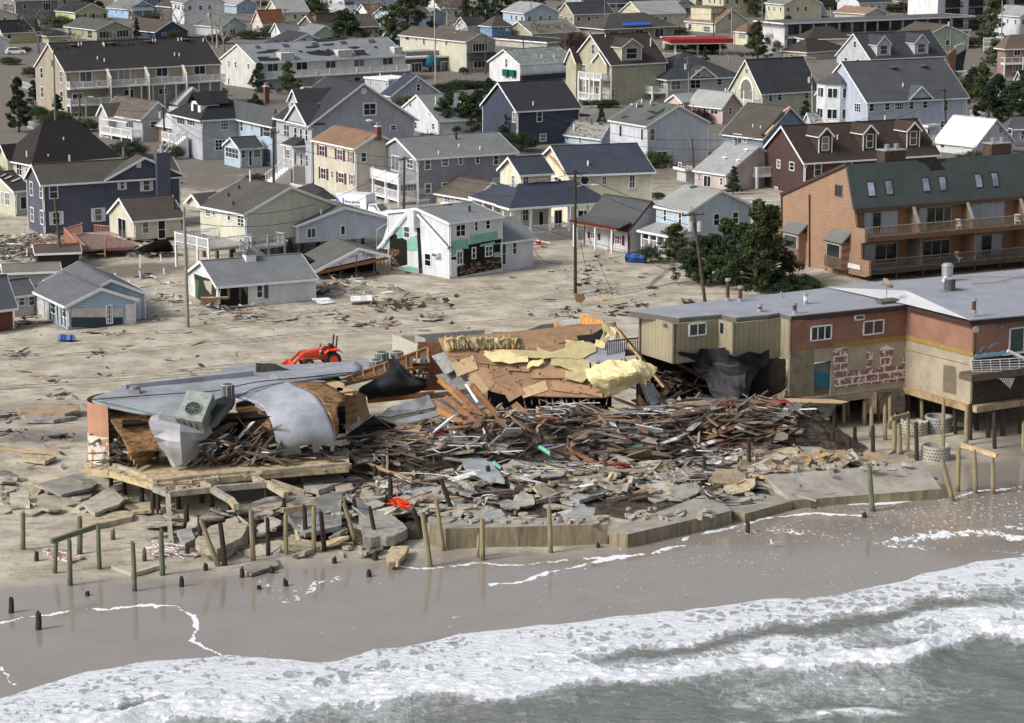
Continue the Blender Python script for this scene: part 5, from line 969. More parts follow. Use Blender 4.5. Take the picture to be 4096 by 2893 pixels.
# ---------------------------------------------------------------- the timber condominium on the right
f=Fr(G(b3(905,1195)),27);O=f.O;T3=b3
root=empty('condominium',O,math.radians(27),'orange-brown timber condominium with steep dark shingle roof, skylights and two railed balcony decks','apartment building')
LV=lambda x,y:(lambda q:(q.y,q.z))(f.loc(f.l(b3(x,y))))
osh=siding((.36,.185,.105),.42)
m_,nt_,b_,L_=newmat('cedar_shingle');o_=objco(nt_);s_=sep(nt_,o_);bk_=nt_.nodes.new('ShaderNodeTexBrick');cb=nt_.nodes.new('ShaderNodeCombineXYZ');L_.new(s_[1],cb.inputs[0]);L_.new(s_[2],cb.inputs[1]);L_.new(cb.outputs[0],bk_.inputs['Vector']);bk_.inputs['Color1'].default_value=(.32,.195,.125,1);bk_.inputs['Color2'].default_value=(.275,.17,.11,1);bk_.inputs['Mortar'].default_value=(.17,.09,.055,1);bk_.inputs['Scale'].default_value=1;bk_.inputs['Brick Width'].default_value=.7;bk_.inputs['Row Height'].default_value=.36;bk_.inputs['Mortar Size'].default_value=.022
L_.new(mixc(nt_,.35,bk_.outputs[0],ramp(nt_,noise(nt_,.7,5,o_),[(.3,(.23,.145,.095)),(.7,(.36,.235,.15))])),b_.inputs['Base Color']);b_.inputs['Roughness'].default_value=.85;osh=m_
dwd=wood((.10,.062,.042),.8);gwd=wood((.20,.165,.13),.8);cwd=wood((.24,.13,.07),.7,0,(6,6,.6));A_=34.0
prof=[LV(*p)for p in((120,402),(710,142),(770,530),(790,697),(868,712),(868,835),(832,838),(835,985),(905,1000),(905,1130),(868,1142),(510,1065),(505,1100),(380,1200),(120,1155),(-60,1110),(-20,830),(38,665),(38,545),(118,545))]
M=MB();M.hexa([(0,y,z)for y,z in prof],[(.25,y,z)for y,z in prof],osh);M.build('end_wall',root)
K,Q1,Q2,Q3=LV(710,142),LV(770,530),LV(868,712),LV(905,1000);BK=LV(120,402)
M=MB();rm=shingle((.07,.083,.085));M.slab([(-.1,K[0],K[1]+.1),(A_,K[0],K[1]+.1),(A_,Q1[0]-.15,Q1[1]),(-.1,Q1[0]-.15,Q1[1])],.2,rm);M.slab([(-.1,K[0],K[1]+.1),(A_,K[0],K[1]+.1),(A_,BK[0],BK[1]),(-.1,BK[0],BK[1])],.2,rm);ro=M.build('roof',root)
M=MB();M.bar((-.15,BK[0],BK[1]+.05),(-.15,K[0],K[1]+.15),.1,.3,plain((.07,.035,.03)));M.bar((0,Q1[0]-.2,Q1[1]-.15),(A_,Q1[0]-.2,Q1[1]-.15),.1,.4,dwd);M.build('fascia',root)
M=MB();wv=Q1[0]+.5;z1,z0=Q1[1]-.2,LV(868,835)[1];M.box(.26,A_,wv,wv+.2,z0-3.2,z1,cwd);M.box(.26,A_,BK[0],BK[0]+.2,0,BK[1],osh);M.build('rear_wall',root)
z2=LV(905,1130)[1];d1_,d2_=Q2[0],Q3[0]
def deck(y,z,back,nm):
 M=MB();M.box(.25,A_,y,back,z-.28,z,dwd);r=M.build(nm,root);M=MB();M.bar((.25,y-.03,z-.1),(A_,y-.03,z-.1),.08,.42,dwd);M.bar((.25,y,z+1.12),(A_,y,z+1.12),.16,.07,gwd);M.bar((.25,y,z+.2),(A_,y,z+.2),.06,.08,gwd);i=.3
 while i<A_:M.bar((i,y,z+.1),(i,y,z+1.1),.05,.05,gwd);i+=.17
 M.build('railing',r);return r
deck(d1_,z0+.35,wv,'upper_deck');deck(d2_,z2+.35,wv,'lower_deck')
def cw(x0,y0,x1,y1,bars,gm=None,nm='sliding_door'):
 P,Q=f.loc(f.f(b3(x0,y0),wv)),f.loc(f.f(b3(x1,y1),wv));M=MB();fm=plain((.35,.36,.37),.5);y=wv-.08
 for a in((P.x,P.z,Q.x,P.z-.1),(P.x,Q.z+.1,Q.x,Q.z),(P.x,P.z,P.x+.1,Q.z),(Q.x-.1,P.z,Q.x,Q.z)):M.box(min(a[0],a[2]),max(a[0],a[2]),y,wv,min(a[1],a[3]),max(a[1],a[3]),fm)
 n=len(bars)
 for i in range(1,n):x=P.x+(Q.x-P.x)*i/n;M.box(x-.04,x+.04,y-.01,wv,Q.z,P.z,fm)
 o=M.build(nm,root)
 for i,c in enumerate(bars):
  a,b=P.x+.1+(Q.x-P.x-.2)*i/n,P.x+.1+(Q.x-P.x-.2)*(i+1)/n;M=MB();M.box(a,b,wv-.05,wv-.02,Q.z+.1,P.z-.1,{'g':plain((.02,.022,.025),.08),'c':cur,'d':plain((.07,.07,.07),.2)}[c]);M.build('pane' if c!='c' else 'curtained_pane',o)
m_,nt_,b_,L_=newmat('curtain');s_=sep(nt_,objco(nt_));L_.new(ramp(nt_,mth(nt_,'FRACT',mth(nt_,'MULTIPLY',s_[0],4.5)),[(0,(.22,.25,.29)),(.5,(.46,.50,.56)),(1,(.25,.28,.32))]),b_.inputs['Base Color']);b_.inputs['Roughness'].default_value=.3;cur=m_
cw(860,562,1158,760,'cgcc');cw(1350,520,1640,720,'cggd');cw(1822,482,2112,690,'cccc');cw(860,850,1150,1010,'cgg');cw(1385,812,1625,960,'ggg');cw(1820,768,2092,940,'cgc');cw(2285,740,2500,900,'cgc');cw(2290,455,2500,620,'ccg')
for x in(1258,1740,2210):
 t=f.loc(f.f(b3(x,600),wv)).x;M=MB();M.slab([(t,wv,z0+.4),(t,d1_+.4,z0+.4),(t,Q1[0]-.3,z1),(t,wv,z1)],.15,cwd,(1,0,0));M.bar((t,d1_+.6,z0+1.4),(t,Q1[0]-.35,z1),.3,.12,plain((.27,.27,.27)));M.build('party_wall',root)
 M=MB();M.slab([(t,wv,z2+.4),(t,d2_+.8,z2+.4),(t,d1_+.3,z0),(t,wv,z0)],.12,cwd if x>1300 else wood((.3,.2,.12)),(1,0,0));M.build('party_wall',root)
for q in([(878,285),(940,280),(965,420),(898,428)],[(1038,270),(1102,265),(1124,405),(1060,412)],[(1368,245),(1432,242),(1455,378),(1390,386)],[(1520,236),(1582,232),(1602,370),(1540,376)],[(1842,213),(1904,210),(1924,345),(1862,350)],[(1990,202),(2050,199),(2072,334),(2012,340)]):
 n_=Vector((0,-(K[1]-Q1[1]),K[0]-Q1[0]));n_=Vector((0,-(K[1]-Q1[1]),(K[0]-Q1[0]))).normalized()
 def onm(p):
  o=f.loc(Vector((0,0,H)));d=ray(b3(*p));dL=Vector((d.dot(f.u),d.dot(f.v),d.z));qq=Vector((0,K[0],K[1]+.1));return o+dL*((qq-o).dot(n_)/dL.dot(n_))
 P=[onm(p)+n_*.12 for p in q];M=MB();M.slab(P,.12,plain((.03,.03,.035),.5),-n_);s1=M.build('skylight',root);c=sum(P,Vector())/4;M=MB();M.slab([c+(p-c)*.82+n_*.02 for p in P],.02,plain((.30,.36,.45),.15,.5,.5),-n_);M.build('pane',s1)
P=[onm(p)+n_*.03 for p in((1340,88),(1590,78),(1590,98),(1540,110),(1560,140),(1600,185),(1570,195),(1480,222),(1445,200),(1450,165),(1400,120),(1350,105))];M=MB();M.slab(P,.02,plain((.02,.017,.014),.9),-n_);M.build('torn_patch',root)
for x0,x1,yt in((1062,1250,8),(2018,2198,-45)):
 a,b=onm((x0,yt+120)),onm((x1,yt+120));M=MB();M.box(a.x,b.x,K[0]+.2,K[0]+1.6,K[1]-.5,K[1]+1.15,wood((.11,.06,.04)));o=M.build('chimney',root);M=MB();M.box(a.x-.08,b.x+.08,K[0]+.1,K[0]+1.7,K[1]+1.15,K[1]+1.25,plain((.3,.33,.36),.4))
 for t in(.27,.73):M.tube([(a.x+(b.x-a.x)*t,K[0]+.9,K[1]+1.2),(a.x+(b.x-a.x)*t,K[0]+.9,K[1]+1.75)],.28,plain((.4,.4,.4),.3,.1,3,.7),10)
 M.build('chimney_cap',o)
def lrect(x0,y0,x1,y1,dep):P,Q=f.loc(f.l(b3(x0,y0),-dep)),f.loc(f.l(b3(x1,y1),-dep));return P,Q
for(x0,y0,x1,y1)in((140,720,270,1000),(522,800,655,1080)):   # box bays
 P,Q=lrect(x0,y0,x1,y1,.9);ya,yb_=min(P.y,Q.y),max(P.y,Q.y);M=MB();M.box(-.9,0,ya,yb_,Q.z,P.z,osh);o=M.build('box_bay',root)
 M=MB();M.slab([(-1.15,ya-.25,P.z-.05),(-1.15,yb_+.25,P.z-.05),(.02,yb_+.25,P.z+1.0),(.02,ya-.25,P.z+1.0)],.18,shingle((.15,.155,.15)));M.build('bay_roof',o)
 M=MB();h1=P.z-(P.z-Q.z)*.1;h2=P.z-(P.z-Q.z)*.58;M.box(-.94,-.9,ya+.25,yb_-.15,h2,h1,plain((.5,.5,.5)));wo=M.build('window',o);M=MB();M.box(-.96,-.94,ya+.33,yb_-.23,h2,h1-.08,glass());M.build('pane',wo)
 M=MB();t=ya+.1
 while t<yb_:M.bar((-1.02,t,Q.z+.15),(-1.02,t,h2),.06,.06,gwd);t+=.2
 M.bar((-1.02,ya,h2),(-1.02,yb_,h2),.1,.08,gwd);M.bar((-1.02,ya,Q.z+.15),(-1.02,yb_,Q.z+.15),.08,.08,gwd);M.build('bay_railing',o)
P,Q=lrect(603,300,670,430,0);M=MB();M.box(-.07,0,min(P.y,Q.y),max(P.y,Q.y),Q.z,P.z,plain((.18,.16,.14)));wo=M.build('window',root);M=MB();M.box(-.09,-.07,min(P.y,Q.y)+.1,(P.y+Q.y)/2-.04,Q.z+.1,P.z-.1,glass());M.box(-.09,-.07,(P.y+Q.y)/2+.04,max(P.y,Q.y)-.1,Q.z+.1,P.z-.1,glass());M.build('pane',wo)
M=MB();dp=plain((.10,.03,.025),.6)
for x,ya,yb_ in((120,400,1145),(370,400,1190)):p,q=f.loc(f.l(b3(x,ya),-.12)),f.loc(f.l(b3(x,yb_),-.12));M.tube([p,q],.07,dp)
M.build('drain_pipe',root);M=MB();t=.5
while t<A_:M.box(t,t+.3,d2_+.6,d2_+.9,0,z2+.1,dwd);M.box(t,t+.3,d2_+4,d2_+4.3,0,z2+.1,dwd);t+=3.2
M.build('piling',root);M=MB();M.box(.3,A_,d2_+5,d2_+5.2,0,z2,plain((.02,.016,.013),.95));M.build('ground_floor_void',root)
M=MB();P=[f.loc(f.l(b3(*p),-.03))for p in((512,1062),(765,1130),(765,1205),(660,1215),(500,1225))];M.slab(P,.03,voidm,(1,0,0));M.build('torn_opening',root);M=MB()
for i in range(14):x=515+i*18.5;p,q=f.loc(f.l(b3(x,1066+(x-512)*.27),-.1)),f.loc(f.l(b3(x,1225),-.1));q.z=max(0,q.z);M.bar(p,q,.09,.12,wood((.4,.27,.14)))
M.build('bare_stud',root);M=MB();P=[f.loc(f.l(b3(*p),-.06))for p in((528,1068),(700,1110),(660,1200),(560,1165))];M.slab(P,.03,wood((.42,.29,.16)),(1,0,0));M.build('bare_plywood',root);M=MB();P=[f.loc(f.l(b3(*p),-.12))for p in((712,1010),(822,1035),(828,1080),(712,1055))];M.slab(P,.03,plain((.7,.7,.7)),(1,0,0));M.build('white_notice',root)
for(x,y,zz)in((1712,730,z0+.35),(2235,690,z0+.35),(1715,935,z2+.35)):        # plastic garden chairs on the decks
 c=f.f(b3(x,y),(d1_ if zz>z2+1 else d2_)+1.0);c.z=zz;r=empty('garden_chair',c,math.radians(27+R_.uniform(-40,40)),{1712:'white slatted garden chair on the upper condominium deck',2235:'white lounge chair on the upper deck near the right edge',1715:'white round-backed plastic chair on the lower condominium deck'}[x],'chair','chairs on the condominium decks');wm_=plain((.8,.8,.8),.4)
 M=MB();M.box(-.28,.28,-.28,.28,.4,.45,wm_);M.build('seat',r);M=MB()
 for i in range(5):M.bar((-.24+.12*i,.27,.45),(-.22+.11*i,.36,1.0),.06,.03,wm_)
 M.bar((-.27,.37,1.0),(.27,.37,1.0),.05,.08,wm_);M.bar((-.28,.3,.7),(.28,.3,.7),.04,.05,wm_);M.build('backrest',r)
 for sx in(-.24,.24):
  for sy in(-.24,.24):M=MB();M.bar((sx,sy,0),(sx,sy,.4),.05,.05,wm_);M.build('leg',r)
# ---------------------------------------------------------------- the raised beachfront motel
gD=G((3881,1758));f=Fr(gD,30);zr=z_at(gD,1281);zb=z_at(gD,1622);root=empty('motel',gD,math.radians(30),'flat-roofed orange and beige beachfront motel on timber piles with its left half broken away','motel')
def chainx(P,d,px):                # from point P go along d until image column px
 k=(px-2048)/F;D0=P.y*CT+(H-P.z)*ST;t=(k*D0-P.x)/(d.x-k*d.y*CT);return P+d*t
D=Vector((gD.x,gD.y,zr-.3));C1=chainx(D,f.v,3627);B1=chainx(C1,-f.u,3164);A1=chainx(B1,f.v,3122);J1=chainx(A1,-f.u,2935);J2=chainx(J1,f.v,2874);J3=chainx(J2,-f.u,2696);J4=chainx(J3,f.v,2563);D2=D+f.u*14
org=plain((.27,.145,.10),.85,.14,.8);bge=plain((.36,.31,.225),.85,.15,.8);btan=siding((.32,.28,.19),.45,True)
def wl(P,Q,z0,z1,m,nm,th=.2,par=root,off=0.0):
 P,Q=f.loc(P),f.loc(Q);d=(Q-P).normalized();n=Vector((-d.y,d.x,0));M=MB();P=P-n*off;Q=Q-n*off
 M.hexa([(P.x,P.y,z0),(Q.x,Q.y,z0),(Q.x+n.x*th,Q.y+n.y*th,z0),(P.x+n.x*th,P.y+n.y*th,z0)],[(P.x,P.y,z1),(Q.x,Q.y,z1),(Q.x+n.x*th,Q.y+n.y*th,z1),(P.x+n.x*th,P.y+n.y*th,z1)],m);return M.build(nm,par)
zs=zb+(zr-zb)*.58                   # orange / beige split
zmid=zr-3.15
wl(B1,C1,zs,zr-.3,org,'upper_wall');wl(C1,D,zs,zr-.3,org,'upper_wall');wl(D,D2,zs-.1,zr-.3,org,'upper_wall')
dr0,dr1=chainx(C1,-f.u,3072+427/2.2422),chainx(C1,-f.u,3072+582/2.2422);wl(dr1,C1,zb+.1,zs,bge,'lower_wall');wl(C1,D,zb,zs,bge,'lower_wall');dl0=chainx(C1,-f.u,3072+205/2.2422);wl(dl0,dr0,zb+.1,zs,concrete((.22,.20,.15),(.12,.1,.07)),'block_wall');wl(dr0,dr1,zb+2.6,zs,bge,'door_header')

wl(D,D2,zb,zs-.3,wood((.07,.045,.03)),'porch_back_wall')
ygl=plain((.30,.20,.06),.8);wl(dr1,C1,zs-.05,zs+.28,ygl,'trim_band',.06,off=.07);wl(C1,D,zs-.05,zs+.28,ygl,'trim_band',.06,off=.07)
for a,b in((A1,B1),(J1,A1),(J2,J1),(J3,J2),(J4,J3)):wl(a,b,zmid,zr-.3,btan,'board_wall')
wl(J1+f.v*.3,A1,zmid-.2,zmid-.02,plain((.3,.28,.22)),'sill_strip')
# roofs
zt3=lambda p:G(p,zr)
lowp=[b2(1060,1440),b2(1505,1504),b2(1885,1474),b2(2015,1502),b3(0,1478),b3(105,1460),b3(212,1490),b3(1250,1385),b3(540,1235)]
rfm=plain((.27,.28,.32),.75,.1,.5);M=MB();M.slab([f.loc(G(p,zr))for p in lowp],.08,rfm,(0,0,-1));M.build('low_roof',root)
hi=[(540,1229),(1240,1262),(1330,1300),(1815,1524),(2700,1448),(2700,1030)];M=MB();M.slab([f.loc(G(b3(*hi[0]),zr+.1)),f.loc(G(b3(*hi[1]),zr+.55)),f.loc(G(b3(*hi[2]),zr+.55)),f.loc(G(b3(*hi[3]),zr+.1)),f.loc(G(b3(*hi[4]),zr+.1)),f.loc(G(b3(*hi[5]),zr+.3))],.08,rfm,(0,0,-1));M.build('high_roof',root)
M=MB();wf=plain((.50,.50,.52),.7,.08,.6);M.poly([f.loc(G(b3(540,1232),zr+.12)),f.loc(G(b3(1252,1388),zr+.10)),f.loc(G(b3(1815,1527),zr+.12)),f.loc(G(b3(1330,1300),zr+.57)),f.loc(G(b3(1240,1262),zr+.57))],wf);M.build('roof_bevel',root)
fdk=plain((.05,.028,.026),.7);fgr=plain((.12,.11,.095),.8);M=MB();M2=MB()
pts=[f.loc(G(p,zr))for p in(b2(1060,1446),b2(1505,1508),b2(1885,1478),b2(2015,1506),b3(0,1482),b3(105,1464),b3(212,1494))]
for a,b in zip(pts[:-1],pts[1:]):M.bar(a-Vector((0,0,.22)),b-Vector((0,0,.22)),.12,.38,fgr)
pts=[f.loc(G(p,zr))for p in(b3(212,1494),b3(1250,1389),b3(1815,1530),b3(2700,1452))]
for a,b in zip(pts[:-1],pts[1:]):M2.bar(a-Vector((0,0,.2)),b-Vector((0,0,.2)),.12,.34,fdk)
M.build('fascia',root);M2.build('fascia',root);M=MB();M.slab([f.loc(G(p,zr-.45))for p in(b2(1155,1470),b2(1480,1520),b2(1880,1500),b2(2000,1515),b3(105,1490),b3(212,1512),b3(1250,1420),b3(1800,1550),b3(2600,1480),b3(2600,1200),b3(540,1300))],.04,fgr,(0,0,-1));M.build('soffit',root)
def mwin(T,r,P,d,bars,nm='window',gm=None,fm=None):
 """window on motel wall through P along d"""
 n=Vector((d.y,-d.x,0));c=Vector((0,0,H))
 def hp(x,y):dd=ray(T(x,y));return c+dd*((P-c).dot(n)/dd.dot(n))
 x0,y0,x1,y1=r;a,b=hp(x0,(y0+y1)/2),hp(x1,(y0+y1)/2);zt_,zq=hp((x0+x1)/2,y0).z,hp((x0+x1)/2,y1).z;a.z=b.z=0;M=MB();fm=fm or plain((.68,.69,.7),.5);L_=(b-a).length;dd=(b-a).normalized();W=lambda t,o,z:f.loc(a+dd*t+n*o+Vector((0,0,z)))
 def bx(t0,t1,z0,z1,o,m):M.hexa([W(t0,0,z0),W(t1,0,z0),W(t1,o,z0),W(t0,o,z0)],[W(t0,0,z1),W(t1,0,z1),W(t1,o,z1),W(t0,o,z1)],m)
 bx(0,L_,zt_-.1,zt_,.1,fm);bx(0,L_,zq,zq+.1,.1,fm);bx(0,.09,zq,zt_,.1,fm);bx(L_-.09,L_,zq,zt_,.1,fm)
 for i in range(1,bars):t=L_*i/bars;bx(t-.035,t+.035,zq,zt_,.09,fm)
 o=M.build(nm,root);M=MB();bx(.09,L_-.09,zq+.1,zt_-.1,.03,gm or glass());M.build('pane',o)
mwin(b2,(1583,1550,1742,1668),J3,f.u,2);mwin(b2,(1352,1548,1402,1605),J3,f.v,1);mwin(b2,(1858,1540,1904,1660),J1,f.v,1)
mwin(c3,(380,115,568,250),B1,f.u,3);mwin(c3,(850,68,1036,198),B1,f.u,2,gm=plain((.12,.06,.055)));mwin(c3,(2160,125,2420,355),D,f.u,2,gm=plain((.045,.075,.065),.1))
mwin(c3,(775,18,862,70),B1,f.u,1,'air_conditioner',plain((.1,.1,.1)))
# peeled paint
m_,nt_,b_,L_=newmat('peeled_paint');o_=objco(nt_);vo_=nt_.nodes.new('ShaderNodeTexVoronoi');vo_.feature='DISTANCE_TO_EDGE';vo_.inputs['Scale'].default_value=1.0;L_.new(mapping(nt_,o_,(1.0,1.0,1.6)),vo_.inputs['Vector']);nn_=noise(nt_,3.2,4,o_,.7,.5)
s_=sep(nt_,o_);cb=nt_.nodes.new('ShaderNodeCombineXYZ');L_.new(mth(nt_,'ADD',mth(nt_,'ADD',s_[0],s_[1]),mth(nt_,'MULTIPLY',nn_,.5)),cb.inputs[0]);L_.new(mth(nt_,'ADD',s_[2],mth(nt_,'MULTIPLY',nn_,.3)),cb.inputs[1]);bk_=nt_.nodes.new('ShaderNodeTexBrick');L_.new(cb.outputs[0],bk_.inputs['Vector']);bk_.inputs['Scale'].default_value=1;bk_.inputs['Brick Width'].default_value=1.15;bk_.inputs['Row Height'].default_value=.55;bk_.inputs['Mortar Size'].default_value=.045;bk_.inputs['Mortar Smooth'].default_value=0
kk=mth(nt_,'MAXIMUM',bk_.outputs['Fac'],mth(nt_,'GREATER_THAN',nn_,.57));L_.new(mixc(nt_,kk,ramp(nt_,noise(nt_,1.2,3,o_),[(.3,(.2,.085,.08)),(.7,(.29,.13,.12))]),(.68,.66,.65)),b_.inputs['Base Color']);b_.inputs['Roughness'].default_value=.8;peel=m_
pw=plain((.7,.69,.68),.8,.08)
def mpatch(T,pts,P,d,m,nm,o=.04):
 n=Vector((d.y,-d.x,0));c=Vector((0,0,H));R=[]
 for x,y in pts:dd=ray(T(x,y));R.append(f.loc(c+dd*((P-c).dot(n)/dd.dot(n))+n*o))
 M=MB();nl=Vector((n.dot(f.u),n.dot(f.v),0));M.slab(R,.03,m,-nl);return M.build(nm,root)
for P in([(582,360),(640,290),(712,320),(712,520),(760,520),(980,505),(1000,495),(1095,488),(1240,475),(1240,615),(1100,625),(850,650),(600,682),(590,480)],[(882,345),(940,360),(925,500),(882,500)],[(1003,345),(1122,330),(1100,490),(1003,495)],[(1192,405),(1240,405),(1240,470),(1195,470)]):mpatch(c3,P,C1,f.u,peel,'peeled_paint')
mpatch(c3,[(1000,325),(1060,292),(1120,320),(1120,332),(1003,338)],C1,f.u,pw,'white_patch',.05);mpatch(c3,[(582,355),(650,280),(712,315),(712,365)],C1,f.u,pw,'white_patch',.035)
mpatch(c3,[(1297,200),(1505,248),(1500,300),(1295,250)],C1,f.v,peel,'peeled_paint',.1);mpatch(c3,[(1295,248),(1500,300),(1490,370),(1470,380),(1400,360),(1330,310)],C1,f.v,pw,'white_patch',.1);mpatch(c3,[(1688,655),(1755,700),(1760,760),(1690,745)],C1,f.v,peel,'peeled_paint');mpatch(c3,[(1572,465),(1690,492),(1690,745),(1570,710)],C1,f.v,plain((.28,.245,.17),.85),'boarded_door',.03)
mpatch(c3,[(1240,332),(1520,400),(1800,468),(1800,474),(1520,406),(1240,338)],C1,f.v,plain((.1,.08,.06)),'cable_line',.03)
mpatch(c3,[(432,470),(575,440),(575,560),(432,535)],C1,f.u,plain((.16,.17,.18)),'corridor_wall',-.25);mpatch(c3,[(432,535),(575,560),(575,690),(432,660)],C1,f.u,plain((.02,.17,.24)),'corridor_dado',-.25);dol=plain((.20,.26,.32),.5);mpatch(c3,[(1835,408),(1860,375),(1900,380),(1940,358),(1980,365),(2020,350),(2060,360),(2110,340),(2170,350),(2165,372),(1985,395)],D,f.u,plain((.22,.52,.62)),'painted_wave',.05)
for P in([(1893,362),(1900,325),(1925,303),(1952,305),(1930,325),(1915,350)],[(1970,328),(1995,285),(2030,262),(2078,265),(2045,290),(2005,310)],[(2068,130),(2088,122),(2092,92),(2100,118),(2115,112),(2098,135),(2090,160),(2085,138)]):mpatch(c3,P,D,f.u,dol,'dolphin_ornament',.06)
q=[(1863+26*math.cos(t*math.pi/8),153+30*math.sin(t*math.pi/8))for t in range(16)];mpatch(c3,q,D,f.u,plain((.55,.53,.42)),'round_plaque',.06)
# floor slab ledge and beams
cc_=concrete((.33,.27,.19),(.16,.12,.08));wl(C1+f.v*.0-f.u*.0,D,zb-.45,zb+.02,cc_,'floor_slab',.6,off=.3);wl(D-f.v*.3,D2,zb-.45,zb+.02,cc_,'floor_slab',.6,off=.25);wl(dl0,C1,zb-.5,zb+.1,cc_,'floor_slab',.6,off=.25)
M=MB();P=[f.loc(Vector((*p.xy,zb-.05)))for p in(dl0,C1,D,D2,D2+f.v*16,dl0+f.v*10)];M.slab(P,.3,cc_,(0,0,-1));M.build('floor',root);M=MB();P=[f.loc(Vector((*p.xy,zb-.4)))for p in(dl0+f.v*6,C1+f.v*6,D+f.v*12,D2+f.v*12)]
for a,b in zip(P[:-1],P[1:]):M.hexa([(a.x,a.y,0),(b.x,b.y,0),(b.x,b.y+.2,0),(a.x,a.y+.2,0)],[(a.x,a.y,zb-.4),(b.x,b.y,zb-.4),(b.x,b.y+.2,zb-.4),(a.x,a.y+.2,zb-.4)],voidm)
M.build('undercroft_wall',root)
wl(J4+f.v*.4,A1+f.v*4,.3,zmid,voidm,'void_shade_sheet');wl(A1+f.v*2-f.u*3,dl0+f.v*.5,0,zmid,wood((.03,.022,.018)),'void_shade_sheet');M=MB();a=f.loc(J4);M.box(a.x-.1,a.x+.1,a.y-.1,a.y+.1,0,zr-.3,fgr);M.build('corner_post',root)  # added dark sheets close the motel void, their colour standing in for shade
# left balcony stub
M=MB();p0,p1=f.loc(f.f(b2(985,1600),9)),f.loc(f.f(b2(1135,1585),9));p0.z=p1.z=zmid+.2
p0=f.loc(J4)+Vector((-2.6,.3,0));p0.z=zmid;M.box(p0.x,p0.x+2.6,p0.y,p0.y+1.6,zmid-.15,zmid,gwd);o=M.build('side_landing',root);M=MB();t=0
while t<2.6:M.bar((p0.x+t,p0.y,zmid),(p0.x+t,p0.y,zmid+1.1),.05,.05,dwd);t+=.18
M.bar((p0.x,p0.y,zmid+1.1),(p0.x+2.6,p0.y,zmid+1.1),.08,.08,dwd);M.build('railing',o)
# right balcony: white pipe rail, lattice
P=[f.f(c3(x,y),-1.3)for x,y in((1820,435),(2420,400),(1835,530),(2420,535))];M=MB();wr_=plain((.75,.76,.77),.4)
for i in range(6):t=i/5;M.tube([f.loc(P[0]+(P[2]-P[0])*t),f.loc(P[1]+(P[3]-P[1])*t)],.035,wr_,5)
for i in range(8):t=i/7;M.tube([f.loc(P[0]+(P[1]-P[0])*t),f.loc(P[2]+(P[3]-P[2])*t)],.035,wr_,5)
M.build('white_railing',root);a,b=f.loc(P[2]),f.loc(P[3]);M=MB();M.box(a.x-.1,b.x,a.y-.05,0,a.z-.75,a.z-.25,wood((.17,.11,.07)));M.build('balcony_floor',root)
M=MB();P=[f.f(c3(x,y),-1.35)for x,y in((2068,592),(2215,590),(2175,685))];n_=8
for i in range(n_):
 t=(i+.5)/n_;M.bar(f.loc(P[0]+(P[1]-P[0])*t),f.loc(P[0]+(P[2]-P[0])*t),.03,.03,wr_);M.bar(f.loc(P[1]+(P[0]-P[1])*t),f.loc(P[1]+(P[2]-P[1])*t),.03,.03,wr_)
M.build('hanging_lattice',root);M=MB();p,q=f.loc(f.f(c3(2150,345),-.5)),f.loc(f.f(c3(2330,430),-.9));M.tube([p,q],.13,wr_,8);M.build('fallen_downpipe',root)
# roof equipment
def rp(T,x,y,z=None):return f.loc(G(T(x,y),(zr+.02)if z is None else z))
met=plain((.45,.46,.47),.35,.15,4,.6);rust=plain((.10,.045,.03),.7,.4,6)
for T,x,y,hh,m,z in((b3,238,1468,.75,rust,0),(b3,335,1382,.75,plain(WHITE),0),(b3,1845,1465,1.0,rust,.35),(b3,118,1325,.4,plain((.02,)*3),0),(b2,2222,1452,.5,rust,0),(b2,1933,1352,1.6,rust,0),(b2,2046,1360,1.1,rust,0)):
 q=rp(T,x,y,zr+z);M=MB();M.tube([q,q+Vector((0,0,.25))],.2 if hh>.4 else .07,met,8);M.tube([q,q+Vector((0,0,hh))],.14 if hh>.4 else .05,m,8);M.tube([q+Vector((0,0,hh-.12)),q+Vector((0,0,hh+.05))],.2 if hh>.4 else .06,met,8);M.build('roof_flue',root)
q=rp(b3,1605,1180,zr+.35);M=MB();M.tube([q,q+Vector((0,0,.5))],.5,met,14,r2=.35);M.tube([q+Vector((0,0,.5)),q+Vector((0,0,1.2))],.42,met,14);M.tube([q+Vector((0,0,1.2)),q+Vector((0,0,1.4))],.5,met,14,r2=.3);M.build('roof_ventilator',root)
q=rp(b3,1628,1268,zr+.35);M=MB();M.box(q.x-.9,q.x+.9,q.y-.35,q.y+.35,q.z,q.z+.12,gwd);M.tube([q+Vector((0,0,.12)),q+Vector((0,0,.95))],.42,plain((.07,.075,.085),.5),14);M.tube([q+Vector((0,0,.95)),q+Vector((0,0,1.0))],.45,met,14);M.build('condenser_unit',root)
q=rp(b3,1055,1360,zr+.1);M=MB()
for i in range(5):M.box(q.x-.8+i*.05,q.x+.9+i*.1,q.y-.5+i*.22,q.y-.33+i*.22,q.z,q.z+.14,gwd)
M.build('dish_ballast',root);M=MB();M.tube([q,q+Vector((.1,0,.6)),q+Vector((0,0,1.1))],.04,met);c=q+Vector((0,-.1,1.3));M.tube([c-Vector((.05,.0,0)),c+Vector((.02,0,.02)),c+Vector((.10,.0,.08))],.12,plain((.35,.27,.22)),12,r2=.5);M.tube([c,c+Vector((-.7,-.2,.1))],.03,met);M.build('satellite_dish',root)
M=MB();M.tube([rp(b3,1830,1202,zr+.45),rp(b3,2060,1185,zr+.45),rp(b3,2296,1130,zr+.45)],.025,plain((.3,.22,.12)));M.tube([rp(b3,1640,1135,zr+.45),rp(b3,1970,1137,zr+.45),rp(b3,2400,1140,zr+.45)],.025,plain((.3,.22,.12)));M.build('roof_cable',root)
MOT=f;MD=(D,C1,B1,zb,zr,zmid,J3)
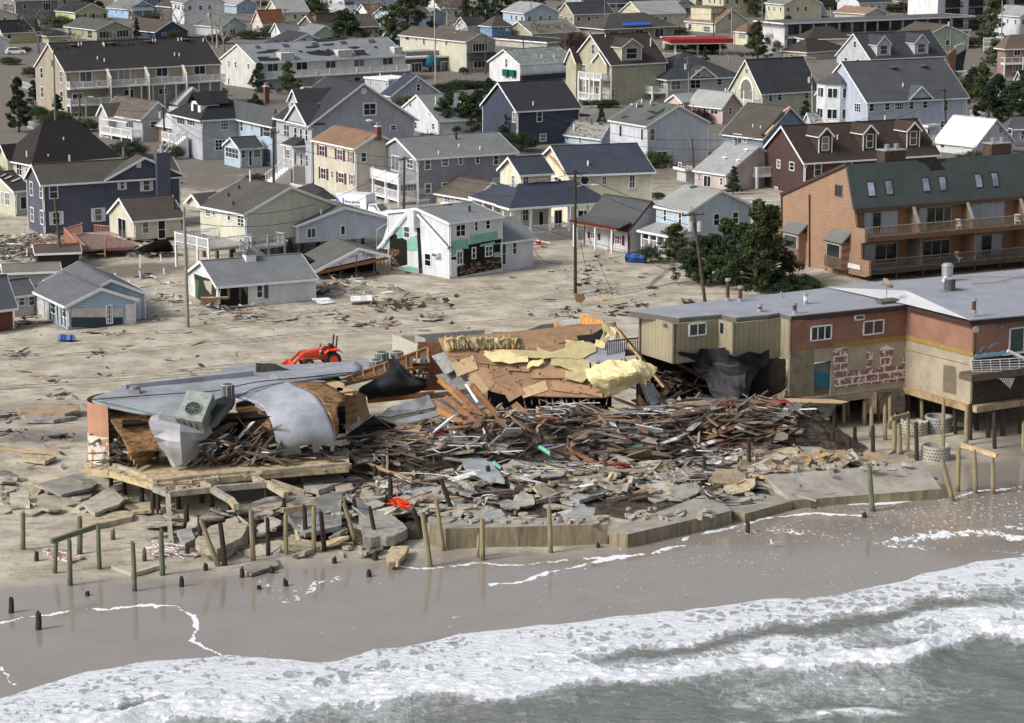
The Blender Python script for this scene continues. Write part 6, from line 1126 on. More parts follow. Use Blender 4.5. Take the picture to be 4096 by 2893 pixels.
# ---------------------------------------------------------------- the wrecked beachfront building
def cr(p0,p1,p2,p3,t):return .5*((2*p1)+(-p0+p2)*t+(2*p0-5*p1+4*p2-p3)*t*t+(-p0+3*p1-3*p2+p3)*t*t*t)
def dense(rows,k):
 def up(a):
  n=len(a);o=[]
  for i in range(n-1):
   for j in range(k):o.append(cr(a[max(i-1,0)],a[i],a[i+1],a[min(i+2,n-1)],j/k))
  o.append(a[-1]);return o
 r=[up(x)for x in rows];return list(zip(*[up([q[j]for q in r])for j in range(len(r[0]))]))
def loft(T,rows,m,nm,th=.06,k=5,nz=0.0,fr=1.0,parent=None,holes=None,raw=False,seed=0,flat=False,**kw):
 R=rows if raw else[[G(T(p[0],p[1]),p[2])for p in r]for r in rows]
 g=dense(R,k);M=MB();a,b=len(g),len(g[0]);org_=parent.location if parent is not None else Vector((0,0,0))
 for c in g:
  for p in c:
   q=p+mnoise.noise_vector(p*fr+Vector((seed,0,0)))*nz if nz else p
   M.v.append(tuple(q-org_))
 k_=M.m(m)
 for i in range(a-1):
  for j in range(b-1):
   if holes and holes(i/(a-1),j/(b-1)):continue
   M.f.append((i*b+j,i*b+j+1,(i+1)*b+j+1,(i+1)*b+j));M.mi.append(k_)
 o=M.build(nm,parent,smooth=not flat,**kw);s=o.modifiers.new('thick','SOLIDIFY');s.thickness=th;s.offset=0
 if parent is None:center(o)
 return o
memb=plain((.30,.31,.345),.65,.22,.45);membd=plain((.24,.25,.26),.6,.3,1.2);tarp=plain((.012,.012,.014),.75,.4,2)
m_,nt_,b_,L_=newmat('scorched_planks');o_=geo(nt_);bk_=nt_.nodes.new('ShaderNodeTexBrick');L_.new(mapping(nt_,o_,(1,1,1),(0,0,math.radians(-24))),bk_.inputs['Vector']);bk_.inputs['Color1'].default_value=(.36,.19,.07,1);bk_.inputs['Color2'].default_value=(.26,.125,.045,1);bk_.inputs['Mortar'].default_value=(.05,.025,.01,1);bk_.inputs['Brick Width'].default_value=2.2;bk_.inputs['Row Height'].default_value=.32;bk_.inputs['Mortar Size'].default_value=.02;bk_.inputs['Scale'].default_value=1
n_=noise(nt_,1.6,7,mapping(nt_,o_,(.8,1.2,3)),.75,.4);c_=mixc(nt_,ramp(nt_,n_,[(.48,(0,)*3),(.54,(1,)*3)]),bk_.outputs[0],(.014,.011,.009));L_.new(mixc(nt_,.35,c_,ramp(nt_,noise(nt_,4,4,o_),[(.3,(.08,.04,.015)),(.7,(.42,.24,.1))])),b_.inputs['Base Color']);b_.inputs['Roughness'].default_value=.85;scorch=m_
def plyc(c,nm='plywood'):
 m_,nt_,b_,L_=newmat(nm);inf=nt_.nodes.new('ShaderNodeObjectInfo').outputs['Random'];n_=noise(nt_,1.4,6,geo(nt_),.7);cc=ramp(nt_,n_,[(.3,dk(c,.72)),(.55,c),(.75,dk(c,1.2))]);hv=nt_.nodes.new('ShaderNodeHueSaturation');L_.new(cc,hv.inputs['Color']);L_.new(mth(nt_,'ADD',mth(nt_,'MULTIPLY',inf,.55),.68),hv.inputs['Value']);L_.new(hv.outputs[0],b_.inputs['Base Color']);b_.inputs['Roughness'].default_value=.8;return m_
ply=plyc((.37,.225,.125));plyl=plyc((.50,.36,.20));foamy=plyc((.72,.615,.32),'foam_board');cco=concrete((.44,.375,.265),(.17,.125,.075),2.2);ccg=concrete((.42,.39,.325),(.21,.185,.145),1.1)
wr=empty('wrecked_building',G(e0(605,1290)),0,'wrecked beachfront building with sagging grey membrane roof on a broken concrete deck','building');O=wr.location;W=lambda p:Vector(p)-O
E=lambda x,y,z:W(G(e0(x,y),z))
M=MB();M.slab([E(-10,870,2),E(230,900,2),E(605,1012,2),E(1080,960,2),E(1560,912,2),E(2330,850,2),E(2330,700,2),E(1500,700,2),E(300,700,2),E(-10,790,2)],.4,cco,(0,0,-1));M.build('deck_slab',wr)
M=MB()
for p in[(240,835,2.05,440,905,2.05),(440,905,2.05,620,985,2.05),(620,990,2.05,1100,935,2.05),(1100,935,2.05,1500,905,2.0),(1560,905,2.05,2330,835,2.05)]:M.bar(E(p[0],p[1],p[2]),E(p[3],p[4],p[5]),.25,.3,cco)
M.build('kerb_beam',wr)
beams=[(615,1050,735,1095),(735,1095,1115,1055),(1115,1050,1590,1012),(1035,1003,1115,1052),(1115,1052,1285,1150),(1285,1150,1335,1210),(1475,945,1590,1010),(1600,1000,1775,1105),(640,1040,1050,1000),(1640,990,1940,1090)]
for b_ in beams:M=MB();M.bar(E(b_[0],b_[1],1.72),E(b_[2],b_[3],1.72 if b_[0]<1600 or b_[2]<1800 else 1.1),.34,.36,cco);M.build('grade_beam',wr)
M=MB();M.bar(E(730,1090,1.7),E(745,1345,.7),.3,.3,cco);M.bar(E(745,1345,.7),E(765,1560,0),.26,.26,cco);M.build('grade_beam',wr)
M=MB();M.bar(E(1745,1240,1.55),E(2030,1205,1.55),.18,.3,wood((.3,.24,.13)));M.build('cross_beam',wr)
P0=G(e0(20,800),2.0);r=2.15;cx=P0+Vector((r,.6,0));M=MB();n=12;twm=plain((.42,.225,.15),.85,.15,.7);tww=MATS.get('tww')or None
m_,nt_,b_,L_=newmat('peeling_white');n_=noise(nt_,.9,3,geo(nt_),.6,.6);L_.new(mixc(nt_,mth(nt_,'GREATER_THAN',n_,.58),(.58,.545,.47),(.40,.22,.15)),b_.inputs['Base Color']);b_.inputs['Roughness'].default_value=.85;pwt=m_
for(z0,z1,m,rr)in((2.0,3.9,pwt,r),(3.9,6.0,twm,r-.03),(1.55,2.0,cco,r+.18)):
 for i in range(n):
  t0,t1=math.radians(100+158*i/n),math.radians(100+158*(i+1)/n);c=lambda t,z:W(cx+Vector((rr*math.cos(t),rr*math.sin(t),z-2)));M.poly([c(t0,z0),c(t1,z0),c(t1,z1),c(t0,z1)],m)
  if z0<2:M.poly([c(t0,z1),c(t1,z1),W(cx)],cco)
M.build('round_corner_wall',wr)
loft(e0,[[(345,160,6.0),(700,118,6),(1100,78,6),(1480,35,6),(1950,0,5.9),(2400,-60,5.9)],[(60,262,6.0),(500,230,5.95),(950,200,5.9),(1350,170,5.8),(1800,105,6.0),(2400,20,5.9)],[(180,330,5.85),(600,395,5.5),(950,330,5.6),(1250,260,5.7),(1500,190,5.8),(1700,130,5.9)]],memb,'membrane_roof',.14,5,.06,.8,wr)
loft(e0,[[(590,395,5.5),(800,350,5.6),(1090,330,5.6)],[(560,470,5.1),(800,440,5.2),(1110,450,4.9)],[(600,570,4.4),(850,560,4.6),(1105,560,4.2)],[(680,680,3.5),(850,690,3.7),(1010,640,3.5)],[(740,790,2.7),(850,790,2.8),(990,740,2.9)],[(780,870,2.2),(850,860,2.2),(900,830,2.3)]],plain((.36,.36,.38),.55,.25,.7),'torn_membrane',.05,2,.3,1.1,wr,flat=True)
loft(e0,[[(190,375,5.4),(300,310,5.6),(590,400,5.35)],[(260,500,4.7),(400,470,4.8),(600,500,4.7)],[(330,620,3.9),(480,600,4.0),(650,610,4.0)],[(390,740,3.2),(560,720,3.2),(730,720,3.2)]],scorch,'scorched_deck',.12,4,.08,1,wr)
M=MB();jw=wood((.33,.17,.07))
for i in range(4):M.bar(E(380+i*25,735+i*40,3.1-.25*i),E(700-i*40,650+i*60-i*12,3.2-.3*i),.08,.32,jw)
M.build('joist',wr)
loft(e0,[[(1340,245,5.7),(1560,180,5.9),(1800,112,6.05)],[(1530,310,5.4),(1760,250,5.7),(2010,215,5.9)],[(1620,420,4.9),(1850,380,5.2),(2110,330,5.4)],[(1670,560,4.0),(1900,520,4.3),(2180,450,4.6)],[(1700,680,3.1),(1940,640,3.4),(2215,590,3.6)],[(1735,765,2.4),(1960,730,2.5),(2200,715,2.6)]],plain((.34,.355,.40),.6,.2,.8),'barrel_roof',.12,5,.05,.8,wr,holes=lambda a,b:(a>.82 and .33<b<.52)or(a>.84 and .62<b<.86))
loft(e0,[[(1490,325,5.3),(1540,345,5.2)],[(1540,420,4.8),(1625,440,4.8)],[(1400,500,4.0),(1660,560,4.0)],[(1430,640,3.2),(1695,650,3.2)],[(1450,705,2.9),(1690,665,3.0)]],scorch,'scorched_deck',.12,4,.05,1,wr)
loft(e0,[[(1810,118,6.0),(2100,110,5.95)],[(2010,210,5.85),(2300,240,5.5)],[(2130,350,5.3),(2230,330,5.3)],[(2190,480,4.5),(2235,470,4.5)],[(2215,600,3.5),(2240,560,3.8)]],scorch,'scorched_deck',.1,4,.05,1,wr)
M=MB()
for i in range(7):M.bar(E(1330+i*14,345+i*22,5.1-.12*i),E(1500+i*14,315+i*26,5.2-.15*i),.07,.3,jw)
for i in range(9):M.bar(E(2080+i*25,245+i*32,5.5-.3*i),E(2400,200+i*30,5.6-.3*i),.08,.3,jw)
M.build('joist',wr);M=MB();M.bar(E(1100,590,3.8),E(1340,450,4.6),.15,.4,jw);M.bar(E(1110,540,4.0),E(1300,380,4.9),1.0,.08,scorch);M.build('hanging_joist',wr)
loft(e0,[[(1100,300,5.8),(1200,250,6.0),(1330,255,6.0)],[(1110,400,5.4),(1200,380,5.5),(1270,370,5.6)],[(1095,510,4.8),(1150,500,4.9),(1240,430,5.2)]],tarp,'black_underlay',.06,4,.2,1.3,wr)
loft(e0,[[(1330,300,5.9),(1400,275,6.1),(1475,292,5.9)],[(1330,325,5.6),(1400,320,5.7),(1470,300,5.7)]],tarp,'black_underlay',.1,4,.05,1,wr)
M=MB();M.slab([E(355,150,6.0),E(1480,32,6.0),E(1480,42,5.9),E(355,180,5.6)],.12,memb);M.bar(E(355,160,6.15),E(1485,35,6.15),.2,.45,memb);M.build('parapet',wr)
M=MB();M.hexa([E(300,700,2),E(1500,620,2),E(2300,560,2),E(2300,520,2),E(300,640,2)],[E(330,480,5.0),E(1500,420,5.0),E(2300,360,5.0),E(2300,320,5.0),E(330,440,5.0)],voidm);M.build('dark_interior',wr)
silver=plain((.42,.43,.45),.25,.35,3,.8,.6)
for i,(x,y,s_)in enumerate(((750,810,1.0),(1060,800,1.5),(1010,700,1.1),(1240,620,1.3),(1480,770,1.0),(1640,740,1.0))):
 P=G(e0(x,y),2.3);loft(None,[[P+Vector(((b-1)*.6*s_,(a-1)*.3,(1-a)*.45*s_+.3))for b in range(3)]for a in range(3)],silver,'crumpled_foil',.02,4,.5*s_,1.7,wr,raw=True,seed=i*7)
def acbox(P,w,d,hh,rz,tilt,par,nm='air_handler',m=None):
 m=m or plain((.26,.29,.265),.55,.25);M=MB();M.box(-w/2,w/2,-d/2,d/2,0,hh,m);M.tube([(0,-.1*d,hh),(0,-.1*d,hh+.04)],w*.28,plain((.03,.03,.03)),16)
 M.tube([(w*.3*math.cos(t*.5236),-.1*d+w*.3*math.sin(t*.5236),hh+.06)for t in range(13)],.03,m)
 for t in range(4):M.bar((-w*.25*math.cos(t*.785),-.1*d-w*.25*math.sin(t*.785),hh+.06),(w*.25*math.cos(t*.785),-.1*d+w*.25*math.sin(t*.785),hh+.06),.02,.02,plain((.2,.2,.2)))
 for t in range(4):M.box(-w/2+.1+t*w*.22,-w/2+.1+t*w*.22+.14,-d/2-.02,-d/2,.15,hh-.2,plain((.09,.1,.09)))
 o=M.build(nm,par);o.location=P-(par.location if par is not None else Vector((0,0,0)));o.rotation_euler=(tilt[0],tilt[1],rz);return o
o=acbox(G(e0(1000,430),5.0),1.8,2.4,1.3,math.radians(-14),(math.radians(38),math.radians(4)),None,'rooftop_air_unit');tag(o,'big tipped pale green rooftop air unit with round fan','air conditioner')
def condenser(P,r,hh,label,m=None):
 root=empty('condenser_unit',P,0,label,'air conditioner','condenser units on the wreck');g_=plain((.16,.17,.17),.5);M=MB();M.tube([(0,0,0),(0,0,hh)],r*.9,plain((.05,.05,.05)),12);M.build('coil',root);M=MB()
 for i in range(8):M.tube([(r*math.cos(t*math.pi/8),r*math.sin(t*math.pi/8),.05+hh*i/8)for t in range(17)],.025,g_,5,False)
 for i in range(8):t=i*math.pi/4;M.bar((r*math.cos(t),r*math.sin(t),0),(r*math.cos(t),r*math.sin(t),hh),.06,.06,plain((.36,.37,.36)))
 M.build('louvre_cage',root);M=MB();M.tube([(0,0,hh),(0,0,hh+.06)],r*1.03,plain((.36,.37,.36)),16);M.tube([(0,0,hh+.06),(0,0,hh+.08)],r*.72,plain((.07,.07,.07)),16);M.build('top_grille',root);return root
condenser(G(e0(1260,240),5.75),.42,.8,'grey round condenser unit standing on the sagging grey roof');condenser(G(c1(1128,435),4.3),.5,.6,'light grey condenser unit beside the white panelled hut wall');condenser(G(c1(1078,500),3.9),.48,.55,'lower light grey condenser unit in front of another one');condenser(G(c1(1265,405),4.4),.45,.4,'half-hidden pale condenser unit behind the sloping stud wall')
q=E(440,215,5.95);M=MB();M.box(q.x-.35,q.x+.35,q.y-.3,q.y+.3,q.z-.1,q.z+.35,memb);M.tube([q+Vector((0,0,.35)),q+Vector((0,0,.55))],.3,plain((.2,.2,.21)),12);M.build('roof_vent',wr)
blk_c=plain((.02,.02,.02),.5)
def cable(pts,r,m,label,cat='cable',group=None,par=None,k=5,nm='cable'):
 P=[p if isinstance(p,Vector)else G(p[0],p[1])for p in pts];Q=[]
 for i in range(len(P)-1):
  for j in range(k):Q.append(cr(P[max(i-1,0)],P[i],P[i+1],P[min(i+2,len(P)-1)],j/k))
 Q.append(P[-1]);M=MB();off=par.location if par is not None else Vector((0,0,0));M.tube([q-off for q in Q],r,m,4,False);o=M.build(nm,par,label,cat,group);
 if par is None:center(o)
 return o
GE=lambda x,y,z:G(e0(x,y),z)
cable([GE(60,262,6.1),GE(700,215,6.1),GE(1150,185,6.1),GE(1500,110,6.2),GE(2000,60,6.1),GE(2350,20,6.1)],.035,blk_c,'long black cable lying along the sagging grey roof');cable([GE(1340,245,5.95),GE(1500,165,6.1),GE(1760,110,6.2)],.04,plain((.07,.08,.1)),'short dark hose beside the round condenser unit','hose');cable([GE(100,265,6.05),GE(330,310,6),GE(600,380,5.7),GE(880,430,5.4)],.045,plain((.2,.3,.25)),'pale green hose hanging over the torn roof edge','hose')
# ---- rear flat strip, hut and stud walls
C1_=lambda x,y,z:G(c1(x,y),z)
M=MB();M.slab([W(C1_(-400,560,5)),W(C1_(0,640,5.3)),W(C1_(800,620,4.6)),W(C1_(1050,520,4)),W(C1_(1010,430,4)),W(C1_(300,470,4.4)),W(C1_(-200,470,4.6))],.15,memb);M.build('rear_roof',wr)
for i in range(9):M=MB();y=445+i*9;M.bar(W(C1_(640-i*40,y+10,4.4)),W(C1_(1015,y-12,4.2)),.14,.04,plain((.5,.52,.56),.5));M.build('siding_strip',wr)
for i in range(6):M=MB();y=520+i*18;M.bar(W(C1_(150+i*30,y+28,4.8)),W(C1_(870-i*50,y-8,4.6)),.2,.05,(wood((.34,.2,.1)),plain((.4,.42,.45)))[i%2]);M.build('loose_board',wr)
loft(c1,[[(0,450,5.6),(180,480,5.4),(420,545,5)],[(0,540,5.2),(150,545,5.1),(300,560,5)]],plain((.03,.03,.02),.7,.5,3),'torn_roofing_flap',.06,4,.15,1.2,wr);loft(c1,[[(-150,560,5.8),(0,590,5.8),(130,600,5.7)],[(-180,640,5.5),(0,650,5.5),(190,625,5.5)]],tarp,'black_underlay',.06,4,.3,1.2,wr);loft(c1,[[(490,600,5.3),(660,545,5.4),(770,600,5.2)],[(500,612,5.2),(640,605,5.2),(760,608,5.1)]],tarp,'black_underlay',.06,4,.1,1.2,wr)
M=MB();q=W(C1_(163,600,6));M.tube([q-Vector((0,.05,0)),q+Vector((0,.1,0))],.36,plain((.4,.42,.46)),14);M.build('round_vent_cap',wr)
for(P,m)in(([(620,610),(655,582),(795,640),(775,705),(640,700)],plyl),([(720,680),(740,672),(868,692),(865,738),(735,725)],plyl)):M=MB();M.slab([W(C1_(x,y,5.6))for x,y in P],.05,m);M.build('plywood_sheet',wr)
hut=wood((.42,.40,.33),.8,0,(8,8,.7));wc_=empty('hut_walls',C1_(1230,500,0),0,'roofless hut with peeling white board end and long grey rear wall behind the wreck','hut');W2=lambda p:Vector(p)-wc_.location
def vwall(pts,zb_,m,nm,T=c1,par=wc_,th=.15):
 for(a,b)in zip(pts[:-1],pts[1:]):
  A,B=G(T(a[0],a[1]),a[2]),G(T(b[0],b[1]),b[2]);n=(B-A).cross(Vector((0,0,1))).normalized()*th;o_=par.location;M=MB();A0,B0=Vector((A.x,A.y,zb_)),Vector((B.x,B.y,zb_));M.hexa([A0-o_,B0-o_,B0-n-o_,A0-n-o_],[A-o_,B-o_,B-n-o_,A-n-o_],m);M.build(nm,par)
vwall([(1220,195,5.4),(1445,288,5.4)],1.5,hut,'end_wall');vwall([(1450,268,5.2),(1700,262,5.2)],1.5,wood((.25,.1,.045)),'inner_wall');vwall([(1312,205,5.4),(1450,200,5.4),(1700,182,5.4),(2050,155,5.4),(2120,178,5.3),(2296,175,5.2),(2430,160,5.2),(2560,110,5.4),(2670,98,5.4)],1.5,plain((.33,.33,.31),.8),'rear_wall');vwall([(1225,197,5.4),(1312,207,5.4),(1425,205,5.4),(1520,240,5.4)],1.5,plain((.35,.33,.28)),'side_wall')
M=MB()
for x,ya,yb_ in((1317,200,285),(1690,182,262)):M.bar(W2(C1_(x,ya,5.3)),W2(C1_(x,yb_,4.7)),.1,.1,trim())
M.build('white_pipe',wc_);vwall([(2668,85,5.3),(2738,125,5.3),(3000,90,5.6)],3,wood((.36,.19,.08)),'cabinet_wall',c1);vwall([(2740,80,5.4),(2900,60,5.6),(3010,90,5.6)],3,plain((.55,.56,.58)),'cabinet_wall',c1);vwall([(2906,18,6.3),(3110,75,6.3)],5.6,wood((.42,.22,.09)),'orange_beam',c1)
sw=empty('stud_wall',C1_(1000,700,2.5),0,'fallen brown stud wall sloping up towards shelves of white goods','wall');M=MB();o_=sw.location;jb=wood((.33,.19,.09));T_,B_2=[],[]
for i in range(9):
 t=i/8;T_.append(C1_(755+785*t,612-290*t,4.6+1.0*t)-o_);B_2.append(C1_(790+750*t,645-170*t,4.3+.5*t)-o_)
for a,b in zip(T_,B_2):M.bar(a,b,.1,.2,jb)
M.build('stud',sw);M=MB();M.bar(T_[0],T_[-1],.12,.25,jb);M.bar(B_2[0],B_2[-1],.12,.25,jb);M.build('plate',sw);M=MB();M.slab([T_[0],T_[-1],B_2[-1],B_2[0]],.04,wood((.16,.085,.045)));M.build('sheathing',sw)
sh_=empty('shelf_unit',C1_(1480,620,3.4),0,'open wooden shelf with white and red goods inside the wreck','shelf');o_=sh_.location
for i in range(4):a,b=C1_(1410,600-48*i,3.4+.55*i)-o_,C1_(1550,590-48*i,3.4+.55*i)-o_;M=MB();M.bar(a,b,.5,.05,jb);M.build('shelf',sh_)
M=MB()
for x in(1408,1552):M.bar(C1_(x,605,3.3)-o_,C1_(x,430,5.4)-o_,.08,.4,jb)
M.build('upright',sh_)
for i in range(26):
 s=R_.randrange(4);p=C1_(1418+R_.random()*125,596-48*s,3.45+.55*s);c=R_.choice([(.7,.7,.7),(.7,.7,.7),(.35,.02,.03),(.05,.1,.2),(.4,.3,.2)]);M=MB();M.tube([(0,0,0),(0,0,.22),(0,0,.3)],.1,plain(c,.4),6,r2=.05);o=M.build('bottle',None,f'small {"white" if c[0] > .6 else "coloured"} container on the shelf inside the wreck','bottle',f'{"white" if c[0] > .6 else "coloured"} containers on the wreck shelf');o.location=p
tp=loft(c1,[[(1180,420,6.3),(1250,420,6.3),(1300,470,6.1),(1430,600,5.3)],[(1170,520,5.6),(1260,520,5.6),(1340,560,5.3),(1520,610,5.0)],[(930,690,4.4),(1180,640,4.9),(1380,650,4.7),(1525,660,4.6)],[(970,740,3.9),(1200,740,4.0),(1400,710,4.1),(1500,690,4.2)],[(1000,780,3.4),(1200,750,3.6),(1400,730,3.7),(1460,710,3.9)]],tarp,'black_tarpaulin',.08,5,.12,1,None,label='black tarpaulin draped and rolled over the middle of the wreck',cat='tarpaulin')
# ---- the tilted plywood roof with torn yellow foam
def zc(x,y):yt=180-.1*x;return 7.0-3.7*(y-yt)/(780-yt)
def Sf(x,y,d=0.0):p=c2(x,y);P=G(p,zc(x,y));return P-ray(p).normalized()*d
tr_=empty('torn_plywood_deck',G(c2(300,1080),0),0,'tilted plywood roof deck with torn yellow foam board in the middle of the wreck','roof');o_=tr_.location
rows=[(lambda x0,x1,f_:[Sf(x0+(x1-x0)*j/8,f_(x0+(x1-x0)*j/8))for j in range(9)])(x0,x1,f_)for x0,x1,f_ in((-660,930,lambda x:175-.09*x),(-590,1000,lambda x:380),(-400,1080,lambda x:560),(-230,1010,lambda x:690),(-60,830,lambda x:760-abs(x-400)*.04+max(0,x-430)*.06))]
loft(None,rows,ply,'plywood_deck',.1,3,.0,1,tr_,raw=True)
R2=random.Random(11)
quads=[(-480,330,190,120,-5),(-320,420,230,110,12),(-420,480,200,130,-20),(-170,400,250,140,8),(-250,560,240,130,35),(-60,600,230,130,30),(-120,480,160,180,-15),(60,460,220,130,5),(240,260,280,110,-6),(350,440,300,120,-4),(560,210,300,90,-8),(320,540,300,100,0),(120,600,190,140,-30),(200,690,240,90,-18),(480,670,260,85,8),(700,700,240,70,14),(60,330,160,90,0),(-300,640,200,90,50),(20,720,160,100,-30),(600,560,260,110,4)]
for i,(x,y,w_,h_,a)in enumerate(quads):
 ca,sa=math.cos(math.radians(a)),math.sin(math.radians(a));P=[]
 for dx,dy in((-.5,-.5),(.5,-.5),(.5,.5),(-.5,.5)):X_,Y_=w_*dx,h_*dy*(1.0);P.append(Sf(x+X_*ca-Y_*sa,y+X_*sa+Y_*ca,.12+.05*(i%4))-o_)
 M=MB();M.slab(P,.03,ply if R2.random()<.7 else plyl);M.build('plywood_sheet',tr_)
def foamp(P,d=.36,m=foamy,nm='foam_board'):
 Q=[]
 for i in range(len(P)):
  a,b=P[i],P[(i+1)%len(P)];n=max(1,int(math.hypot(b[0]-a[0],b[1]-a[1])/28))
  for j in range(n):t=j/n;Q.append(Sf(a[0]+(b[0]-a[0])*t+R2.uniform(-9,9),a[1]+(b[1]-a[1])*t+R2.uniform(-9,9),d)-o_)
 M=MB();c=sum(Q,Vector())/len(Q)
 M.slab(Q,.05,m);return M.build(nm,tr_)
def foam_grid(x0,x1,tops,bots,d=.75,m=foamy,nm='foam_board',nz=.0):
 n=len(tops)-1;rr=[]
 for i in range(n+1):
  t=i/n;x=x0+(x1-x0)*t;rr.append([Sf(x+R2.uniform(-8,8),tops[i]+(bots[i]-tops[i])*j/3+R2.uniform(-6,6),d)for j in range(4)])
 return loft(None,rr,m,nm,.04,1,nz,1.5,tr_,raw=True,flat=True)
foam_grid(225,760,[310,335,350,345,320,270,262,265,268,300],[400,420,412,410,415,412,418,410,380,350]);foam_grid(-250,145,[345,352,330,345,390,400],[380,440,440,465,450,440]);foam_grid(140,280,[440,425,430,418],[505,475,480,440],.62);foam_grid(350,1000,[418,412,412,420,440,470,480,490],[470,478,520,540,520,560,640,600],.66);foam_grid(745,830,[250,255,270],[300,320,330],.8);foam_grid(-160,230,[335,330,340,352],[372,385,400,410],.7);foam_grid(480,640,[240,262,258],[300,310,300],.72);foam_grid(470,700,[520,530,525,500],[590,610,630,560],.68);foam_grid(800,935,[80,95,120,160],[240,300,330,260],.5,nz=.25)
foam_grid(650,1010,[385,330,280,210,200,330],[430,470,490,480,470,440],.58,memb,'grey_membrane')
crl=loft(c2,[[(650,520,5.6),(830,440,6.0),(1000,440,6.0),(1110,425,6.2),(1300,490,5.6)],[(690,600,5.3),(850,560,5.6),(1010,560,5.6),(1150,540,5.6),(1260,570,5.1)],[(760,690,4.5),(880,670,4.7),(1020,640,4.8),(1140,600,5.0),(1210,640,4.7)],[(800,735,4.0),(900,735,4.1),(1000,700,4.3),(1120,640,4.6),(1200,665,4.4)]],foamy,'curled_foam',.05,5,.16,2.2,tr_,flat=True)
for i in range(46):a,b=R2.random(),R2.random();x,y=680+a*560,470+b*230-a*40;P=Sf(x,y,.95)-o_;M=MB();n_=Vector((R2.uniform(-.3,.3),0,1));M.bar(P,P+Vector((.06*R2.uniform(-1,1),.1,R2.uniform(.2,.45))),.05+R2.random()*.1,.04,voidm if R2.random()<.5 else wood((.25,.17,.06)));M.build('rib_gap',tr_)
for i in range(60):x,y=R2.uniform(-500,950),R2.uniform(250,720);P=Sf(x,y,.5)-o_;M=MB();M.tube([P,P+Vector((0,-.03,.02))],R2.uniform(.035,.08),voidm,5);M.build('nail_hole',tr_)
P=[G(c2(x,y),z)-o_ for x,y,z in((-220,700,3.3),(900,720,3.3),(900,930,.2),(-220,930,.2))];M=MB();M.slab([p+Vector((0,1.2,0))for p in P],.1,voidm);M.build('under_deck_shade_sheet',tr_)  # near-black sheet added below the deck edge, standing in for shade
M=MB();bp=[Sf(x,y,.5)-o_ for x,y in((582,208),(720,195),(820,138),(860,190),(740,260),(600,270))];M.slab(bp,.03,tarp);M.build('black_patch',tr_)
for i in range(13):x=-600+i*52;a,b=Sf(x,215-.05*i*10,.35)-o_,Sf(x+40,330,.35)-o_;M=MB();M.bar(a,b,.1,.35,wood((.38,.2,.08)));M.build('roof_joist',tr_)
for i in range(12):x=-575+i*52;P=Sf(x+15,285,.4)-o_;loft(None,[[P+o_+Vector(((b-1)*.25,0,(1-a)*.45))for b in range(3)]for a in range(3)],plain((.5,.46,.25),.9,.3,4),'insulation_batt',.15,3,.25,2,tr_,raw=True,seed=i)
for i in range(11):x=110+i*62;a,b=Sf(x,745,-.6)-o_,Sf(x+R2.uniform(0,30),830,-.4)-o_;M=MB();M.bar(a,b,.08,.15,wood((.2,.11,.06)));M.build('broken_rafter',tr_)
def plank(T,a,b,w_,t,m,label,cat='beam',nm='fallen_beam',group=None,up=(0,0,1)):
 A,B=G(T(a[0],a[1]),a[2]),G(T(b[0],b[1]),b[2]);M=MB();M.bar(A,B,w_,t,m,up);o=M.build(nm,None,label,cat,group);return center(o)
plank(c2,(945,150,7.0),(1385,690,3.5),.16,1.0,wood((.44,.25,.10)),'big orange laminated beam leaning down from the plywood roof',up=(-1,-.6,1));plank(c2,(1130,770,3.0),(1465,1160,.9),.15,.55,wood((.17,.085,.05)),'long dark brown beam slanting from the foam sheet to the white box');plank(c2,(60,1110,1.9),(85,1390,.5),.3,.14,wood((.22,.11,.06)),'upright reddish board standing in the rubble heap')
for i,(a,b)in enumerate((((1640,600,4.9),(2180,1080,2.0)),((1700,760,4.2),(2230,1190,1.6)),((1620,870,3.4),(2250,1200,1.5)),((1780,690,4.6),(2160,1050,2.2)),((1600,800,3.6),(1900,980,2.6)),((1930,650,5.0),(2240,1010,2.4)),((1500,760,3.6),(1960,700,3.9)),((1000,790,3.2),(1600,730,3.5)),((1870,920,3.0),(2296,1170,1.7)))):plank(c1,a,b,.14,.4,wood(((.33,.175,.085),(.24,.12,.06))[i%2]),f'{["pale brown", "dark brown", "wet black-brown", "orange-brown", "short ragged", "long reddish", "level brown", "low brown", "rightmost brown"][i]} rafter fanned out left of the plywood roof','rafter','rafter','rafters fanned left of the plywood roof')
def pslab(T,P,th,m,label,cat='sheet',nm='sheet',group=None):
 M=MB();Q=[]
 for i in range(len(P)):
  a,b=P[i],P[(i+1)%len(P)];n=4
  for j in range(n):
   t=j/n;s_=0 if j==0 else 5;Q.append(G(T(a[0]+(b[0]-a[0])*t+R2.uniform(-s_,s_),a[1]+(b[1]-a[1])*t+R2.uniform(-s_,s_)*.7),a[2]+(b[2]-a[2])*t))
 M.slab(Q,th,m);o=M.build(nm,None,label,cat,group);return center(o)
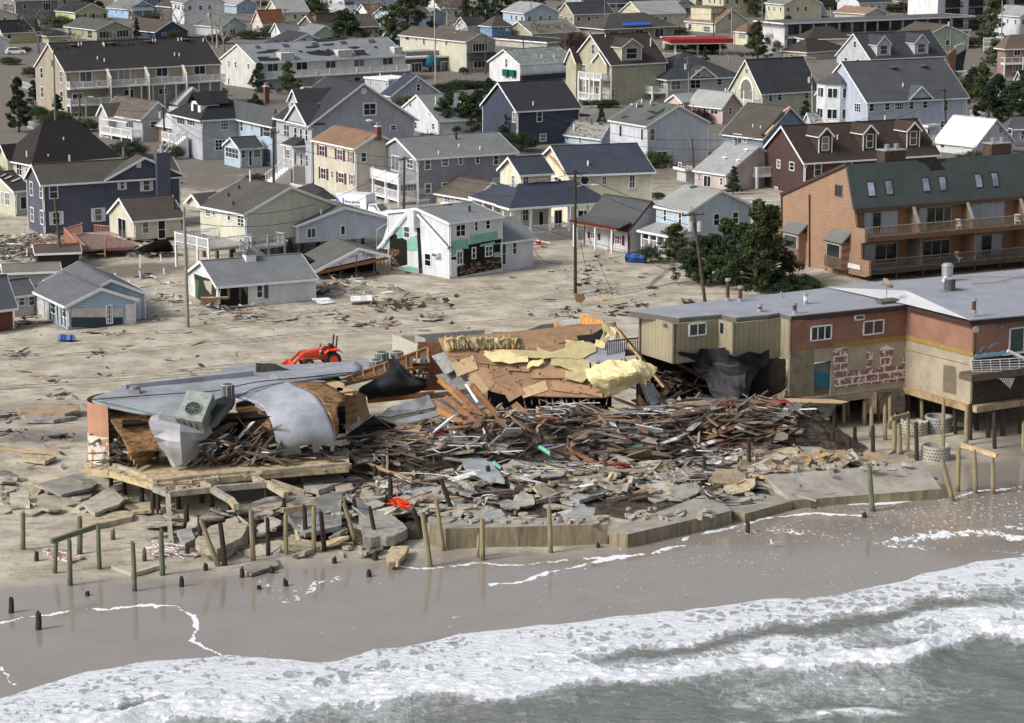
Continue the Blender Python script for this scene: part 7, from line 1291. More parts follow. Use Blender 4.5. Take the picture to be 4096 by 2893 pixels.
pslab(c1,[(1090,930,2.9),(1180,860,3.4),(1550,735,4.0),(1605,850,3.3),(1200,935,2.9)],.12,membd,'upper grey roof slab lying across the broken rafters');pslab(c1,[(1200,975,2.6),(1620,880,3.1),(1655,920,2.9),(1270,1020,2.3)],.1,membd,'lower narrow grey roof slab below the larger one');pslab(c1,[(800,1110,2.3),(1050,930,3.4),(1265,1010,2.7),(1160,1090,2.1),(980,1220,1.5)],.15,tarp,'black tarred roof panel tipped in front of the barrel roof','panel','roof_panel');pslab(c1,[(780,720,3.9),(965,695,4.1),(1022,920,2.9),(960,975,2.6),(900,900,3.0)],.08,ply,'reddish plywood sheet hanging beside the barrel roof','plywood','plywood_sheet');pslab(c1,[(1575,390,5.6),(1740,330,6.0),(1840,490,5.2),(1700,560,4.8)],.06,wood((.3,.3,.29)),'weathered grey panel leaning on the plywood roof','panel','roof_panel');pslab(c1,[(1610,560,4.6),(1780,530,4.8),(1900,640,4.2),(1880,710,3.8),(1720,700,3.9)],.06,wood((.34,.34,.32)),'grey wooden panel below the weathered one','panel','roof_panel');pslab(c2,[(1150,640,4.2),(1260,630,4.3),(1355,790,3.3),(1250,840,3.0)],.06,membd,'crumpled grey membrane scrap under the orange beam','membrane','membrane_scrap');pslab(c2,[(1310,1130,1.4),(1370,1100,1.8),(1410,1165,1.3),(1345,1205,1.0)],.2,plain((.75,.76,.8),.4),'white box at the foot of the dark brown beam','box','box');pslab(c2,[(1465,1400,.9),(1552,1395,.9),(1552,1460,.5),(1470,1462,.5)],.4,plain((.13,.4,.47),.5),'bright turquoise block in the concrete rubble','block','block');pslab(c2,[(1205,375,4.2),(1480,365,4.2),(1400,395,4.0),(1230,400,4.0)],.04,trim(),'white metal strip behind the orange beam','strip','strip')
pslab(c2,[(1220,420,4.4),(1670,355,4.6),(1675,400,4.3),(1560,440,4.1),(1710,485,3.9),(1400,520,3.6),(1480,590,3.2),(1370,610,3.0)],.08,scorch,'scorched lattice of planks hanging under the motel','planks','scorched_planks')
vJ=MOT.loc(MD[6]).y
loft(None,[[MOT.f(c2(x,y),vJ+o)for x,y,o in r]for r in(((1480,365,-.3),(1650,350,-.5),(1830,325,-.6),(2020,370,-2.6),(2290,345,-2.8)),((1560,450,.4),(1700,450,-.2),(1850,430,-.6),(2030,470,-2.2),(2290,440,-2.6)),((1690,560,.2),(1780,560,-.6),(1900,550,-1.2),(2030,570,-2.4),(2200,560,-2.6)),((1760,680,-.6),(1820,690,-1.2),(1920,700,-2),(2030,720,-2.8),(2120,740,-3)),((1800,800,-1),(1850,800,-1.6),(1930,810,-2.2),(2010,800,-3),(2090,820,-3)))],plain((.016,.016,.02),.65,.5,.8),'black_tarpaulin',.05,3,.35,1.1,raw=True,flat=True,label='huge black tarpaulin hanging below the beige motel wing',cat='tarpaulin')
# ---------------------------------------------------------------- rubble: heap, boards, slabs
BL=[(2300,1825,12,4.4,2.7),(1950,1840,6,4,2.7),(1650,1890,5.5,3.8,2.3),(1500,1900,4,3,1.6),(2850,1800,7,4.5,3.0),(3050,1785,5.5,4,2.9),(2300,1985,15,5.5,.85),(2900,1955,8,4.5,.95),(3350,1925,6,3,.85),(1500,2090,6,4.5,.65),(1100,2110,7,4,.5),(3150,1900,5,3,1.0)]
BLW=[(G((x,y)),rx,ry,h_)for x,y,rx,ry,h_ in BL]
def hm(X_,Y_):
 z=0
 for c,rx,ry,h_ in BLW:
  d=((X_-c.x)/rx)**2+((Y_-c.y)/ry)**2
  if d<4:z=max(z,h_*math.exp(-d*d*.8))
 return z
x0,x1,y0_,y1_=-24,34,128,178;nx,ny=290,250;gx=np.linspace(x0,x1,nx);gy=np.linspace(y0_,y1_,ny);HX,HY=np.meshgrid(gx,gy);HZ=np.zeros(HX.shape)
for c,rx,ry,h_ in BLW:d=((HX-c.x)/rx)**2+((HY-c.y)/ry)**2;HZ=np.maximum(HZ,h_*np.exp(-d*d*.8))
HZ=np.where(HZ>.06,HZ-.25+(fbm(HX*1.3,HY*1.3,4,77)-.5)*.9*np.minimum(1,HZ),-.6)
m_,nt_,b_,L_=newmat('rubble');pos=geo(nt_);n1_=noise(nt_,2.2,8,mapping(nt_,pos,(1,1,2)),.8,.8);L_.new(ramp(nt_,n1_,[(.3,(.02,.016,.013)),(.47,(.06,.045,.033)),(.56,(.16,.12,.09)),(.64,(.08,.06,.05)),(.74,(.34,.31,.27))]),b_.inputs['Base Color']);b_.inputs['Roughness'].default_value=.9;bump(nt_,n1_,b_,.3,1)
o=grid_mesh('rubble_bed',HX,HY,HZ,{},m_,'stuff');o['label']='dark crushed rubble filling the heap under the boards and slabs';o['category']='rubble'
RB=random.Random(5)
px_of=lambda g:2048+F*g.x/(g.y*CT+H*ST)
def proto_board(i):
 M=MB();n=3;w_,t=1,1;M2=wood([(.26,.14,.075),(.16,.095,.06),(.36,.25,.14),(.26,.245,.22)][i%4],.85,0,(.6,4,4))if i<8 else plain((.62,.62,.63),.6)
 lo=[(-.5,-.5,-.5),(.5,-.5,-.5),(.5+RB.uniform(-.12,.1),0,-.5),(.5-RB.uniform(0,.15),.5,-.5),(-.5+RB.uniform(0,.15),.5,-.5),(-.5-RB.uniform(-.1,.1),.1,-.5)];M.hexa(lo,[(x,y,.5)for x,y,z in lo],M2);o=M.build('broken_board');COL.objects.unlink(o);return o
BP=[proto_board(i)for i in range(9)]
def proto_slab(m):
 M=MB();n=RB.randint(5,8);P=[]
 for i in range(n):a=2*math.pi*(i+RB.uniform(-.3,.3))/n;r=RB.uniform(.34,.56);P.append((r*math.cos(a),r*math.sin(a)))
 Q=[]
 for i in range(n):
  a,b=P[i],P[(i+1)%n]
  for t in(0,.33,.66):Q.append((a[0]+(b[0]-a[0])*t+RB.uniform(-.02,.02),a[1]+(b[1]-a[1])*t+RB.uniform(-.02,.02)))
 M.hexa([(x*RB.uniform(.85,1.02),y*RB.uniform(.85,1.02),-.5)for x,y in Q],[(x,y,.5)for x,y in Q],m);o=M.build('concrete_chunk');COL.objects.unlink(o);return o
SP=[proto_slab(cco if i%2 else ccg)for i in range(14)]
rust_s=concrete((.36,.25,.13),(.2,.12,.06),1.5);ORP=[proto_slab(rust_s)for i in range(4)]
zones=(('deck of the wreck',lambda x:x==1000),('void under the motel',lambda x:x==1001),('left half of the rubble heap',lambda x:x<1900),('middle of the rubble heap',lambda x:x<2600),('right part of the rubble heap',lambda x:True))
items=[]
for i in range(1500):
 px=RB.uniform(1400,3200);pyy=RB.gauss(1805,60)if RB.random()<.85 else RB.uniform(1750,2040)
 if px<1750 and pyy<1830:pyy=RB.uniform(1840,2000)
 pyy=min(max(pyy,1730),2040);g=G((px,pyy));z=hm(g.x,g.y)
 if z<.25:continue
 yaw=(fbm(np.array(g.x*.25),np.array(g.y*.25),2,91)-.5)*5+RB.gauss(0,.5)+math.radians(15);L__=RB.choice([.6,.9,1.3,1.8,2.6,3.8,5.2])*RB.uniform(.8,1.2)
 k=RB.choices(range(9),[3,4,4,3,3,3,4,3,1.6])[0];items.append((L__,g,z,yaw,RB.gauss(0,.16),RB.choice([.08,.12,.18,.26,.4]),k,px))
for i in range(150):
 g=G(e0(RB.uniform(300,2250),RB.uniform(700,850)),2.0);items.append((RB.choice([.5,.8,1.2,1.8]),g,2.12,RB.uniform(-1,1.2),RB.gauss(0,.2),RB.uniform(.06,.25),RB.randrange(9),1000))
for i in range(110):
 z_=RB.uniform(1.2,4.2);items.append((RB.choice([.9,1.5,2.4,3.4]),G(c2(RB.uniform(1250,2320),470+(4.6-z_)*120),z_),z_,RB.uniform(-.4,1.4),RB.gauss(.2,.4),RB.uniform(.1,.35),RB.randrange(8),1001))
for i in range(120):
 if RB.random()<.7:x_,y_=RB.uniform(850,1720),RB.uniform(560,840)
 else:x_,y_=RB.uniform(200,420),RB.uniform(520,820)
 z_=2.1+(840-y_)/135*.9;items.append((RB.choice([.8,1.3,2,2.8]),G(e0(x_,y_),z_),z_,RB.uniform(-.6,1.2),RB.gauss(0,.5),RB.uniform(.08,.3),RB.randrange(9),1000))
items.sort(key=lambda a:-a[0]*a[5]);cn={0:'brown',1:'dark brown',2:'tan',3:'grey',8:'white'};rest=MB()
for i,(L__,g,z,yaw,pt,w_,k,px)in enumerate(items):
 zz=z+RB.uniform(-.1,.35);mtx=Matrix.LocRotScale(Vector((g.x,g.y,zz)),(Matrix.Rotation(yaw,3,'Z')@Matrix.Rotation(pt,3,'Y')@Matrix.Rotation(RB.gauss(0,.5),3,'X')).to_quaternion(),Vector((L__,w_,RB.uniform(.04,.12))))
 if i<290:
  o=BP[k].copy();COL.objects.link(o);o.matrix_world=mtx;zn=[n for n,f_ in zones if f_(px)][0];c=cn[k%4 if k<8 else 8];s_='long' if L__>2 else 'short'
  tag(o,f'{s_} {c} broken board lying in the {zn}','board',f'{s_} {c} boards in the {zn}')
 else:
  base=BP[k].data;i0=len(rest.v);rest.v+=[tuple(mtx@v.co)for v in base.vertices];mi=rest.m(base.materials[0]);rest.f+=[tuple(i0+j for j in p.vertices)for p in base.polygons];rest.mi+=[mi]*len(base.polygons)
rest.build('splintered_wood',None,'splintered wood and lath scattered through the rubble heap','wood',None,'stuff')
for i in range(70):
 g=G((RB.uniform(1450,3150),RB.gauss(1830,60)));z=hm(g.x,g.y)
 if z<.4:continue
 q=RB.choice((('tan plywood',BP[2]),('grey panel',BP[3]),('dark panel',BP[1]),('pale panel',BP[8])));o=q[1].copy();COL.objects.link(o);o.name='loose_sheet';o.matrix_world=Matrix.LocRotScale(Vector((g.x,g.y,z+.3)),(Matrix.Rotation(RB.uniform(0,6.3),3,'Z')@Matrix.Rotation(RB.gauss(0,.45),3,'X')@Matrix.Rotation(RB.gauss(0,.3),3,'Y')).to_quaternion(),Vector((RB.uniform(.8,2.4),RB.uniform(.5,1.2),.04)));zn=[n for n,f_ in zones[2:]if f_(px_of(g))][0];tag(o,f'{q[0]} sheet tossed on the {zn}','sheet',f'{q[0]} sheets in the {zn}')
items=[]
for i in range(900):
 u_=RB.random()
 if u_<.54:px,pyy=RB.uniform(1150,3050),RB.uniform(1885,2120-(max(0,RB.uniform(0,1)-.5))*60)
 elif u_<.80:px,pyy=RB.uniform(2900,3650),RB.uniform(1880,1990)
 elif u_<.93:px,pyy=RB.uniform(620,1500),RB.uniform(2010,2230)
 else:px,pyy=RB.uniform(-20,620),RB.uniform(1900,2060)
 if px>2300 and pyy>2060-(px-2300)*.12:pyy-=70
 g=G((px,pyy));z=hm(g.x,g.y);s_=RB.choice([.4,.6,.8,1.1,1.5,2.0])*RB.uniform(.85,1.15)*(1.15 if .54<u_<.8 else 1);items.append((s_,g,z,px,pyy,u_))
items.sort(key=lambda a:-a[0]);rest=MB()
for i,(s_,g,z,px,pyy,u_)in enumerate(items):
 orange=u_>.54 and u_<.8 and RB.random()<.5;pr_=RB.choice(ORP if orange else SP);beam_=RB.random()<.3
 sc=Vector((s_*1.7,.26,.24))if beam_ else Vector((s_*1.25,s_,RB.uniform(.1,.2)*(2.2 if orange else 1)))
 mtx=Matrix.LocRotScale(Vector((g.x,g.y,z+RB.uniform(-.05,.22)+(.1 if orange else 0))),(Matrix.Rotation(RB.uniform(0,6.3),3,'Z')@Matrix.Rotation(RB.gauss(0,.22 if not beam_ else .12),3,'X')@Matrix.Rotation(RB.gauss(0,.2),3,'Y')).to_quaternion(),sc)
 if i<290:
  o=pr_.copy();COL.objects.link(o);o.matrix_world=mtx;w0='ochre' if orange else 'grey';w1='beam' if beam_ else 'slab';w2='large' if s_>1 else 'small'
  zn='under the motel piles' if(u_>=.54 and u_<.8)else 'below the concrete deck' if .8<=u_<.93 else 'on the sand left of the wreck' if u_>=.93 else 'on the left part of the rubble apron' if px<1800 else 'on the middle of the rubble apron' if px<2400 else 'on the right part of the rubble apron'
  o.name='concrete_'+w1;tag(o,f'{w2} broken {w0} concrete {w1} {zn}','concrete '+w1,f'{w2} {w0} concrete {w1}s {zn}')
 else:
  base=pr_.data;i0=len(rest.v);rest.v+=[tuple(mtx@v.co)for v in base.vertices];mi=rest.m(base.materials[0]);rest.f+=[tuple(i0+j for j in p.vertices)for p in base.polygons];rest.mi+=[mi]*len(base.polygons)
for(x0_,y0,x1_,y1,zz)in((0,850,230,890,1.95),(230,880,605,1000,1.95),(605,1005,1080,955,1.95),(1080,955,1560,905,1.95),(1560,905,2330,845,1.95),(620,1045,1110,1045,1.8)):
 for j in range(26):
  t=RB.random();g=G(e0(x0_+(x1_-x0_)*t+RB.uniform(-6,6),y0+(y1-y0)*t+RB.uniform(-10,22)),zz-RB.random()*.3);mtx=Matrix.LocRotScale(g,(Matrix.Rotation(RB.uniform(0,6.3),3,'Z')@Matrix.Rotation(RB.gauss(0,.5),3,'X')).to_quaternion(),Vector((RB.uniform(.2,.9),RB.uniform(.15,.4),RB.uniform(.12,.35))));base=RB.choice(SP).data;i0=len(rest.v);rest.v+=[tuple(mtx@v.co)for v in base.vertices];mi=rest.m(base.materials[0]);rest.f+=[tuple(i0+j_ for j_ in p.vertices)for p in base.polygons];rest.mi+=[mi]*len(base.polygons)
for j in range(110):
 g=G(d1(RB.uniform(560,1640),RB.uniform(346,378)),1.3)if j<55 else G(d1(RB.uniform(1760,2300),RB.uniform(285,360)),.92)if j<85 else G(d2(RB.uniform(480,1400),RB.uniform(0,60)),1.75);mtx=Matrix.LocRotScale(g,(Matrix.Rotation(RB.uniform(0,6.3),3,'Z')@Matrix.Rotation(RB.gauss(0,.25),3,'X')).to_quaternion(),Vector((RB.uniform(.2,1.3),RB.uniform(.15,.7),RB.uniform(.08,.25))));base=RB.choice(SP).data;i0=len(rest.v);rest.v+=[tuple(mtx@v.co)for v in base.vertices];mi=rest.m(base.materials[0]);rest.f+=[tuple(i0+j_ for j_ in p.vertices)for p in base.polygons];rest.mi+=[mi]*len(base.polygons)
rest.build('concrete_fragments',None,'small concrete fragments strewn over the rubble apron','rubble',None,'stuff')
def cs(T,P,z,th,m,label,dz=0):
 Q=[(x,y,z+dz*(i/len(P)))for i,(x,y)in enumerate(P)];return pslab(T,Q,th,m,label,'concrete slab','concrete_slab')
cs(c2,[(1530,1130),(1780,1128),(2110,1165),(2115,1215),(1880,1235),(1620,1200)],1.3,.35,ccg,'broad pale slab tilted at the foot of the heap right of the white box');cs(c2,[(2080,1190),(2260,1130),(2300,1260),(2150,1300)],1.2,.3,cco,'pale slab beside the broad one near the motel');cs(c2,[(750,1390),(940,1285),(1150,1360),(1150,1390),(900,1475),(760,1450)],.9,.3,ccg,'diamond-shaped pale slab in the middle of the apron');cs(c2,[(440,1410),(560,1420),(750,1490),(690,1560),(480,1530)],.8,.25,ccg,'tilted grey slab left of the diamond slab');cs(c2,[(430,1560),(760,1520),(830,1610),(600,1650),(420,1640)],.7,.25,plain((.33,.35,.37),.7,.2,.8),'smooth blue-grey slab below the tilted slab');cs(c1,[(1220,1530),(1600,1450),(1640,1600),(1560,1640),(1230,1600)],.8,.2,plain((.33,.34,.34),.7,.2,.8),'large smooth grey slab near the ladder piece');cs(c1,[(1700,1480),(1900,1440),(1920,1530),(1820,1600),(1720,1580)],.9,.2,ccg,'grey slab right of the large smooth slab');cs(c1,[(1810,1270),(1900,1240),(2130,1360),(2230,1500),(2080,1480),(1890,1390)],1.4,.3,plain((.30,.32,.34),.7,.2,.8),'long blue-grey slab sliding down the heap');cs(c1,[(405,1460),(500,1430),(790,1470),(780,1520),(560,1590),(430,1560)],.9,.35,concrete((.42,.37,.34),(.25,.17,.15)),'pinkish rounded slab near the deck edge');cs(c1,[(690,1540),(850,1505),(880,1580),(760,1620)],.8,.3,cco,'tan slab right of the pinkish rounded slab')
cs(d0,[(245,130),(470,70),(610,125),(560,160),(380,200)],.5,.2,plain((.22,.22,.20),.85,.25,1),'dark grey slab on the sand left of the wreck');cs(d0,[(510,250),(690,150),(775,230),(740,260),(590,315)],.6,.2,ccg,'angular light grey slab leaning below the deck corner');cs(d0,[(60,190),(175,180),(185,270),(65,270)],.4,.2,ccg,'upright square slab at the left edge');cs(d0,[(1215,480),(1310,395),(1430,365),(1545,385),(1500,470),(1350,540),(1240,530)],.9,.4,cco,'big ochre slab tipped among the dark piles');cs(d0,[(1300,560),(1480,480),(1550,420),(1540,470),(1400,570)],.5,.35,cco,'long ochre slab lying along the big one');cs(d0,[(1480,650),(1700,585),(1735,640),(1560,690)],.25,.2,concrete((.34,.26,.16)),'brown slab at the lower edge of the rubble');cs(d0,[(690,640),(760,615),(1000,620),(1000,640),(815,690)],.25,.22,ccg,'thin flat slab beside the tallest mossy pile');cs(d0,[(1785,310),(2010,200),(2124,180),(2124,390),(1900,440),(1850,420)],1.3,.3,plain((.23,.23,.215),.85,.35,.7),'huge dark stained slab leaning right of the deck',-.9);cs(d0,[(1100,430),(1190,405),(1215,470),(1150,505)],.6,.25,ccg,'pale chunk left of the tipped ochre slab');cs(d1,[(105,310),(290,300),(410,410),(330,455),(140,470)],.9,.6,cco,'blocky tan slab behind the orange netting');cs(d1,[(280,575),(310,520),(420,520),(400,560),(350,620),(290,625)],.5,.3,cco,'isolated tan slab standing on the wet sand');cs(d0,[(490,370),(560,340),(760,300),(830,305),(820,340),(600,385)],.3,.35,cco,'long cracked tan beam lying on sand below the deck');cs(d0,[(265,540),(300,528),(400,540),(530,590),(440,620),(330,580)],.15,.2,peel,'maroon and white painted slab on the beach');cs(c0,[(150,850),(300,828),(712,830),(700,880),(580,905),(180,890)],.6,.25,concrete((.33,.26,.2)),'flat brown slab left of the orange round wall');cs(c0,[(190,910),(400,915),(690,930),(480,965),(230,960)],.35,.25,ccg,'grey slab stacked under the flat brown slab');cs(c0,[(190,1260),(400,1260),(505,1290),(400,1335),(220,1310)],.3,.25,cco,'pale wedge slab with a plank across it');plank(c0,(30,1225,.6),(520,1262,.5),.12,.12,wood((.42,.27,.14)),'long tan plank on the pale wedge slab','plank','plank');cs(c2,[(860,1340),(940,1282),(1100,1320),(1000,1345)],1.3,.15,ccg,'thin flake lying on the diamond-shaped slab');cs(d1,[(820,320),(990,290),(1020,325),(960,355),(870,350)],.95,.12,plain((.3,.31,.32),.8,.2,1),'thin grey flake above the seawall');cs(d1,[(1380,330),(1480,275),(1580,280),(1560,350),(1450,360)],.9,.15,plain((.28,.29,.3),.8,.2,1),'grey flake above the seawall right of the thin one');cs(d1,[(1370,160),(1590,120),(1635,190),(1480,235),(1390,200)],.9,.25,plain((.31,.33,.34),.7,.2,1),'broad grey slab higher up the apron');
# seawall blocks
m_,nt_,b_,L_=newmat('stained_seawall');g_=geo(nt_);n_=noise(nt_,1.6,7,mapping(nt_,g_,(1.4,1.4,.22)),.75);L_.new(mixc(nt_,noise(nt_,6,4,g_,.7),ramp(nt_,n_,[(.34,(.05,.04,.025)),(.5,(.25,.21,.14)),(.66,(.42,.36,.26))]),(.2,.16,.1)),b_.inputs['Base Color']);b_.inputs['Roughness'].default_value=.8;wallc=m_
def wallblk(P,z,label,nm='seawall_block'):
 M=MB();Q=[G(p,z if isinstance(z,(int,float))else z[i])for i,p in enumerate(P)];n=len(Q);M.poly(Q,ccg if 0 else plain((.30,.275,.24),.8,.2,1));
 for i in range(n):a,b=Q[i],Q[(i+1)%n];M.poly([a,Vector((a.x,a.y,-.4)),Vector((b.x,b.y,-.4)),b],wallc)
 return center(M.build(nm,None,label,'seawall'))
wallblk([d1(530,377),d1(650,413),d1(1655,384),d1(1655,365),d1(1540,345),d1(560,350)],1.25,'long stained concrete seawall block facing the surf');wallblk([d1(1665,430),d1(1780,447),d2(303,300),d2(180,180),d1(1990,300),d1(1760,378)],.85,'second seawall block with a dark gap under its corner');wallblk([d2(303,302),d2(385,320),d2(680,240),d2(480,190),d2(180,182)],.55,'low broken end of the seawall');wallblk([d2(575,190),d2(670,237),d2(1090,205),d2(1605,165),d2(1500,0),d2(1380,0),d2(1110,30),d2(900,50),d2(540,72),d2(510,80)],[.75,.55,.55,.7,1.7,1.75,1.6,1.6,1.5,1.5],'wide sloping concrete ramp slab at the right of the seawall')
# ---------------------------------------------------------------- timber piles
PIL={'d0':[(142,315,142,545,0),(495,345,495,570,0),(610,395,618,665,0),(350,485,340,690,0),(430,485,436,765,0),(825,503,836,800,0),(1000,430,1010,700,0),(702,425,702,480,0),(897,545,900,615,0),(1250,357,1358,645,1),(1370,385,1397,640,2),(1560,300,1575,610,1),(1663,350,1668,580,2),(1240,350,1245,545,2),(1778,320,1780,585,1),(1952,275,1952,565,1),(1893,270,1903,485,2),(1995,310,2018,550,2),(1157,265,1160,410,2),(1320,200,1322,310,2),(1425,240,1425,340,2),(1763,205,1765,320,2),(1165,520,1165,585,2),(228,567,228,612,2),(69,853,69,935,2),(238,940,238,1040,2),(1280,638,1280,668,2),(1505,665,1505,715,2),(1128,720,1128,772,2),(1690,655,1690,688,2),(2080,598,2080,628,2),(1775,735,1778,768,2),(545,808,545,828,2),(1612,772,1612,788,2),(690,60,692,150,2),(775,100,776,190,2),(880,150,882,240,2),(950,190,952,330,2),(982,200,983,330,2),(1110,200,1110,290,2),(1255,170,1255,250,2),(1656,150,1657,260,2)],
'd1':[(15,255,90,512,1),(75,228,105,405,2),(175,280,222,507,2),(445,293,505,468,2),(505,330,550,647,1),(590,235,635,548,1),(877,353,877,607,1),(857,455,857,590,1),(1290,275,1300,560,1),(303,100,300,285,2),(208,30,205,160,2),(910,30,920,185,2),(620,110,695,335,2),(1948,98,1950,190,2),(1465,-60,1468,55,2),(470,20,475,95,2),(212,562,212,608,2),(170,678,172,710,2),(1597,512,1597,530,2)],
'd2':[(132,-30,130,155,2),(410,-120,408,130,2),(1160,25,1180,305,0),(1130,318,1130,345,2),(402,372,402,438,2),(1610,-20,1680,240,1)],
'c3':[(680,815,682,1020,1),(713,730,718,970,1),(866,795,862,1008,1),(930,860,925,1120,1),(1052,845,1050,1135,1),(993,740,993,970,1),(1093,765,1090,1030,1),(1135,925,1130,1280,1),(1180,1010,1183,1305,1),(1260,905,1252,1278,1),(1258,690,1258,905,1),(1380,732,1382,980,1),(1327,988,1335,1330,2),(1577,785,1568,1110,1),(1572,1100,1575,1330,1),(1785,850,1778,1190,1),(1813,830,1813,1140,2),(1672,815,1682,1085,2),(1980,830,1975,1120,2),(2108,810,2105,1105,2),(2030,905,2033,1220,2),(2265,790,2262,1085,2),(1866,860,1868,1050,2),(1350,760,1350,930,2),(1490,780,1492,940,2),(1522,790,1522,935,2),(942,1025,942,1250,2),(598,890,600,1160,2),(578,1070,585,1270,2),(418,1085,418,1250,2),(372,1140,375,1290,2),(725,1130,740,1385,2),(780,1040,782,1150,2),(158,905,160,1050,2),(35,1075,35,1285,2),(1708,1218,1700,1605,1),(1850,1245,1862,1620,1),(2015,1290,2020,1625,1),(2296,1000,2296,1290,1)]}
TL={'d0':d0,'d1':d1,'d2':d2,'c3':c3};ZN={'d0':'on the beach below the wreck','d1':'along the seawall','d2':'by the concrete ramp','c3':'at the motel'}
m_,nt_,b_,L_=newmat('mossy_timber')
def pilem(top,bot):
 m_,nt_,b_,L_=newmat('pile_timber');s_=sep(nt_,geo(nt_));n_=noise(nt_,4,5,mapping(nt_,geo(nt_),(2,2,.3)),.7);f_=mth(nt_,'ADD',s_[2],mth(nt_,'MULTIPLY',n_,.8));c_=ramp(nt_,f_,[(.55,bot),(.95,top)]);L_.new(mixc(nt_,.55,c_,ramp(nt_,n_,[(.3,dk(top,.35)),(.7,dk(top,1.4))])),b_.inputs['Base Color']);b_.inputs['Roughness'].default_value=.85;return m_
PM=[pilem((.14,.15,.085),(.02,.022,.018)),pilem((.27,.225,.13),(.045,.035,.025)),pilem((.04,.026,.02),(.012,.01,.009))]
ORD='first second third fourth fifth sixth seventh eighth ninth tenth'.split()
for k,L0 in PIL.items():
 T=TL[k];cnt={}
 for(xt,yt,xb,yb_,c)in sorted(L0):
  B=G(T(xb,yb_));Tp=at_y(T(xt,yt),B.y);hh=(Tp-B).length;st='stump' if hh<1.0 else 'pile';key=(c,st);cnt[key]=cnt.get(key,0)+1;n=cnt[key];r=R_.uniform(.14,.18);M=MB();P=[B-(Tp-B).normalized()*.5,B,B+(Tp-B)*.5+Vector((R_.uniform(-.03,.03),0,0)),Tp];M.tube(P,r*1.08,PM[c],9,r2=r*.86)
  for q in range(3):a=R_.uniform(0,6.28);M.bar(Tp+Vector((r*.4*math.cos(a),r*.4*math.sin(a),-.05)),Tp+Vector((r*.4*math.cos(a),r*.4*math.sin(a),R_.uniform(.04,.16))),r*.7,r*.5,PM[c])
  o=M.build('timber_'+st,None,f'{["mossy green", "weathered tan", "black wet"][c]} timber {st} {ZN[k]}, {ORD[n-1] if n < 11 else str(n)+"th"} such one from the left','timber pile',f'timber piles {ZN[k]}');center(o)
for(T,a,b,m,lb)in((d0,(318,492,2.2),(614,392,2.35),PM[0],'mossy rail beam sloping across three beach piles'),(c3,(1738,1190,2.9),(2052,1285,2.6),wood((.4,.3,.2)),'raw plank nailed across three piles beside the surf'),(c3,(1100,955,2.9),(1262,915,2.9),PM[1],'short cap beam on two piles near the round pits')):A,B=G(T(a[0],a[1]),a[2]),G(T(b[0],b[1]),b[2]);M=MB();M.bar(A,B,.22,.28,m);center(M.build('cap_beam',None,lb,'beam'))
# perforated concrete rings, broken corner block
for x0,x1,yt,yb_,lb in((1405,1648,975,1055,'upper round perforated concrete pit ring under the motel'),(1375,1630,1232,1320,'lower round perforated concrete pit ring near the ramp'),(1185,1432,995,1075,'chipped perforated pit ring left of the upper round one')):
 c=G(c3((x0+x1)/2,yb_));s_=scale_at(c)*2.2422;r=(x1-x0)/2/s_;hh=1.05;rt=empty('pit_ring',c,0,lb,'concrete ring');M=MB();n=28;cm=concrete((.42,.40,.35),(.28,.26,.22));P=[(math.cos(2*math.pi*i/n),math.sin(2*math.pi*i/n))for i in range(n)];brk=[0 if 'chipped' not in lb else RB.uniform(0,.4)for _ in range(n)]
 for i in range(n):
  a,b=P[i],P[(i+1)%n];h0,h1=hh-brk[i],hh-brk[(i+1)%n]
  for(ra,rb)in((r,r),(r-.12,r-.12)):M.poly([(a[0]*ra,a[1]*ra,0),(b[0]*ra,b[1]*ra,0),(b[0]*ra,b[1]*ra,h1),(a[0]*ra,a[1]*ra,h0)],cm)
  M.poly([(a[0]*r,a[1]*r,h0),(b[0]*r,b[1]*r,h1),(b[0]*(r-.12),b[1]*(r-.12),h1),(a[0]*(r-.12),a[1]*(r-.12),h0)],cm)
 M.build('ring_wall',rt);M=MB()
 for j in range(4):
  for i in range(n):t=2*math.pi*(i+.5*(j%2))/n;M.bar((math.cos(t)*(r-.02),math.sin(t)*(r-.02),.18+j*.22),(math.cos(t)*(r+.012),math.sin(t)*(r+.012),.18+j*.22),.1,.06,voidm)
 M.build('drain_holes',rt)
pslab(c3,[(225,735,2.0),(350,700,2.4),(600,700,2.5),(640,745,2.4),(440,810,1.9),(240,790,1.8)],.35,cco,'broken floor corner hanging below the motel doorway','concrete slab','floor_slab_piece');pslab(c3,[(240,800,1.8),(430,835,1.8),(400,1010,.4),(260,1020,.3)],.4,concrete((.4,.31,.19),(.2,.14,.08)),'ochre stained wall chunk under the motel doorway','concrete slab','wall_chunk');pslab(c3,[(440,820,1.9),(640,740,2.3),(600,900,1.2),(480,1000,.4)],.25,ccg,'curved grey wall chunk under the motel doorway','concrete slab','wall_chunk')
pslab(c3,[(865,720,2.4),(975,715,2.4),(975,905,.8),(862,905,.8)],.1,plain((.25,.17,.13),.8,.3,2),'pale stained door panel standing behind the motel piles','panel','fallen_sheet');pslab(c3,[(985,715,2.4),(1225,705,2.4),(1225,900,.8),(985,900,.8)],.1,plain((.09,.07,.06),.8,.4,2),'dark blotched wall panel under the motel corner','panel','fallen_sheet')
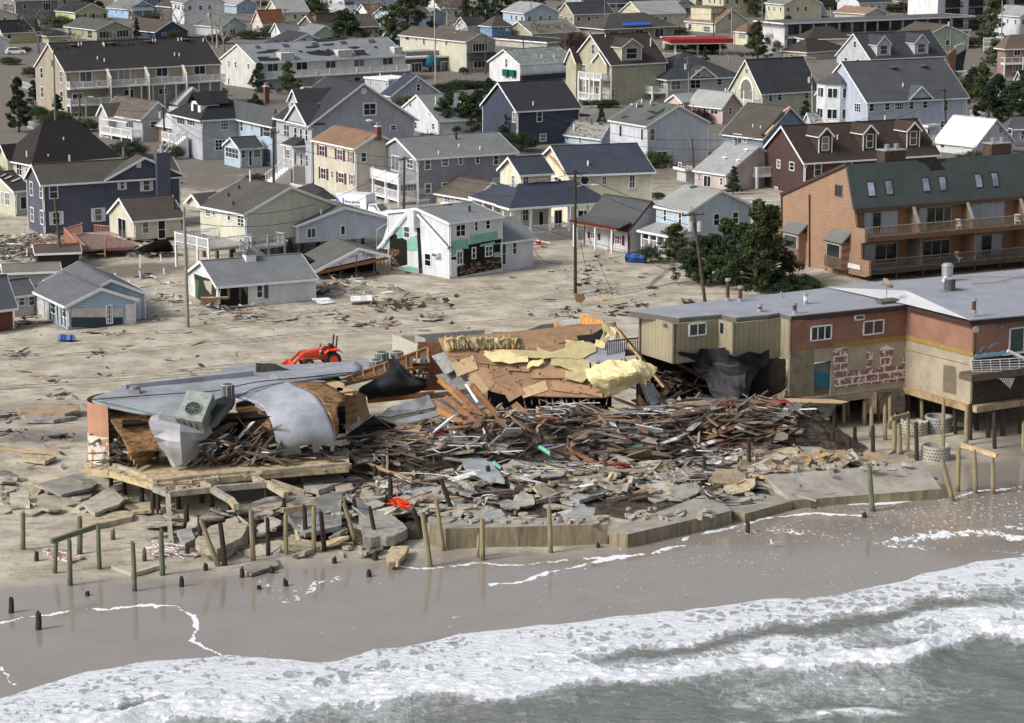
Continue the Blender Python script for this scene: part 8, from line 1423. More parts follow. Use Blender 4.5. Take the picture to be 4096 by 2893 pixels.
# cables, netting, pipes
for i in range(46):
 px,pyy=RB.uniform(1500,3200),RB.uniform(1790,2060);c=G((px,pyy));c.z=hm(c.x,c.y)+.3;n=RB.randint(4,8);s_=RB.uniform(.5,1.8);P=[c+Vector((RB.gauss(0,s_),RB.gauss(0,s_*.7),RB.uniform(-.1,.5)))for _ in range(n)];w0,m=RB.choice([('white',plain((.65,.65,.66),.5)),('grey',plain((.25,.26,.28),.4)),('black',blk_c),('white',plain((.65,.65,.66),.5)),('red',plain((.3,.02,.02)))])
 cable(P,RB.uniform(.018,.035),m,f'loose curling {w0} cable tangled in the rubble heap','cable',f'{w0} cables in the rubble heap')
for i,(P,r,c,lb)in enumerate((([c1(2125,1340)+(1.6,),c1(2195,1400)+(1.2,)],.14,(.17,.5,.42),'turquoise pipe stub left of the diamond slab'),([c2(245,1205)+(1.7,),c2(355,1275)+(1.3,)],.15,(.17,.5,.42),'turquoise pipe stub in the middle of the heap'),([c2(1065,1215)+(1.5,),c2(1178,1200)+(1.5,)],.12,(.17,.5,.42),'level turquoise pipe stub near the white box'),([c2(250,1200)+(1.7,),c2(680,1170)+(1.8,)],.07,(.14,.19,.33),'long slate blue pipe in the heap'),([c1(1885,650)+(4.8,),c1(1990,810)+(4.0,)],.1,(.75,.75,.76),'white downpipe lying on the plywood roof'),([c2(430,740)+(3.4,),c2(500,950)+(2.2,)],.09,(.5,.52,.54),'pale twisted pipe hanging under the plywood deck'),([c0(1760,950)+(0,),c0(1760,960)+(0,)],.01,(.1,.1,.1),'tiny cap'))[:-1]):
 M=MB();M.tube([G((p[0],p[1]),p[2])for p in P],r,plain(c,.5),10);center(M.build('pipe',None,lb,'pipe'))
for cx_,sp,c,lb,n in((d1(335,345),.45,(.85,.07,.015),'left tuft of orange plastic netting on the tan block',26),(d1(390,365),.5,(.85,.07,.015),'right tuft of orange plastic netting on the tan block',26),(d0(1010,570),1.3,(.7,.6,.6),'tangle of pale pink and white cable on the sand',30),(d0(1240,500),.6,(.3,.02,.02),'red hose looped around a dark pile',5)):
 c0_=G(cx_);c0_.z=.9 if 'tuft' in lb else .12;M=MB();m=plain(c,.6)
 for i in range(n):P=[c0_+Vector((RB.gauss(0,sp*.5),RB.gauss(0,sp*.5),abs(RB.gauss(0,sp*(.4 if 'tuft' in lb else .1)))))for _ in range(4)];M.tube(P,.03,m,3,False)
 center(M.build('netting' if 'tuft' in lb else 'cable_tangle',None,lb,'netting' if 'tuft' in lb else 'cable'))
# ---------------------------------------------------------------- trees
def leafmat(c):
 m_,nt_,b_,L_=newmat('leaves');n_=noise(nt_,2.2,3,geo(nt_));inf=nt_.nodes.new('ShaderNodeObjectInfo').outputs['Random'];hv=nt_.nodes.new('ShaderNodeHueSaturation');L_.new(ramp(nt_,n_,[(.35,dk(c,.5)),(.65,dk(c,1.5))]),hv.inputs['Color']);L_.new(mth(nt_,'ADD',mth(nt_,'MULTIPLY',inf,.5),.75),hv.inputs['Value']);L_.new(hv.outputs[0],b_.inputs['Base Color']);b_.inputs['Roughness'].default_value=.8;b_.inputs['Specular IOR Level'].default_value=.15;return m_
LG,LY,LR=leafmat((.036,.055,.028)),leafmat((.06,.078,.03)),leafmat((.07,.04,.028));bark=wood((.10,.08,.065));barkp=wood((.24,.22,.2))
RT=random.Random(3)
def leaf_cloud(cl,n,sz,m):
 M=MB();k=M.m(m)
 for(c,r,rz)in cl:
  for _ in range(n):
   d=Vector((RT.gauss(0,1),RT.gauss(0,1),RT.gauss(0,1))).normalized()*RT.random()**.5;p=Vector(c)+Vector((d.x*r,d.y*r,d.z*rz));a=Vector((RT.gauss(0,1),RT.gauss(0,1),RT.gauss(0,.6))).normalized()*sz*RT.uniform(.6,1.4);b=a.cross(Vector((RT.gauss(0,1),RT.gauss(0,1),RT.gauss(0,1)))).normalized()*sz*.45;i=len(M.v);M.v+=[tuple(p-a),tuple(p+b),tuple(p+a),tuple(p-b)];M.f.append((i,i+1,i+2,i+3));M.mi.append(k)
 return M
def proto_ever(kind,m,seed):
 RT.seed(seed);cl=[];T_=MB();T_.tube([(0,0,0),(.02,.01,.35),(0,0,.9)],.028,bark,6,r2=.008)
 for i in range(80):
  if kind=='spruce':t=RT.random();r=.34*(1-t)+.03;a=RT.uniform(0,6.28);rr=r*RT.uniform(.4,1);c=(rr*math.cos(a),rr*math.sin(a),.1+.86*t);cl.append((c,.07,.045))
  elif kind=='pine':t=RT.random();a=RT.uniform(0,6.28);rr=(.46*(1-t)**.75+.03)*RT.uniform(.3,1);c=(rr*math.cos(a)+.06*math.sin(5*t+seed),rr*math.sin(a),.14+.82*t-rr*.12);cl.append((c,.075,.05))
  else:a=RT.uniform(0,6.28);rr=.5*RT.random()**.5;c=(rr*math.cos(a),rr*math.sin(a),.15+.6*RT.random()*(1-rr));cl.append((c,.13,.12))
  if i%3==0:T_.tube([(0,0,c[2]*.75),c],.009,bark,4,False,r2=.003)
 tr=T_.build('trunk');cr_=leaf_cloud(cl,95,.022,m).build('crown');COL.objects.unlink(tr);COL.objects.unlink(cr_);return tr,cr_
def proto_bare(seed):
 RT.seed(seed);M=MB();Cw=MB();W_=[M]
 def br(p,d,L_,r,dep):
  q=p+d*L_;mid=(p+q)/2+Vector((RT.gauss(0,.03),RT.gauss(0,.03),0))*L_;W_[0].tube([p,mid,q],r,barkp,4,False,r2=r*.6)
  if dep==0:return
  for _ in range(RT.choice([2,3,3])):
   W_[0]=Cw;nd=(d+Vector((RT.gauss(0,.55),RT.gauss(0,.55),RT.gauss(.08,.3)))).normalized();br(p+d*L_*RT.uniform(.6,1),nd,L_*RT.uniform(.6,.82),max(r*.55,.0035),dep-1)
 br(Vector((0,0,0)),Vector((0,0,1)),.27,.028,5);tr=M.build('trunk');c=Cw.build('branches');COL.objects.unlink(tr);COL.objects.unlink(c);return tr,c
PR={'spruce':[proto_ever('spruce',LG,1),proto_ever('spruce',LG,2)],'pine':[proto_ever('pine',LG,3),proto_ever('pine',LY,4),proto_ever('pine',LG,5)],'shrub':[proto_ever('shrub',LG,6),proto_ever('shrub',LY,7)],'red':[proto_ever('shrub',LR,8)],'bare':[proto_bare(9),proto_bare(10),proto_bare(12)]}
def tree(kind,p,hh,wd,label,group,g=None):
 g=g or G(p);pr_=RT.choice(PR[kind]);r=empty({'spruce':'evergreen_tree','pine':'pine_tree','shrub':'shrub','red':'shrub','bare':'bare_tree'}[kind],g,RT.uniform(0,6.28),label,'shrub' if kind in('shrub','red')else 'tree',group);r.scale=(wd,wd,hh)
 for o in pr_:
  c=o.copy();COL.objects.link(c);c.parent=r
 return r
AB={'s':'spruce','p':'pine','h':'shrub','r':'red','b':'bare'};KN={'s':'dark conical evergreen','p':'ragged dark pine','h':'low dark green shrub','r':'rusty brown bush','b':'leafless grey tree'}
TRS=[(b2,'beside the light blue cottage','p1670,1190,4.8,6 p1900,1200,6.5,7 p2180,1275,9,7.5 p2290,1250,8.3,8 p2080,1220,6.3,6.5 p1780,1195,5,6 h1240,1005,2.6,2.4 s1985,395,3.6,3.4 p1480,1000,4,6 h1300,440,1.2,2'),(b3,'left of the timber condominium','p20,1190,7.6,7 h100,1260,2,6 h270,1270,2.4,4 h380,1275,1.6,3 p-60,1240,5.5,6'),
 (a0,'around the tan townhouse row','s170,1185,8.5,7 s990,335,4.5,3.5 s1225,345,5,4 h500,245,4.5,9 h340,1065,3,4 h1560,1425,3,3 p1850,1330,8.5,6 h1400,845,3.5,5 h1530,830,3,5 h1150,870,2.5,4 h1640,820,3,4 h440,1120,2.5,4 h560,1110,3,4 b350,480,15,15 b1600,315,11,12 b1950,430,12,12 b130,905,7,6 b2010,470,11,9 h1900,800,2.5,4 h2250,350,3,8 h80,300,3,6'),
 (a1,'between the grey-roofed houses','p1350,305,16,17 h240,115,5,8 h120,325,3.5,7 h750,325,3,9 s910,315,6,5 h1040,320,3,6 p1720,1205,6.5,7 p1850,1200,6.5,7 p1980,1205,7,7 s2090,1195,8.5,6 p2230,1215,7,7 p300,845,6,6 p30,805,5,5 h1680,825,2.2,5 h1830,800,2.5,5 h1950,790,2,5 h2080,790,2,5 p2000,185,10,9 p2200,190,11,10 h490,115,5,10 b1720,235,11,12 b40,95,11,10 b1130,255,10,12 h1380,315,3,6 s2070,300,5,5 h1860,665,2,2 b560,800,4,5 h1990,240,5,5'),
 (a2,'among the houses at the top','p200,195,13,12 p1990,145,12,10 p2190,155,13,11 r560,460,6,6 h1340,190,3,8 r1700,470,4,7 r1800,475,4,6 h1500,315,3,6 h800,965,2,4 h700,965,2,4 b200,385,8,9 b350,375,7,8 b450,370,7,8 b390,125,9,9 h880,965,2,3 h40,1360,4,6 p20,1290,6,6 b1370,1600,3,3 b620,980,3,3 h960,330,2,5'),
 (a3,'in the far right corner','p60,155,12,9 h600,85,4,12 h800,80,5,14 h950,75,5,12 r1170,110,4,8 p2010,590,5.5,6 p1900,985,8,7 p2050,1010,6.5,7 p2180,1085,6.5,8 p2275,1065,7,8 p1830,900,6,6 b680,565,4,4 h1640,700,2,4 h500,60,4,9 b1720,760,3,4 h100,440,3,4 p1980,1080,6,7')]
for T,pl_,s_ in TRS:
 for w_ in s_.split():
  k=w_[0];x,y,hh,wd=[float(q)for q in w_[1:].split(',')];tree(AB[k],T(x,y),hh,wd,f'{KN[k]} {"tall" if hh > 7 else "small"} and {"broad" if wd > hh else "narrow"} {pl_}',f'{KN[k]}s {pl_}')
# ---------------------------------------------------------------- utility poles and wires
PO=[(a0,480,440,497,1140,'g t'),(b0,1650,510,1685,1590,'g l'),(a0,715,840,712,1160,'d l'),(a0,1465,960,1480,1365,'d ct'),(b0,490,430,553,1030,'d'),(a1,155,1170,160,1900,'d c'),(b1,1330,60,1325,560,'d c'),(a1,2200,790,2190,1240,'g t'),(a1,1598,-20,1612,740,'g cl'),(a1,2058,310,2060,670,'d'),(a1,262,80,255,340,'g c'),(a2,98,330,118,720,'d c'),(a2,830,-20,835,320,'g c'),(a2,170,30,183,370,'g'),(a2,1577,510,1598,1000,'g ct'),(a2,1810,120,1808,380,'d c'),(a2,1972,60,1972,400,'g'),(a2,2248,-20,2240,470,'g l'),(a2,1615,1240,1640,1660,'d'),(b2,568,180,568,1290,'d cl'),(b2,1625,555,1735,1365,'d ctt'),(a3,392,640,402,1070,'g t'),(a3,1580,790,1605,1310,'d c'),(a3,1642,130,1635,610,'g t'),(a3,2102,-20,2095,400,'g c'),(a3,1222,30,1222,280,'d'),(a3,560,70,570,240,'g'),(a0,1885,60,1915,470,'g t'),(a0,655,-20,653,190,'d'),(a1,137,-20,140,100,'g'),(a1,797,-20,800,145,'d')]
pd,pg=wood((.085,.06,.045)),wood((.27,.25,.22));tops=[]
for i,(T,xt,yt,xb,yb_,fl)in enumerate(PO):
 B=G(T(xb,yb_));Tp=at_y(T(xt,yt),B.y);m=pd if fl[0]=='d' else pg;rt=empty('utility_pole',B,0,None,'utility pole','utility poles of the town');t=Tp-B;M=MB();M.tube([(0,0,-.3),t*.5,t],.17,m,8,r2=.11);M.build('pole_shaft',rt);nm='dark brown' if fl[0]=='d' else 'bleached grey';ex=[];ar=[]
 dirv=Vector((.5,.87,0))if i not in(19,20)else Vector((.9,.4,0))
 if 'c' in fl[1:]:M=MB();M.bar(t-dirv*1.2-Vector((0,0,.3)),t+dirv*1.2-Vector((0,0,.3)),.1,.12,m);[M.tube([t+dirv*q-Vector((0,0,.24)),t+dirv*q],.05,plain((.1,.1,.1)),5)for q in(-1.1,-.4,.4,1.1)];M.build('crossarm',rt);ex.append('crossarm')
 for q in range(fl.count('t')):M=MB();o_=Vector((.42*(1 if q else-1),-.1,0));z_=t*(.82 if T is not b2 else .84)+o_;M.tube([z_-Vector((0,0,.45)),z_+Vector((0,0,.4))],.26,plain((.36,.39,.41),.5),12);M.tube([z_+Vector((0,0,.4)),z_+Vector((0,0,.5))],.2,plain((.3,.32,.33)),8);M.build('transformer',rt);ex.append('transformer')
 if 'l' in fl[2:]:M=MB();z_=t*(.86 if i!=1 else .78);M.tube([z_,z_+Vector((.6,-.1,.25)),z_+Vector((1.7,-.3,.3))],.04,pg,5);M.tube([z_+Vector((1.5,-.27,.26)),z_+Vector((2.2,-.4,.3))],.13,plain((.42,.45,.48),.4),8,r2=.07);M.build('street_lamp',rt);ex.append('street lamp')
 near_h=min(HOUSES,key=lambda h:(h.g+h.u*h.a/2-B).length);rt['label']=f'{nm} utility pole{" with "+ex[0] if ex else ""} by {" ".join(near_h.root["label"].split()[:6])}';tops.append(Tp)
WI=[(0,2),(2,3),(3,5),(5,6),(6,19),(19,20),(0,3),(1,6),(8,9),(8,11),(11,14),(14,20),(12,15),(15,16),(16,17),(17,21),(21,22),(22,24),(10,8),(8,12),(23,22),(7,18),(18,22),(23,24),(10,27),(27,28),(14,21),(9,13)]
wm2=plain((.02,.02,.022),.6)
for a,b in WI:
 for q,dz in((0,-.25),(.5,-1.5)):
  A,B=tops[a]+Vector((q,q,dz)),tops[b]+Vector((q,q,dz));sag=(A-B).length*.035;P=[A+(B-A)*(i/10)-Vector((0,0,sag*4*(i/10)*(1-i/10)))for i in range(11)];M=MB();M.tube(P,.03,wm2,3,False);center(M.build('overhead_wire',None,'thin black overhead wire sagging between the utility poles','wire','overhead wires strung between poles'))
for P in([tops[19]-Vector((0,0,3)),G(b2(880,1235),.05),G(b2(1000,1290),.05),G(b2(1480,1185),.05)],[G(b2(130,800),.6),G(b2(330,1010),.05),G(b2(800,985),.05),G(b2(1000,945),.6)],[tops[19]-Vector((.1,0,4)),G(b2(700,1200),.05),G(b2(800,1290),.05),G(b2(945,1220),.05),G(b2(920,1180),.05)],[G(b2(0,640),2.5),G(b2(600,800),.8),G(b2(1250,960),.4),G(b2(1680,1010),1.5)]):cable(P,.025,wm2,'fallen black power cable trailing over the sand near the tall pole','cable','fallen power cables on the sand',None,6)
# ---------------------------------------------------------------- vehicles
def V(*a):return Vector(a)
def wheel(par,c,r,w_,rim):
 M=MB();M.tube([c+V(0,-w_/2,0),c+V(0,w_/2,0)],r,plain((.02,.02,.02),.8),18);o=M.build('wheel',par);M=MB();M.tube([c+V(0,-w_/2-.02,0),c+V(0,w_/2+.02,0)],r*.55,rim,12);M.build('rim',o)
g=G(c1(450,495));tt=empty('tractor',g,math.radians(20),'orange-red compact tractor with front loader parked behind the wreck','tractor');rd=plain((.62,.06,.015),.35,.1);bk3=plain((.02,.02,.02),.5)
wheel(tt,V(1.85,-.65,.58),.58,.4,rd);wheel(tt,V(1.85,.75,.58),.58,.4,rd);wheel(tt,V(.05,-.6,.38),.38,.28,rd);wheel(tt,V(.05,.7,.38),.38,.28,rd)
M=MB();M.hexa([V(-.35,-.35,.6),V(.9,-.35,.6),V(.9,.35,.6),V(-.35,.35,.6)],[V(-.3,-.28,1.15),V(.9,-.32,1.35),V(.9,.32,1.35),V(-.3,.28,1.15)],rd);M.box(.9,2.0,-.25,.25,.55,.85,rd);M.build('hood',tt)
for s in(-1,1):M=MB();M.slab([V(1.2,s*.45,1.15),V(1.5,s*.45,1.4),V(2.2,s*.45,1.42),V(2.55,s*.45,1.15),V(2.5,s*.9,1.1),V(2.2,s*.9,1.34),V(1.5,s*.9,1.32),V(1.2,s*.9,1.1)],.05,rd);M.build('fender',tt)
M=MB();M.box(1.35,1.8,-.25,.25,1.05,1.2,bk3);M.box(1.75,1.9,-.25,.25,1.15,1.65,bk3);M.build('seat',tt);M=MB();[M.bar(V(2.1,s*.45,1.0),V(2.25,s*.45,2.25),.09,.09,bk3)for s in(-1,1)];M.build('rollbar',tt);M=MB();M.tube([V(.95,0,1.3),V(1.15,0,1.6)],.03,bk3);M.tube([V(1.1+.03*math.cos(a*.785),.2*math.cos(a*.785),1.6+.2*math.sin(a*.785)*.5)for a in range(9)],.025,bk3,5,False);M.build('steering_wheel',tt)
M=MB()
for s in(-1,1):M.bar(V(.9,s*.5,1.15),V(-.3,s*.5,1.1),.1,.16,rd);M.bar(V(-.3,s*.5,1.1),V(-1.15,s*.5,.35),.1,.16,rd);M.bar(V(.7,s*.5,.7),V(-.5,s*.5,.85),.07,.07,plain((.3,.3,.3),.3))
M.build('loader_arm',tt);M=MB();M.slab([V(-1.15,-.85,.55),V(-1.15,.85,.55),V(-1.2,.85,.05),V(-1.2,-.85,.05)],.06,rd,V(1,0,0));M.slab([V(-1.2,-.85,.06),V(-1.2,.85,.06),V(-1.95,.85,.0),V(-1.95,-.85,.0)],.05,rd);[M.slab([V(-1.15,s*.85,.55),V(-1.2,s*.85,.03),V(-1.95,s*.85,.0)],.04,rd,V(0,s,0))for s in(-1,1)];M.build('bucket',tt)
tt.scale=(1.12,1.12,1.12)
g=G(b1(1010,640));tk=empty('utility_truck',g,math.radians(-25),'white box-bodied gas company truck with open door by the picket fence','truck');wt=plain((.75,.76,.78),.35,.05)
M=MB();M.box(-3.6,.3,-1.1,1.1,.9,3.2,wt);M.build('box_body',tk);M=MB();M.hexa([V(.3,-1,.7),V(3,-1,.7),V(3,1,.7),V(.3,1,.7)],[V(.3,-1,1.45),V(3,-.95,1.35),V(3,.95,1.35),V(.3,1,1.45)],wt);M.hexa([V(.4,-.95,1.45),V(2.0,-.95,1.45),V(2.0,.95,1.45),V(.4,.95,1.45)],[V(.5,-.8,2.15),V(1.4,-.8,2.15),V(1.4,.8,2.15),V(.5,.8,2.15)],wt);M.build('cab',tk)
M=MB();M.slab([V(1.44,-.75,2.1),V(1.44,.75,2.1),V(2.02,.85,1.5),V(2.02,-.85,1.5)],.02,glass(),V(-1,0,-.5));M.slab([V(.6,-.9,1.5),V(1.8,-.95,1.5),V(1.35,-.84,2.08),V(.6,-.84,2.08)],.03,glass(),V(0,1,0));M.build('windscreen',tk);M=MB();M.box(1.5,2.4,-1.9,-1.85,.7,1.5,wt);M.build('open_door',tk)
for x in(-2.4,2.2):
 for y in(-.9,.9):wheel(tk,V(x,y,.45),.45,.3,wt)
def sgn(par,lx,ly,lz,txt,sz,m,deg,it=0):
 a=math.radians(deg);P=par.location+Vector((lx,ly,lz));return text_obj(txt,P,(math.cos(a),math.sin(a),0),(0,0,1),sz,m,par,'lettering',.01,it)
bm=plain((.02,.07,.3),.5);Rz=Matrix.Rotation(math.radians(-25),3,'Z')
for txt,x,z,sz in(('N',-3.1,2.1,1.5),('New Jersey',-1.5,2.3,.42),('Natural Gas',-1.5,1.85,.42)):P=tk.location+Rz@V(x,-1.13,z);text_obj(txt,P,Rz@V(1,0,0),(0,0,1),sz,bm,tk)
def car(g,rz,c,label):
 r=empty('parked_car',g,rz,label,'car','parked cars in the town');m=plain(c,.3,.05);M=MB();M.hexa([V(-2.2,-.88,.3),V(2.2,-.88,.3),V(2.2,.88,.3),V(-2.2,.88,.3)],[V(-2.1,-.82,.95),V(2.05,-.82,.85),V(2.05,.82,.85),V(-2.1,.82,.95)],m);M.hexa([V(-1.9,-.75,.93),V(1.0,-.75,.9),V(1.0,.75,.9),V(-1.9,.75,.93)],[V(-1.5,-.62,1.5),V(.3,-.62,1.5),V(.3,.62,1.5),V(-1.5,.62,1.5)],m);M.build('body',r)
 M=MB();[M.slab([V(-1.7,s*.765,1.0),V(.85,s*.765,1.0),V(.3,s*.66,1.42),V(-1.45,s*.66,1.42)],.02,glass(),V(0,s,0))for s in(-1,1)];M.slab([V(1.03,-.68,.95),V(1.03,.68,.95),V(.38,.58,1.46),V(.38,-.58,1.46)],.02,glass(),V(1,0,.5));M.build('windows',r)
 for x in(-1.35,1.35):
  for y in(-.8,.8):wheel(r,V(x,y,.33),.33,.22,plain((.4,.4,.4),.3))
car(G(a0(140,488)),.3,(.7,.72,.74),'white four-door pickup-like car on the dirt lot at far left')
# ---------------------------------------------------------------- far right: motels, signs, filling station, toppled house
h=House('long two-storey black and white motel with flat roof and dark glazed rooms',a3,(145,215,445),(1800,148),(-60,180),'flat',None,(.62,.62,.63),(.1,.1,.105),name='motel',cat='motel',ov=1.3,maxb=16)
zf=h.h*.52;n=14
for i in range(n):
 for z0 in(zf+.3,.5):
  x=1+(h.a-2)*i/n;M=MB();M.box(x,x+(h.a-2)/n*.82,-.05,0,z0,z0+2.3,plain((.03,.03,.035)));o=M.build('room_front',h.root)
  for q in(0,1):M=MB();w_=(h.a-2)/n*.36;M.box(x+.15+q*w_*1.1,x+.15+w_+q*w_*1.1,-.08,-.05,z0+.2,z0+2.1,glass());M.build('pane',o)
h.balcony('f',0,h.a,zf,1.3,1.0,12,pm=plain((.04,.04,.04)),pr=.06,sp=.5);M=MB();M.box(-1.3,h.a+1.3,-1.36,-1.3,h.h-.15,h.h+.28,plain((.02,.02,.025)));M.box(0,h.a,-1.33,-1.28,zf-.5,zf,trim());M.build('fascia',h.root)
h=House('white hotel tower with stacked dark balconies at the top right corner',a3,(1515,-150,290),(2600,-170),(1262,-135),'flat',None,(.68,.69,.71),DK,name='hotel',cat='hotel',maxb=14)
for fl in range(5):
 for i in range(5):
  x=h.a*(.06+.19*i);z=fl*2.9+.3
  if z+2.4>h.h:continue
  M=MB();M.box(x,x+h.a*.12,-.05,0,z,z+2.4,plain((.025,.025,.03)));o=M.build('balcony_recess',h.root);M=MB();M.box(x+.4,x+h.a*.05,-.08,-.05,z+.2,z+2.1,glass());M.build('pane',o);h.balcony('f',x,x+h.a*.12,z+.1,1.1,1.0,0,pm=plain((.03,.03,.035)),sp=.35)
def board(T,x0,y0,x1,y1,yb_,lines,bg,label,nm='billboard',ph=25,post=True):
 g=G(T((x0+x1)/2,yb_));s_=scale_at(g)*2.2422;w_,z1,z0=(x1-x0)/s_,(yb_-y0)/s_,(yb_-y1)/s_;r=empty(nm,g,math.radians(ph),label,'sign');M=MB();M.box(-w_/2,w_/2,-.12,.12,z0,z1,plain(bg,.5,.04));M.build('sign_panel',r)
 if post:M=MB();[M.bar(V(s*w_*.4,.05,0),V(s*w_*.4,.05,z0),.2,.2,trim())for s in(-1,1)];M.build('post',r)
 Rm=Matrix.Rotation(math.radians(ph),3,'Z')
 for(t,fx,fz,sz,c)in lines:text_obj(t,g+Rm@V(fx*w_/2,-.15,z0+(z1-z0)*fz),Rm@V(1,0,0),(0,0,1),sz*(z1-z0),plain(c,.5,.03),r)
 return r
board(a3,1926,338,2016,430,470,[('Barnacle Bill\'s',0,.78,.17,(.05,.1,.3)),('GOLF',0,.36,.42,(.02,.03,.05))],(.6,.62,.5),'yellow and white sign reading GOLF beside the white fence',ph=12)
board(a3,-30,300,44,490,492,[('EXXON',0,.85,.13,(.5,.02,.02)),('3 . 3 9',0,.42,.12,(.05,.1,.5)),('3 . 8 1',0,.25,.12,(.05,.1,.5))],(.7,.7,.72),'tall white filling station price sign reading EXXON','price_sign',ph=10)
board(a2,1370,368,1514,400,412,[('CRIVELLI',0,.4,.55,(.8,.8,.8))],(.42,.03,.03),'red roadside sign reading CRIVELLI','shop_sign',ph=5)
g=G(a2(1700,500));r=empty('station_canopy',g,math.radians(8),'red and white filling station canopy band','canopy');M=MB();M.box(-6.9,6.9,0,9,2.5,3.1,plain((.62,.62,.62)));M.box(-7,7,-.1,9.1,2.75,3.6,plain((.26,.01,.012),.6));M.build('canopy_roof',r);M=MB();[M.bar(V(x,4,0),V(x,4,2.5),.4,.4,trim())for x in(-5,0,5)];M.build('post',r)
g=G(a3(1700,655));r=empty('toppled_house',g,math.radians(25),'toppled house lying on its side with black roof facing out','house');A3=lambda x,y,z:G(a3(x,y),z)-g
M=MB();M.rot=0;P=[at_y(a3(x,y),g.y+q)-g for x,y,q in((1670,655,0),(1735,495,2),(1915,450,5),(1860,590,4),(1790,680,1))];M.slab(P,.3,plain((.03,.03,.035),.9),V(0,1,0));M.build('roof',r);P=[at_y(a3(x,y),g.y+q)-g for x,y,q in((1720,415,2),(1880,392,5),(1897,460,5),(1738,495,2))];M=MB();M.slab(P,.3,plain((.5,.55,.62)),V(0,1,0));M.build('side_wall',r);P=[at_y(a3(x,y),g.y+q)-g for x,y,q in((1580,500,0),(1720,432,2),(1735,500,2),(1672,655,0),(1620,590,0))];M=MB();M.slab(P,.3,wood((.25,.11,.05)),V(0,1,0));M.build('bare_floor',r)
# ---------------------------------------------------------------- town fill: far cottages, shrubs, fences, cars in the gaps
def px_(P):d=Vector(P)-Vector((0,0,H));D0=d.y*CT-d.z*ST;return(2048+F*d.x/D0,1446.5-F*(d.y*ST+d.z*CT)/D0)
def free(P,m):
 for h in HOUSES:
  q=h.toL(P)
  if-m<q.x<h.a+m and-m<q.y<h.b+m:return False
 return True
RF=random.Random(21);idt=lambda x,y:(x,y);CW=[('white',(.6,.62,.64)),('cream',(.55,.52,.38)),('pale blue',(.4,.5,.58)),('grey',(.33,.33,.32)),('tan',(.38,.33,.25)),('pale green',(.4,.45,.38)),('blue-grey',(.2,.25,.32))];RC=[('dark',DK),('brown',BR),('grey',GY),('light grey',(.27,.28,.28))]
k=0
for i in range(900):
 if k>62:break
 g=G((RF.uniform(-150,4250),RF.choice([RF.uniform(-60,120),RF.uniform(-60,260),RF.uniform(-180,0)])))
 if not free(g+V(6,4,0),7.5):continue
 cn_,c=RF.choice(CW);rn,rc=RF.choice(RC);ph=math.radians(27);u,v=V(math.cos(ph),math.sin(ph),0),V(-math.sin(ph),math.cos(ph),0);a,b,hh=RF.uniform(8,13),RF.uniform(8,12),RF.choice([3,3,5.6]);e=V(0,0,hh);rf=RF.choice('uv')
 h=House(f'{cn_} {"two-storey" if hh > 4 else "one-storey"} cottage with {rn} roof in the far rows',idt,(px_(g+e)[0],px_(g+e)[1],px_(g)[1]),px_(g+u*a+e),px_(g+v*b+e),rf,px_(g+(v*b/2 if rf=='u' else u*a/2)+e+V(0,0,RF.uniform(1.8,3)))[1],c,rc,phi=27,group='cottages in the far rows');k+=1
 for q in(1.5,4.5,7):p=px_(g+u*q+V(0,0,hh-1.4));p2=px_(g+v*(q-.3)+V(0,0,hh-1.4));s_=scale_at(g);h.win('f',[(p[0]-.5*s_,p[1]-.6*s_,p[0]+.5*s_,p[1]+.6*s_)]);h.win('l',[(p2[0]-.25*s_,p2[1]-.6*s_,p2[0]+.25*s_,p2[1]+.6*s_)])
n=0
for i in range(1500):
 if n>265:break
 yy=RF.choice([RF.uniform(-200,60),RF.uniform(-60,90),RF.uniform(0,260),RF.uniform(150,860)]);g=G((RF.uniform(-60,4150),yy));kd=RF.choices(['h','r','b','p','s'],[8,3,6,2.5,1])[0]if yy<330 else RF.choices(['h','r','s'],[5,2,.6])[0]
 if not free(g,1.6):continue
 hh={'h':RF.uniform(1.2,3.4),'r':RF.uniform(1.5,3.5),'b':RF.uniform(6,10),'p':RF.uniform(6,11),'s':RF.uniform(3,6)}[kd];tree(AB[kd],None,hh,hh*RF.uniform(.8,1.3)*(1.6 if kd in 'hr' else 1),f'{KN[kd]} growing in a gap between the town houses',f'{KN[kd]}s in the town gaps',g);n+=1
n=0
for i in range(900):
 if n>44:break
 g=G((RF.uniform(0,4096),RF.uniform(150,900)));ph=math.radians(27+RF.choice([0,90]));u=V(math.cos(ph),math.sin(ph),0);L_=RF.uniform(4,10)
 if not all(free(g+u*L_*t,.5)for t in(0,.25,.5,.75,1)):continue
 cn_,m=RF.choice([('white',trim()),('white',trim()),('weathered grey',wood((.2,.18,.16)))]);hh=RF.uniform(.9,1.5);M=MB();M.bar(g+V(0,0,hh*.85),g+u*L_+V(0,0,hh*.85),.05,.09,m);M.bar(g+V(0,0,.25),g+u*L_+V(0,0,.25),.05,.09,m);t=0
 while t<L_:M.bar(g+u*t,g+u*t+V(0,0,hh),.1,.03,m,u);t+=.22
 center(M.build('picket_fence',None,f'{cn_} picket fence in a yard between the houses','fence',f'{cn_} yard fences'));n+=1
n=0
for i in range(400):
 if n>13:break
 g=G((RF.uniform(0,4096),RF.uniform(60,420)))
 if free(g,3):cn_,c=RF.choice([('silver',(.4,.41,.42)),('white',(.7,.7,.7)),('dark blue',(.03,.05,.1)),('black',(.02,.02,.02)),('red',(.3,.02,.02))]);car(g,math.radians(27+RF.choice([0,90,180])),c,f'{cn_} car parked between the far houses');n+=1
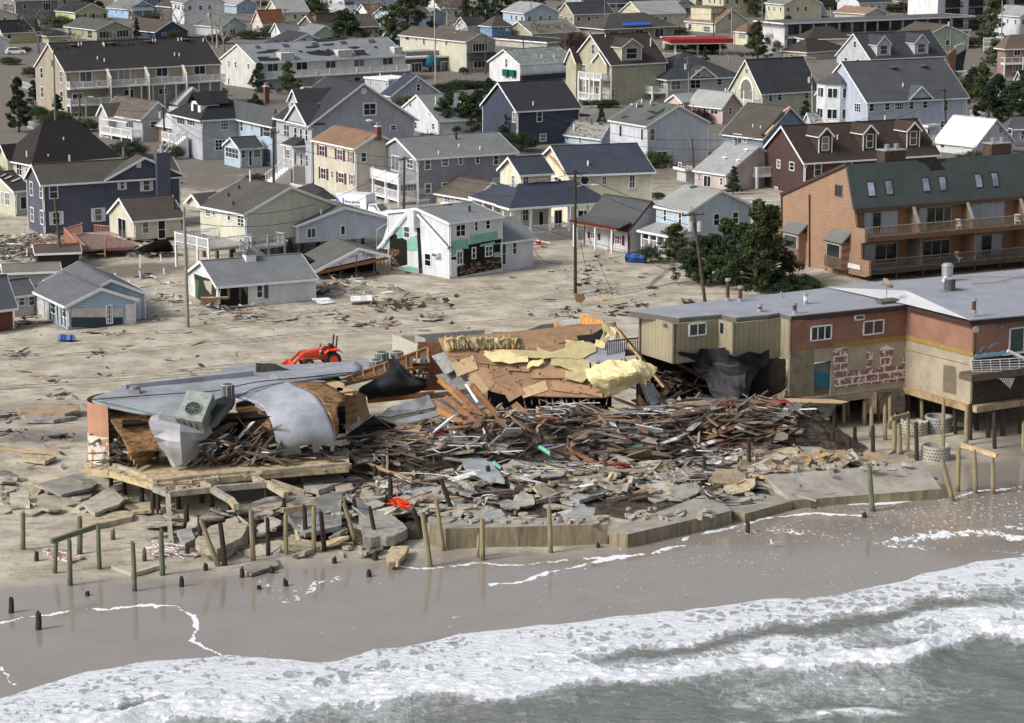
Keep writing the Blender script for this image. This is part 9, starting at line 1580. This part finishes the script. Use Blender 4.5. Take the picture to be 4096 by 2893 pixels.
# ---------------------------------------------------------------- storm litter on the sand
dkp=[proto_slab(plain((.035,.035,.038),.85,.3))for _ in range(3)];whp=[proto_slab(trim())for _ in range(2)];brp=[proto_slab(wood((.3,.2,.12)))for _ in range(3)];gyp=[proto_slab(plain((.25,.25,.25),.8,.3))for _ in range(2)]
REG=[(b0,'',(0,540,790,950),260,'in front of the slate blue house','wkkdg'),(b0,'b0',(0,1560,770,960),330,'on the sand beside the pink deck','wdgkk'),(b0,'',(0,330,900,1120),120,'at the far left edge','wdgk'),(b0,'',(1150,1650,1080,1560),90,'left of the torn white cottage','wdgk'),(b0,'',(1700,2296,1340,1530),90,'in front of the torn white cottage','wdgk'),(b1,'',(230,1200,1130,1330),170,'in front of the collapsed green-roofed house','wdkkg'),(b1,'',(1050,1800,1300,1430),110,'in the middle of the open sand','kdd'),(b2,'',(0,1600,950,1500),130,'around the tall pole on the sand','d'),(c0,'',(0,2200,180,620),110,'on the open sand behind the wreck','dgk'),(c1,'',(0,2000,0,180),90,'on the open sand behind the tractor','dgk'),(c0,'',(0,780,700,1400),80,'on the sand left of the wreck','dg'),(a2,'',(1600,2290,900,1400),30,'between the grey houses','kd'),(a3,'',(1500,2200,380,690),80,'around the toppled house','wkg'),(b0,'',(100,420,1330,1580),60,'beside the pale blue cottage','kkd'),(b1,'',(1230,1560,1050,1150),40,'by the white wreck','kw')]
cl={'w':('white',whp,'siding_scrap'),'d':('black',dkp,'shingle_scrap'),'g':('grey',gyp,'panel_scrap'),'k':('brown',brp,'wood_scrap')};byk={q:[]for q in cl}
for T,_,(x0,x1,y0,y1),n,pl_,ks in REG:
 cc=[(RB.uniform(x0,x1),RB.uniform(y0,y1))for _ in range(max(3,n//14))]
 for i in range(n):
  cx_,cy_=RB.choice(cc);g=G(T(*((RB.gauss(cx_,75),RB.gauss(cy_,22))if RB.random()<.72 else(RB.uniform(x0,x1),RB.uniform(y0,y1)))))
  if not free(g,.3):continue
  q=RB.choice(ks);L_=RB.choice([.25,.4,.6,.9,1.6])if q!='k' else RB.choice([.8,1.3,2.2,3.2]);w_=L_*RB.uniform(.15,.45)if q!='k' else RB.uniform(.12,.3);gd_='deck' in pl_ or 'front' in pl_ or 'edge' in pl_;byk[q].append((L_*w_,g+V(0,0,RB.uniform(.03,.5 if gd_ else .12)),L_,w_,pl_))
for q,L0 in byk.items():
 L0.sort(key=lambda a:-a[0]);nm,pr_,on=cl[q];rest=MB()
 for i,(_,g,L_,w_,pl_)in enumerate(L0):
  mtx=Matrix.LocRotScale(g,(Matrix.Rotation(RB.uniform(0,6.3),3,'Z')@Matrix.Rotation(RB.gauss(0,.2),3,'X')@Matrix.Rotation(RB.gauss(0,.15),3,'Y')).to_quaternion(),V(L_,w_,.06));b=RB.choice(pr_)
  if i<170:o=b.copy();COL.objects.link(o);o.matrix_world=mtx;o.name=on;tag(o,f'{nm} {on.replace("_", " ")} {pl_}',on.split('_')[0]+' scrap',f'{nm} scraps {pl_}')
  else:i0=len(rest.v);rest.v+=[tuple(mtx@v.co)for v in b.data.vertices];mi=rest.m(b.data.materials[0]);rest.f+=[tuple(i0+j for j in p.vertices)for p in b.data.polygons];rest.mi+=[mi]*len(b.data.polygons)
 if rest.v:rest.build('storm_litter',None,f'small {nm} storm litter sprinkled over the sand','litter',None,'stuff')
for i,(x,yt,yb_,dx)in enumerate(((1255,940,1060,0),(1437,935,1000,8),(1250,1085,1165,12),(1467,1060,1125,5),(1030,1105,1190,10),(1155,1165,1225,-6),(1400,1235,1305,-18),(1530,1370,1400,2),(240,885,960,4))):B=G(b0(x+dx,yb_));Tp=at_y(b0(x,yt),B.y);M=MB();M.bar(B,Tp,.14,.14,trim());center(M.build('fence_post',None,f'white fence post standing in the sand, {ORD[i]} of the stray ones','post','stray white fence posts'))
c=G(d2(570,505),.25);r=empty('seagull',c,0,'white gull with grey wings floating on the shallow water','bird');M=MB();wg=plain((.75,.75,.76),.6)
M.tube([V(-.22,0,.05),V(-.1,0,.0),V(.1,0,.0),V(.24,0,.06)],.1,wg,10,r2=.04);M.tube([V(-.17,0,.05),V(-.22,0,.2),V(-.24,0,.24)],.055,wg,8);M.tube([V(-.26,0,.24),V(-.33,0,.22)],.018,plain((.5,.3,.02)),6);M.build('body',r);M=MB();M.slab([V(-.1,-.11,.08),V(.28,-.05,.08),V(.28,.05,.08),V(-.1,.11,.08)],.05,plain((.35,.37,.4)));M.build('folded_wing',r)

loft(b0,[[(1215,900,.7),(1340,840,1.6),(1500,800,1.9)],[(1250,915,.4),(1400,880,.9),(1540,850,1.2)],[(1300,925,.1),(1420,915,.2),(1565,912,.1)]],tarp,'roofing_felt_sheet',.05,4,.12,1,label='black roofing felt sheet heaped beside the cream bungalow steps',cat='roofing felt')
bl_b=plain((.02,.07,.26),.5)
pslab(c0,[(528,195,.5),(600,200,.5),(670,205,.5),(668,232,.05),(528,236,.05)],.5,bl_b,'blue plastic tub lying on sand below the pale blue cottage','tub','plastic_tub');pslab(b0,[(1802,1318,1.2),(2045,1315,1.2),(2042,1380,.1),(1800,1385,.1)],.08,wood((.5,.33,.13)),'tan shingled panel propped before the torn white cottage','panel','wall_sheet');pslab(b2,[(1020,930,.9),(1195,940,.9),(1205,1000,.1),(1030,990,.1)],.5,bl_b,'blue tarped heap beside the white bungalow','heap','tarped_heap');pslab(b2,[(556,1290,1.1),(640,1285,1.1),(660,1330,.5),(620,1368,.05),(570,1350,.2)],.06,plyl,'bent plywood piece at the foot of the tall pole','plywood','plywood_piece');pslab(b2,[(770,1310,.3),(870,1298,.4),(908,1330,.1),(800,1340,.05)],.05,plyl,'curled plywood piece lying right of the tall pole','plywood','plywood_piece');pslab(b2,[(100,830,.5),(210,800,.7),(340,830,.4),(200,845,.1)],.15,trim(),'white fallen trim boards near the navy-roofed house porch','boards','trim_boards');pslab(b2,[(205,815,.9),(260,812,.9),(270,845,.3),(225,840,.4)],.1,plain((.8,.1,.03),.6),'bright orange cloth on the fallen white boards','cloth','cloth');pslab(b1,[(848,1310,.9),(1040,1305,.9),(1060,1345,.2),(860,1350,.2)],.5,trim(),'white boxy cabinet lying on the open sand','cabinet','cabinet');pslab(b1,[(500,1330,.6),(650,1325,.6),(740,1360,.2),(580,1385,.1)],.12,trim(),'flat white door panels stacked on the sand','door panels','white_sheets');pslab(b2,[(1515,1330,.8),(1600,1335,.7),(1640,1360,.1),(1540,1382,.05)],.3,plain((.2,.18,.15),.8,.4),'crumpled grey-brown sack shape on the sand by the leaning pole','sack','sack')
A,B=G(b1(1195,560)),G(b1(1560,520));M=MB();n=int((B-A).length/.2)
for i in range(n):q=A+(B-A)*(i/n);M.bar(q,q+V(0,0,1.2+(.25 if i%14==0 else 0)),.1,.04,trim())
for z in(.35,1.0):M.bar(A+V(0,0,z),B+V(0,0,z),.05,.1,trim())
center(M.build('picket_fence',None,'long white picket fence behind the torn white house','fence'))
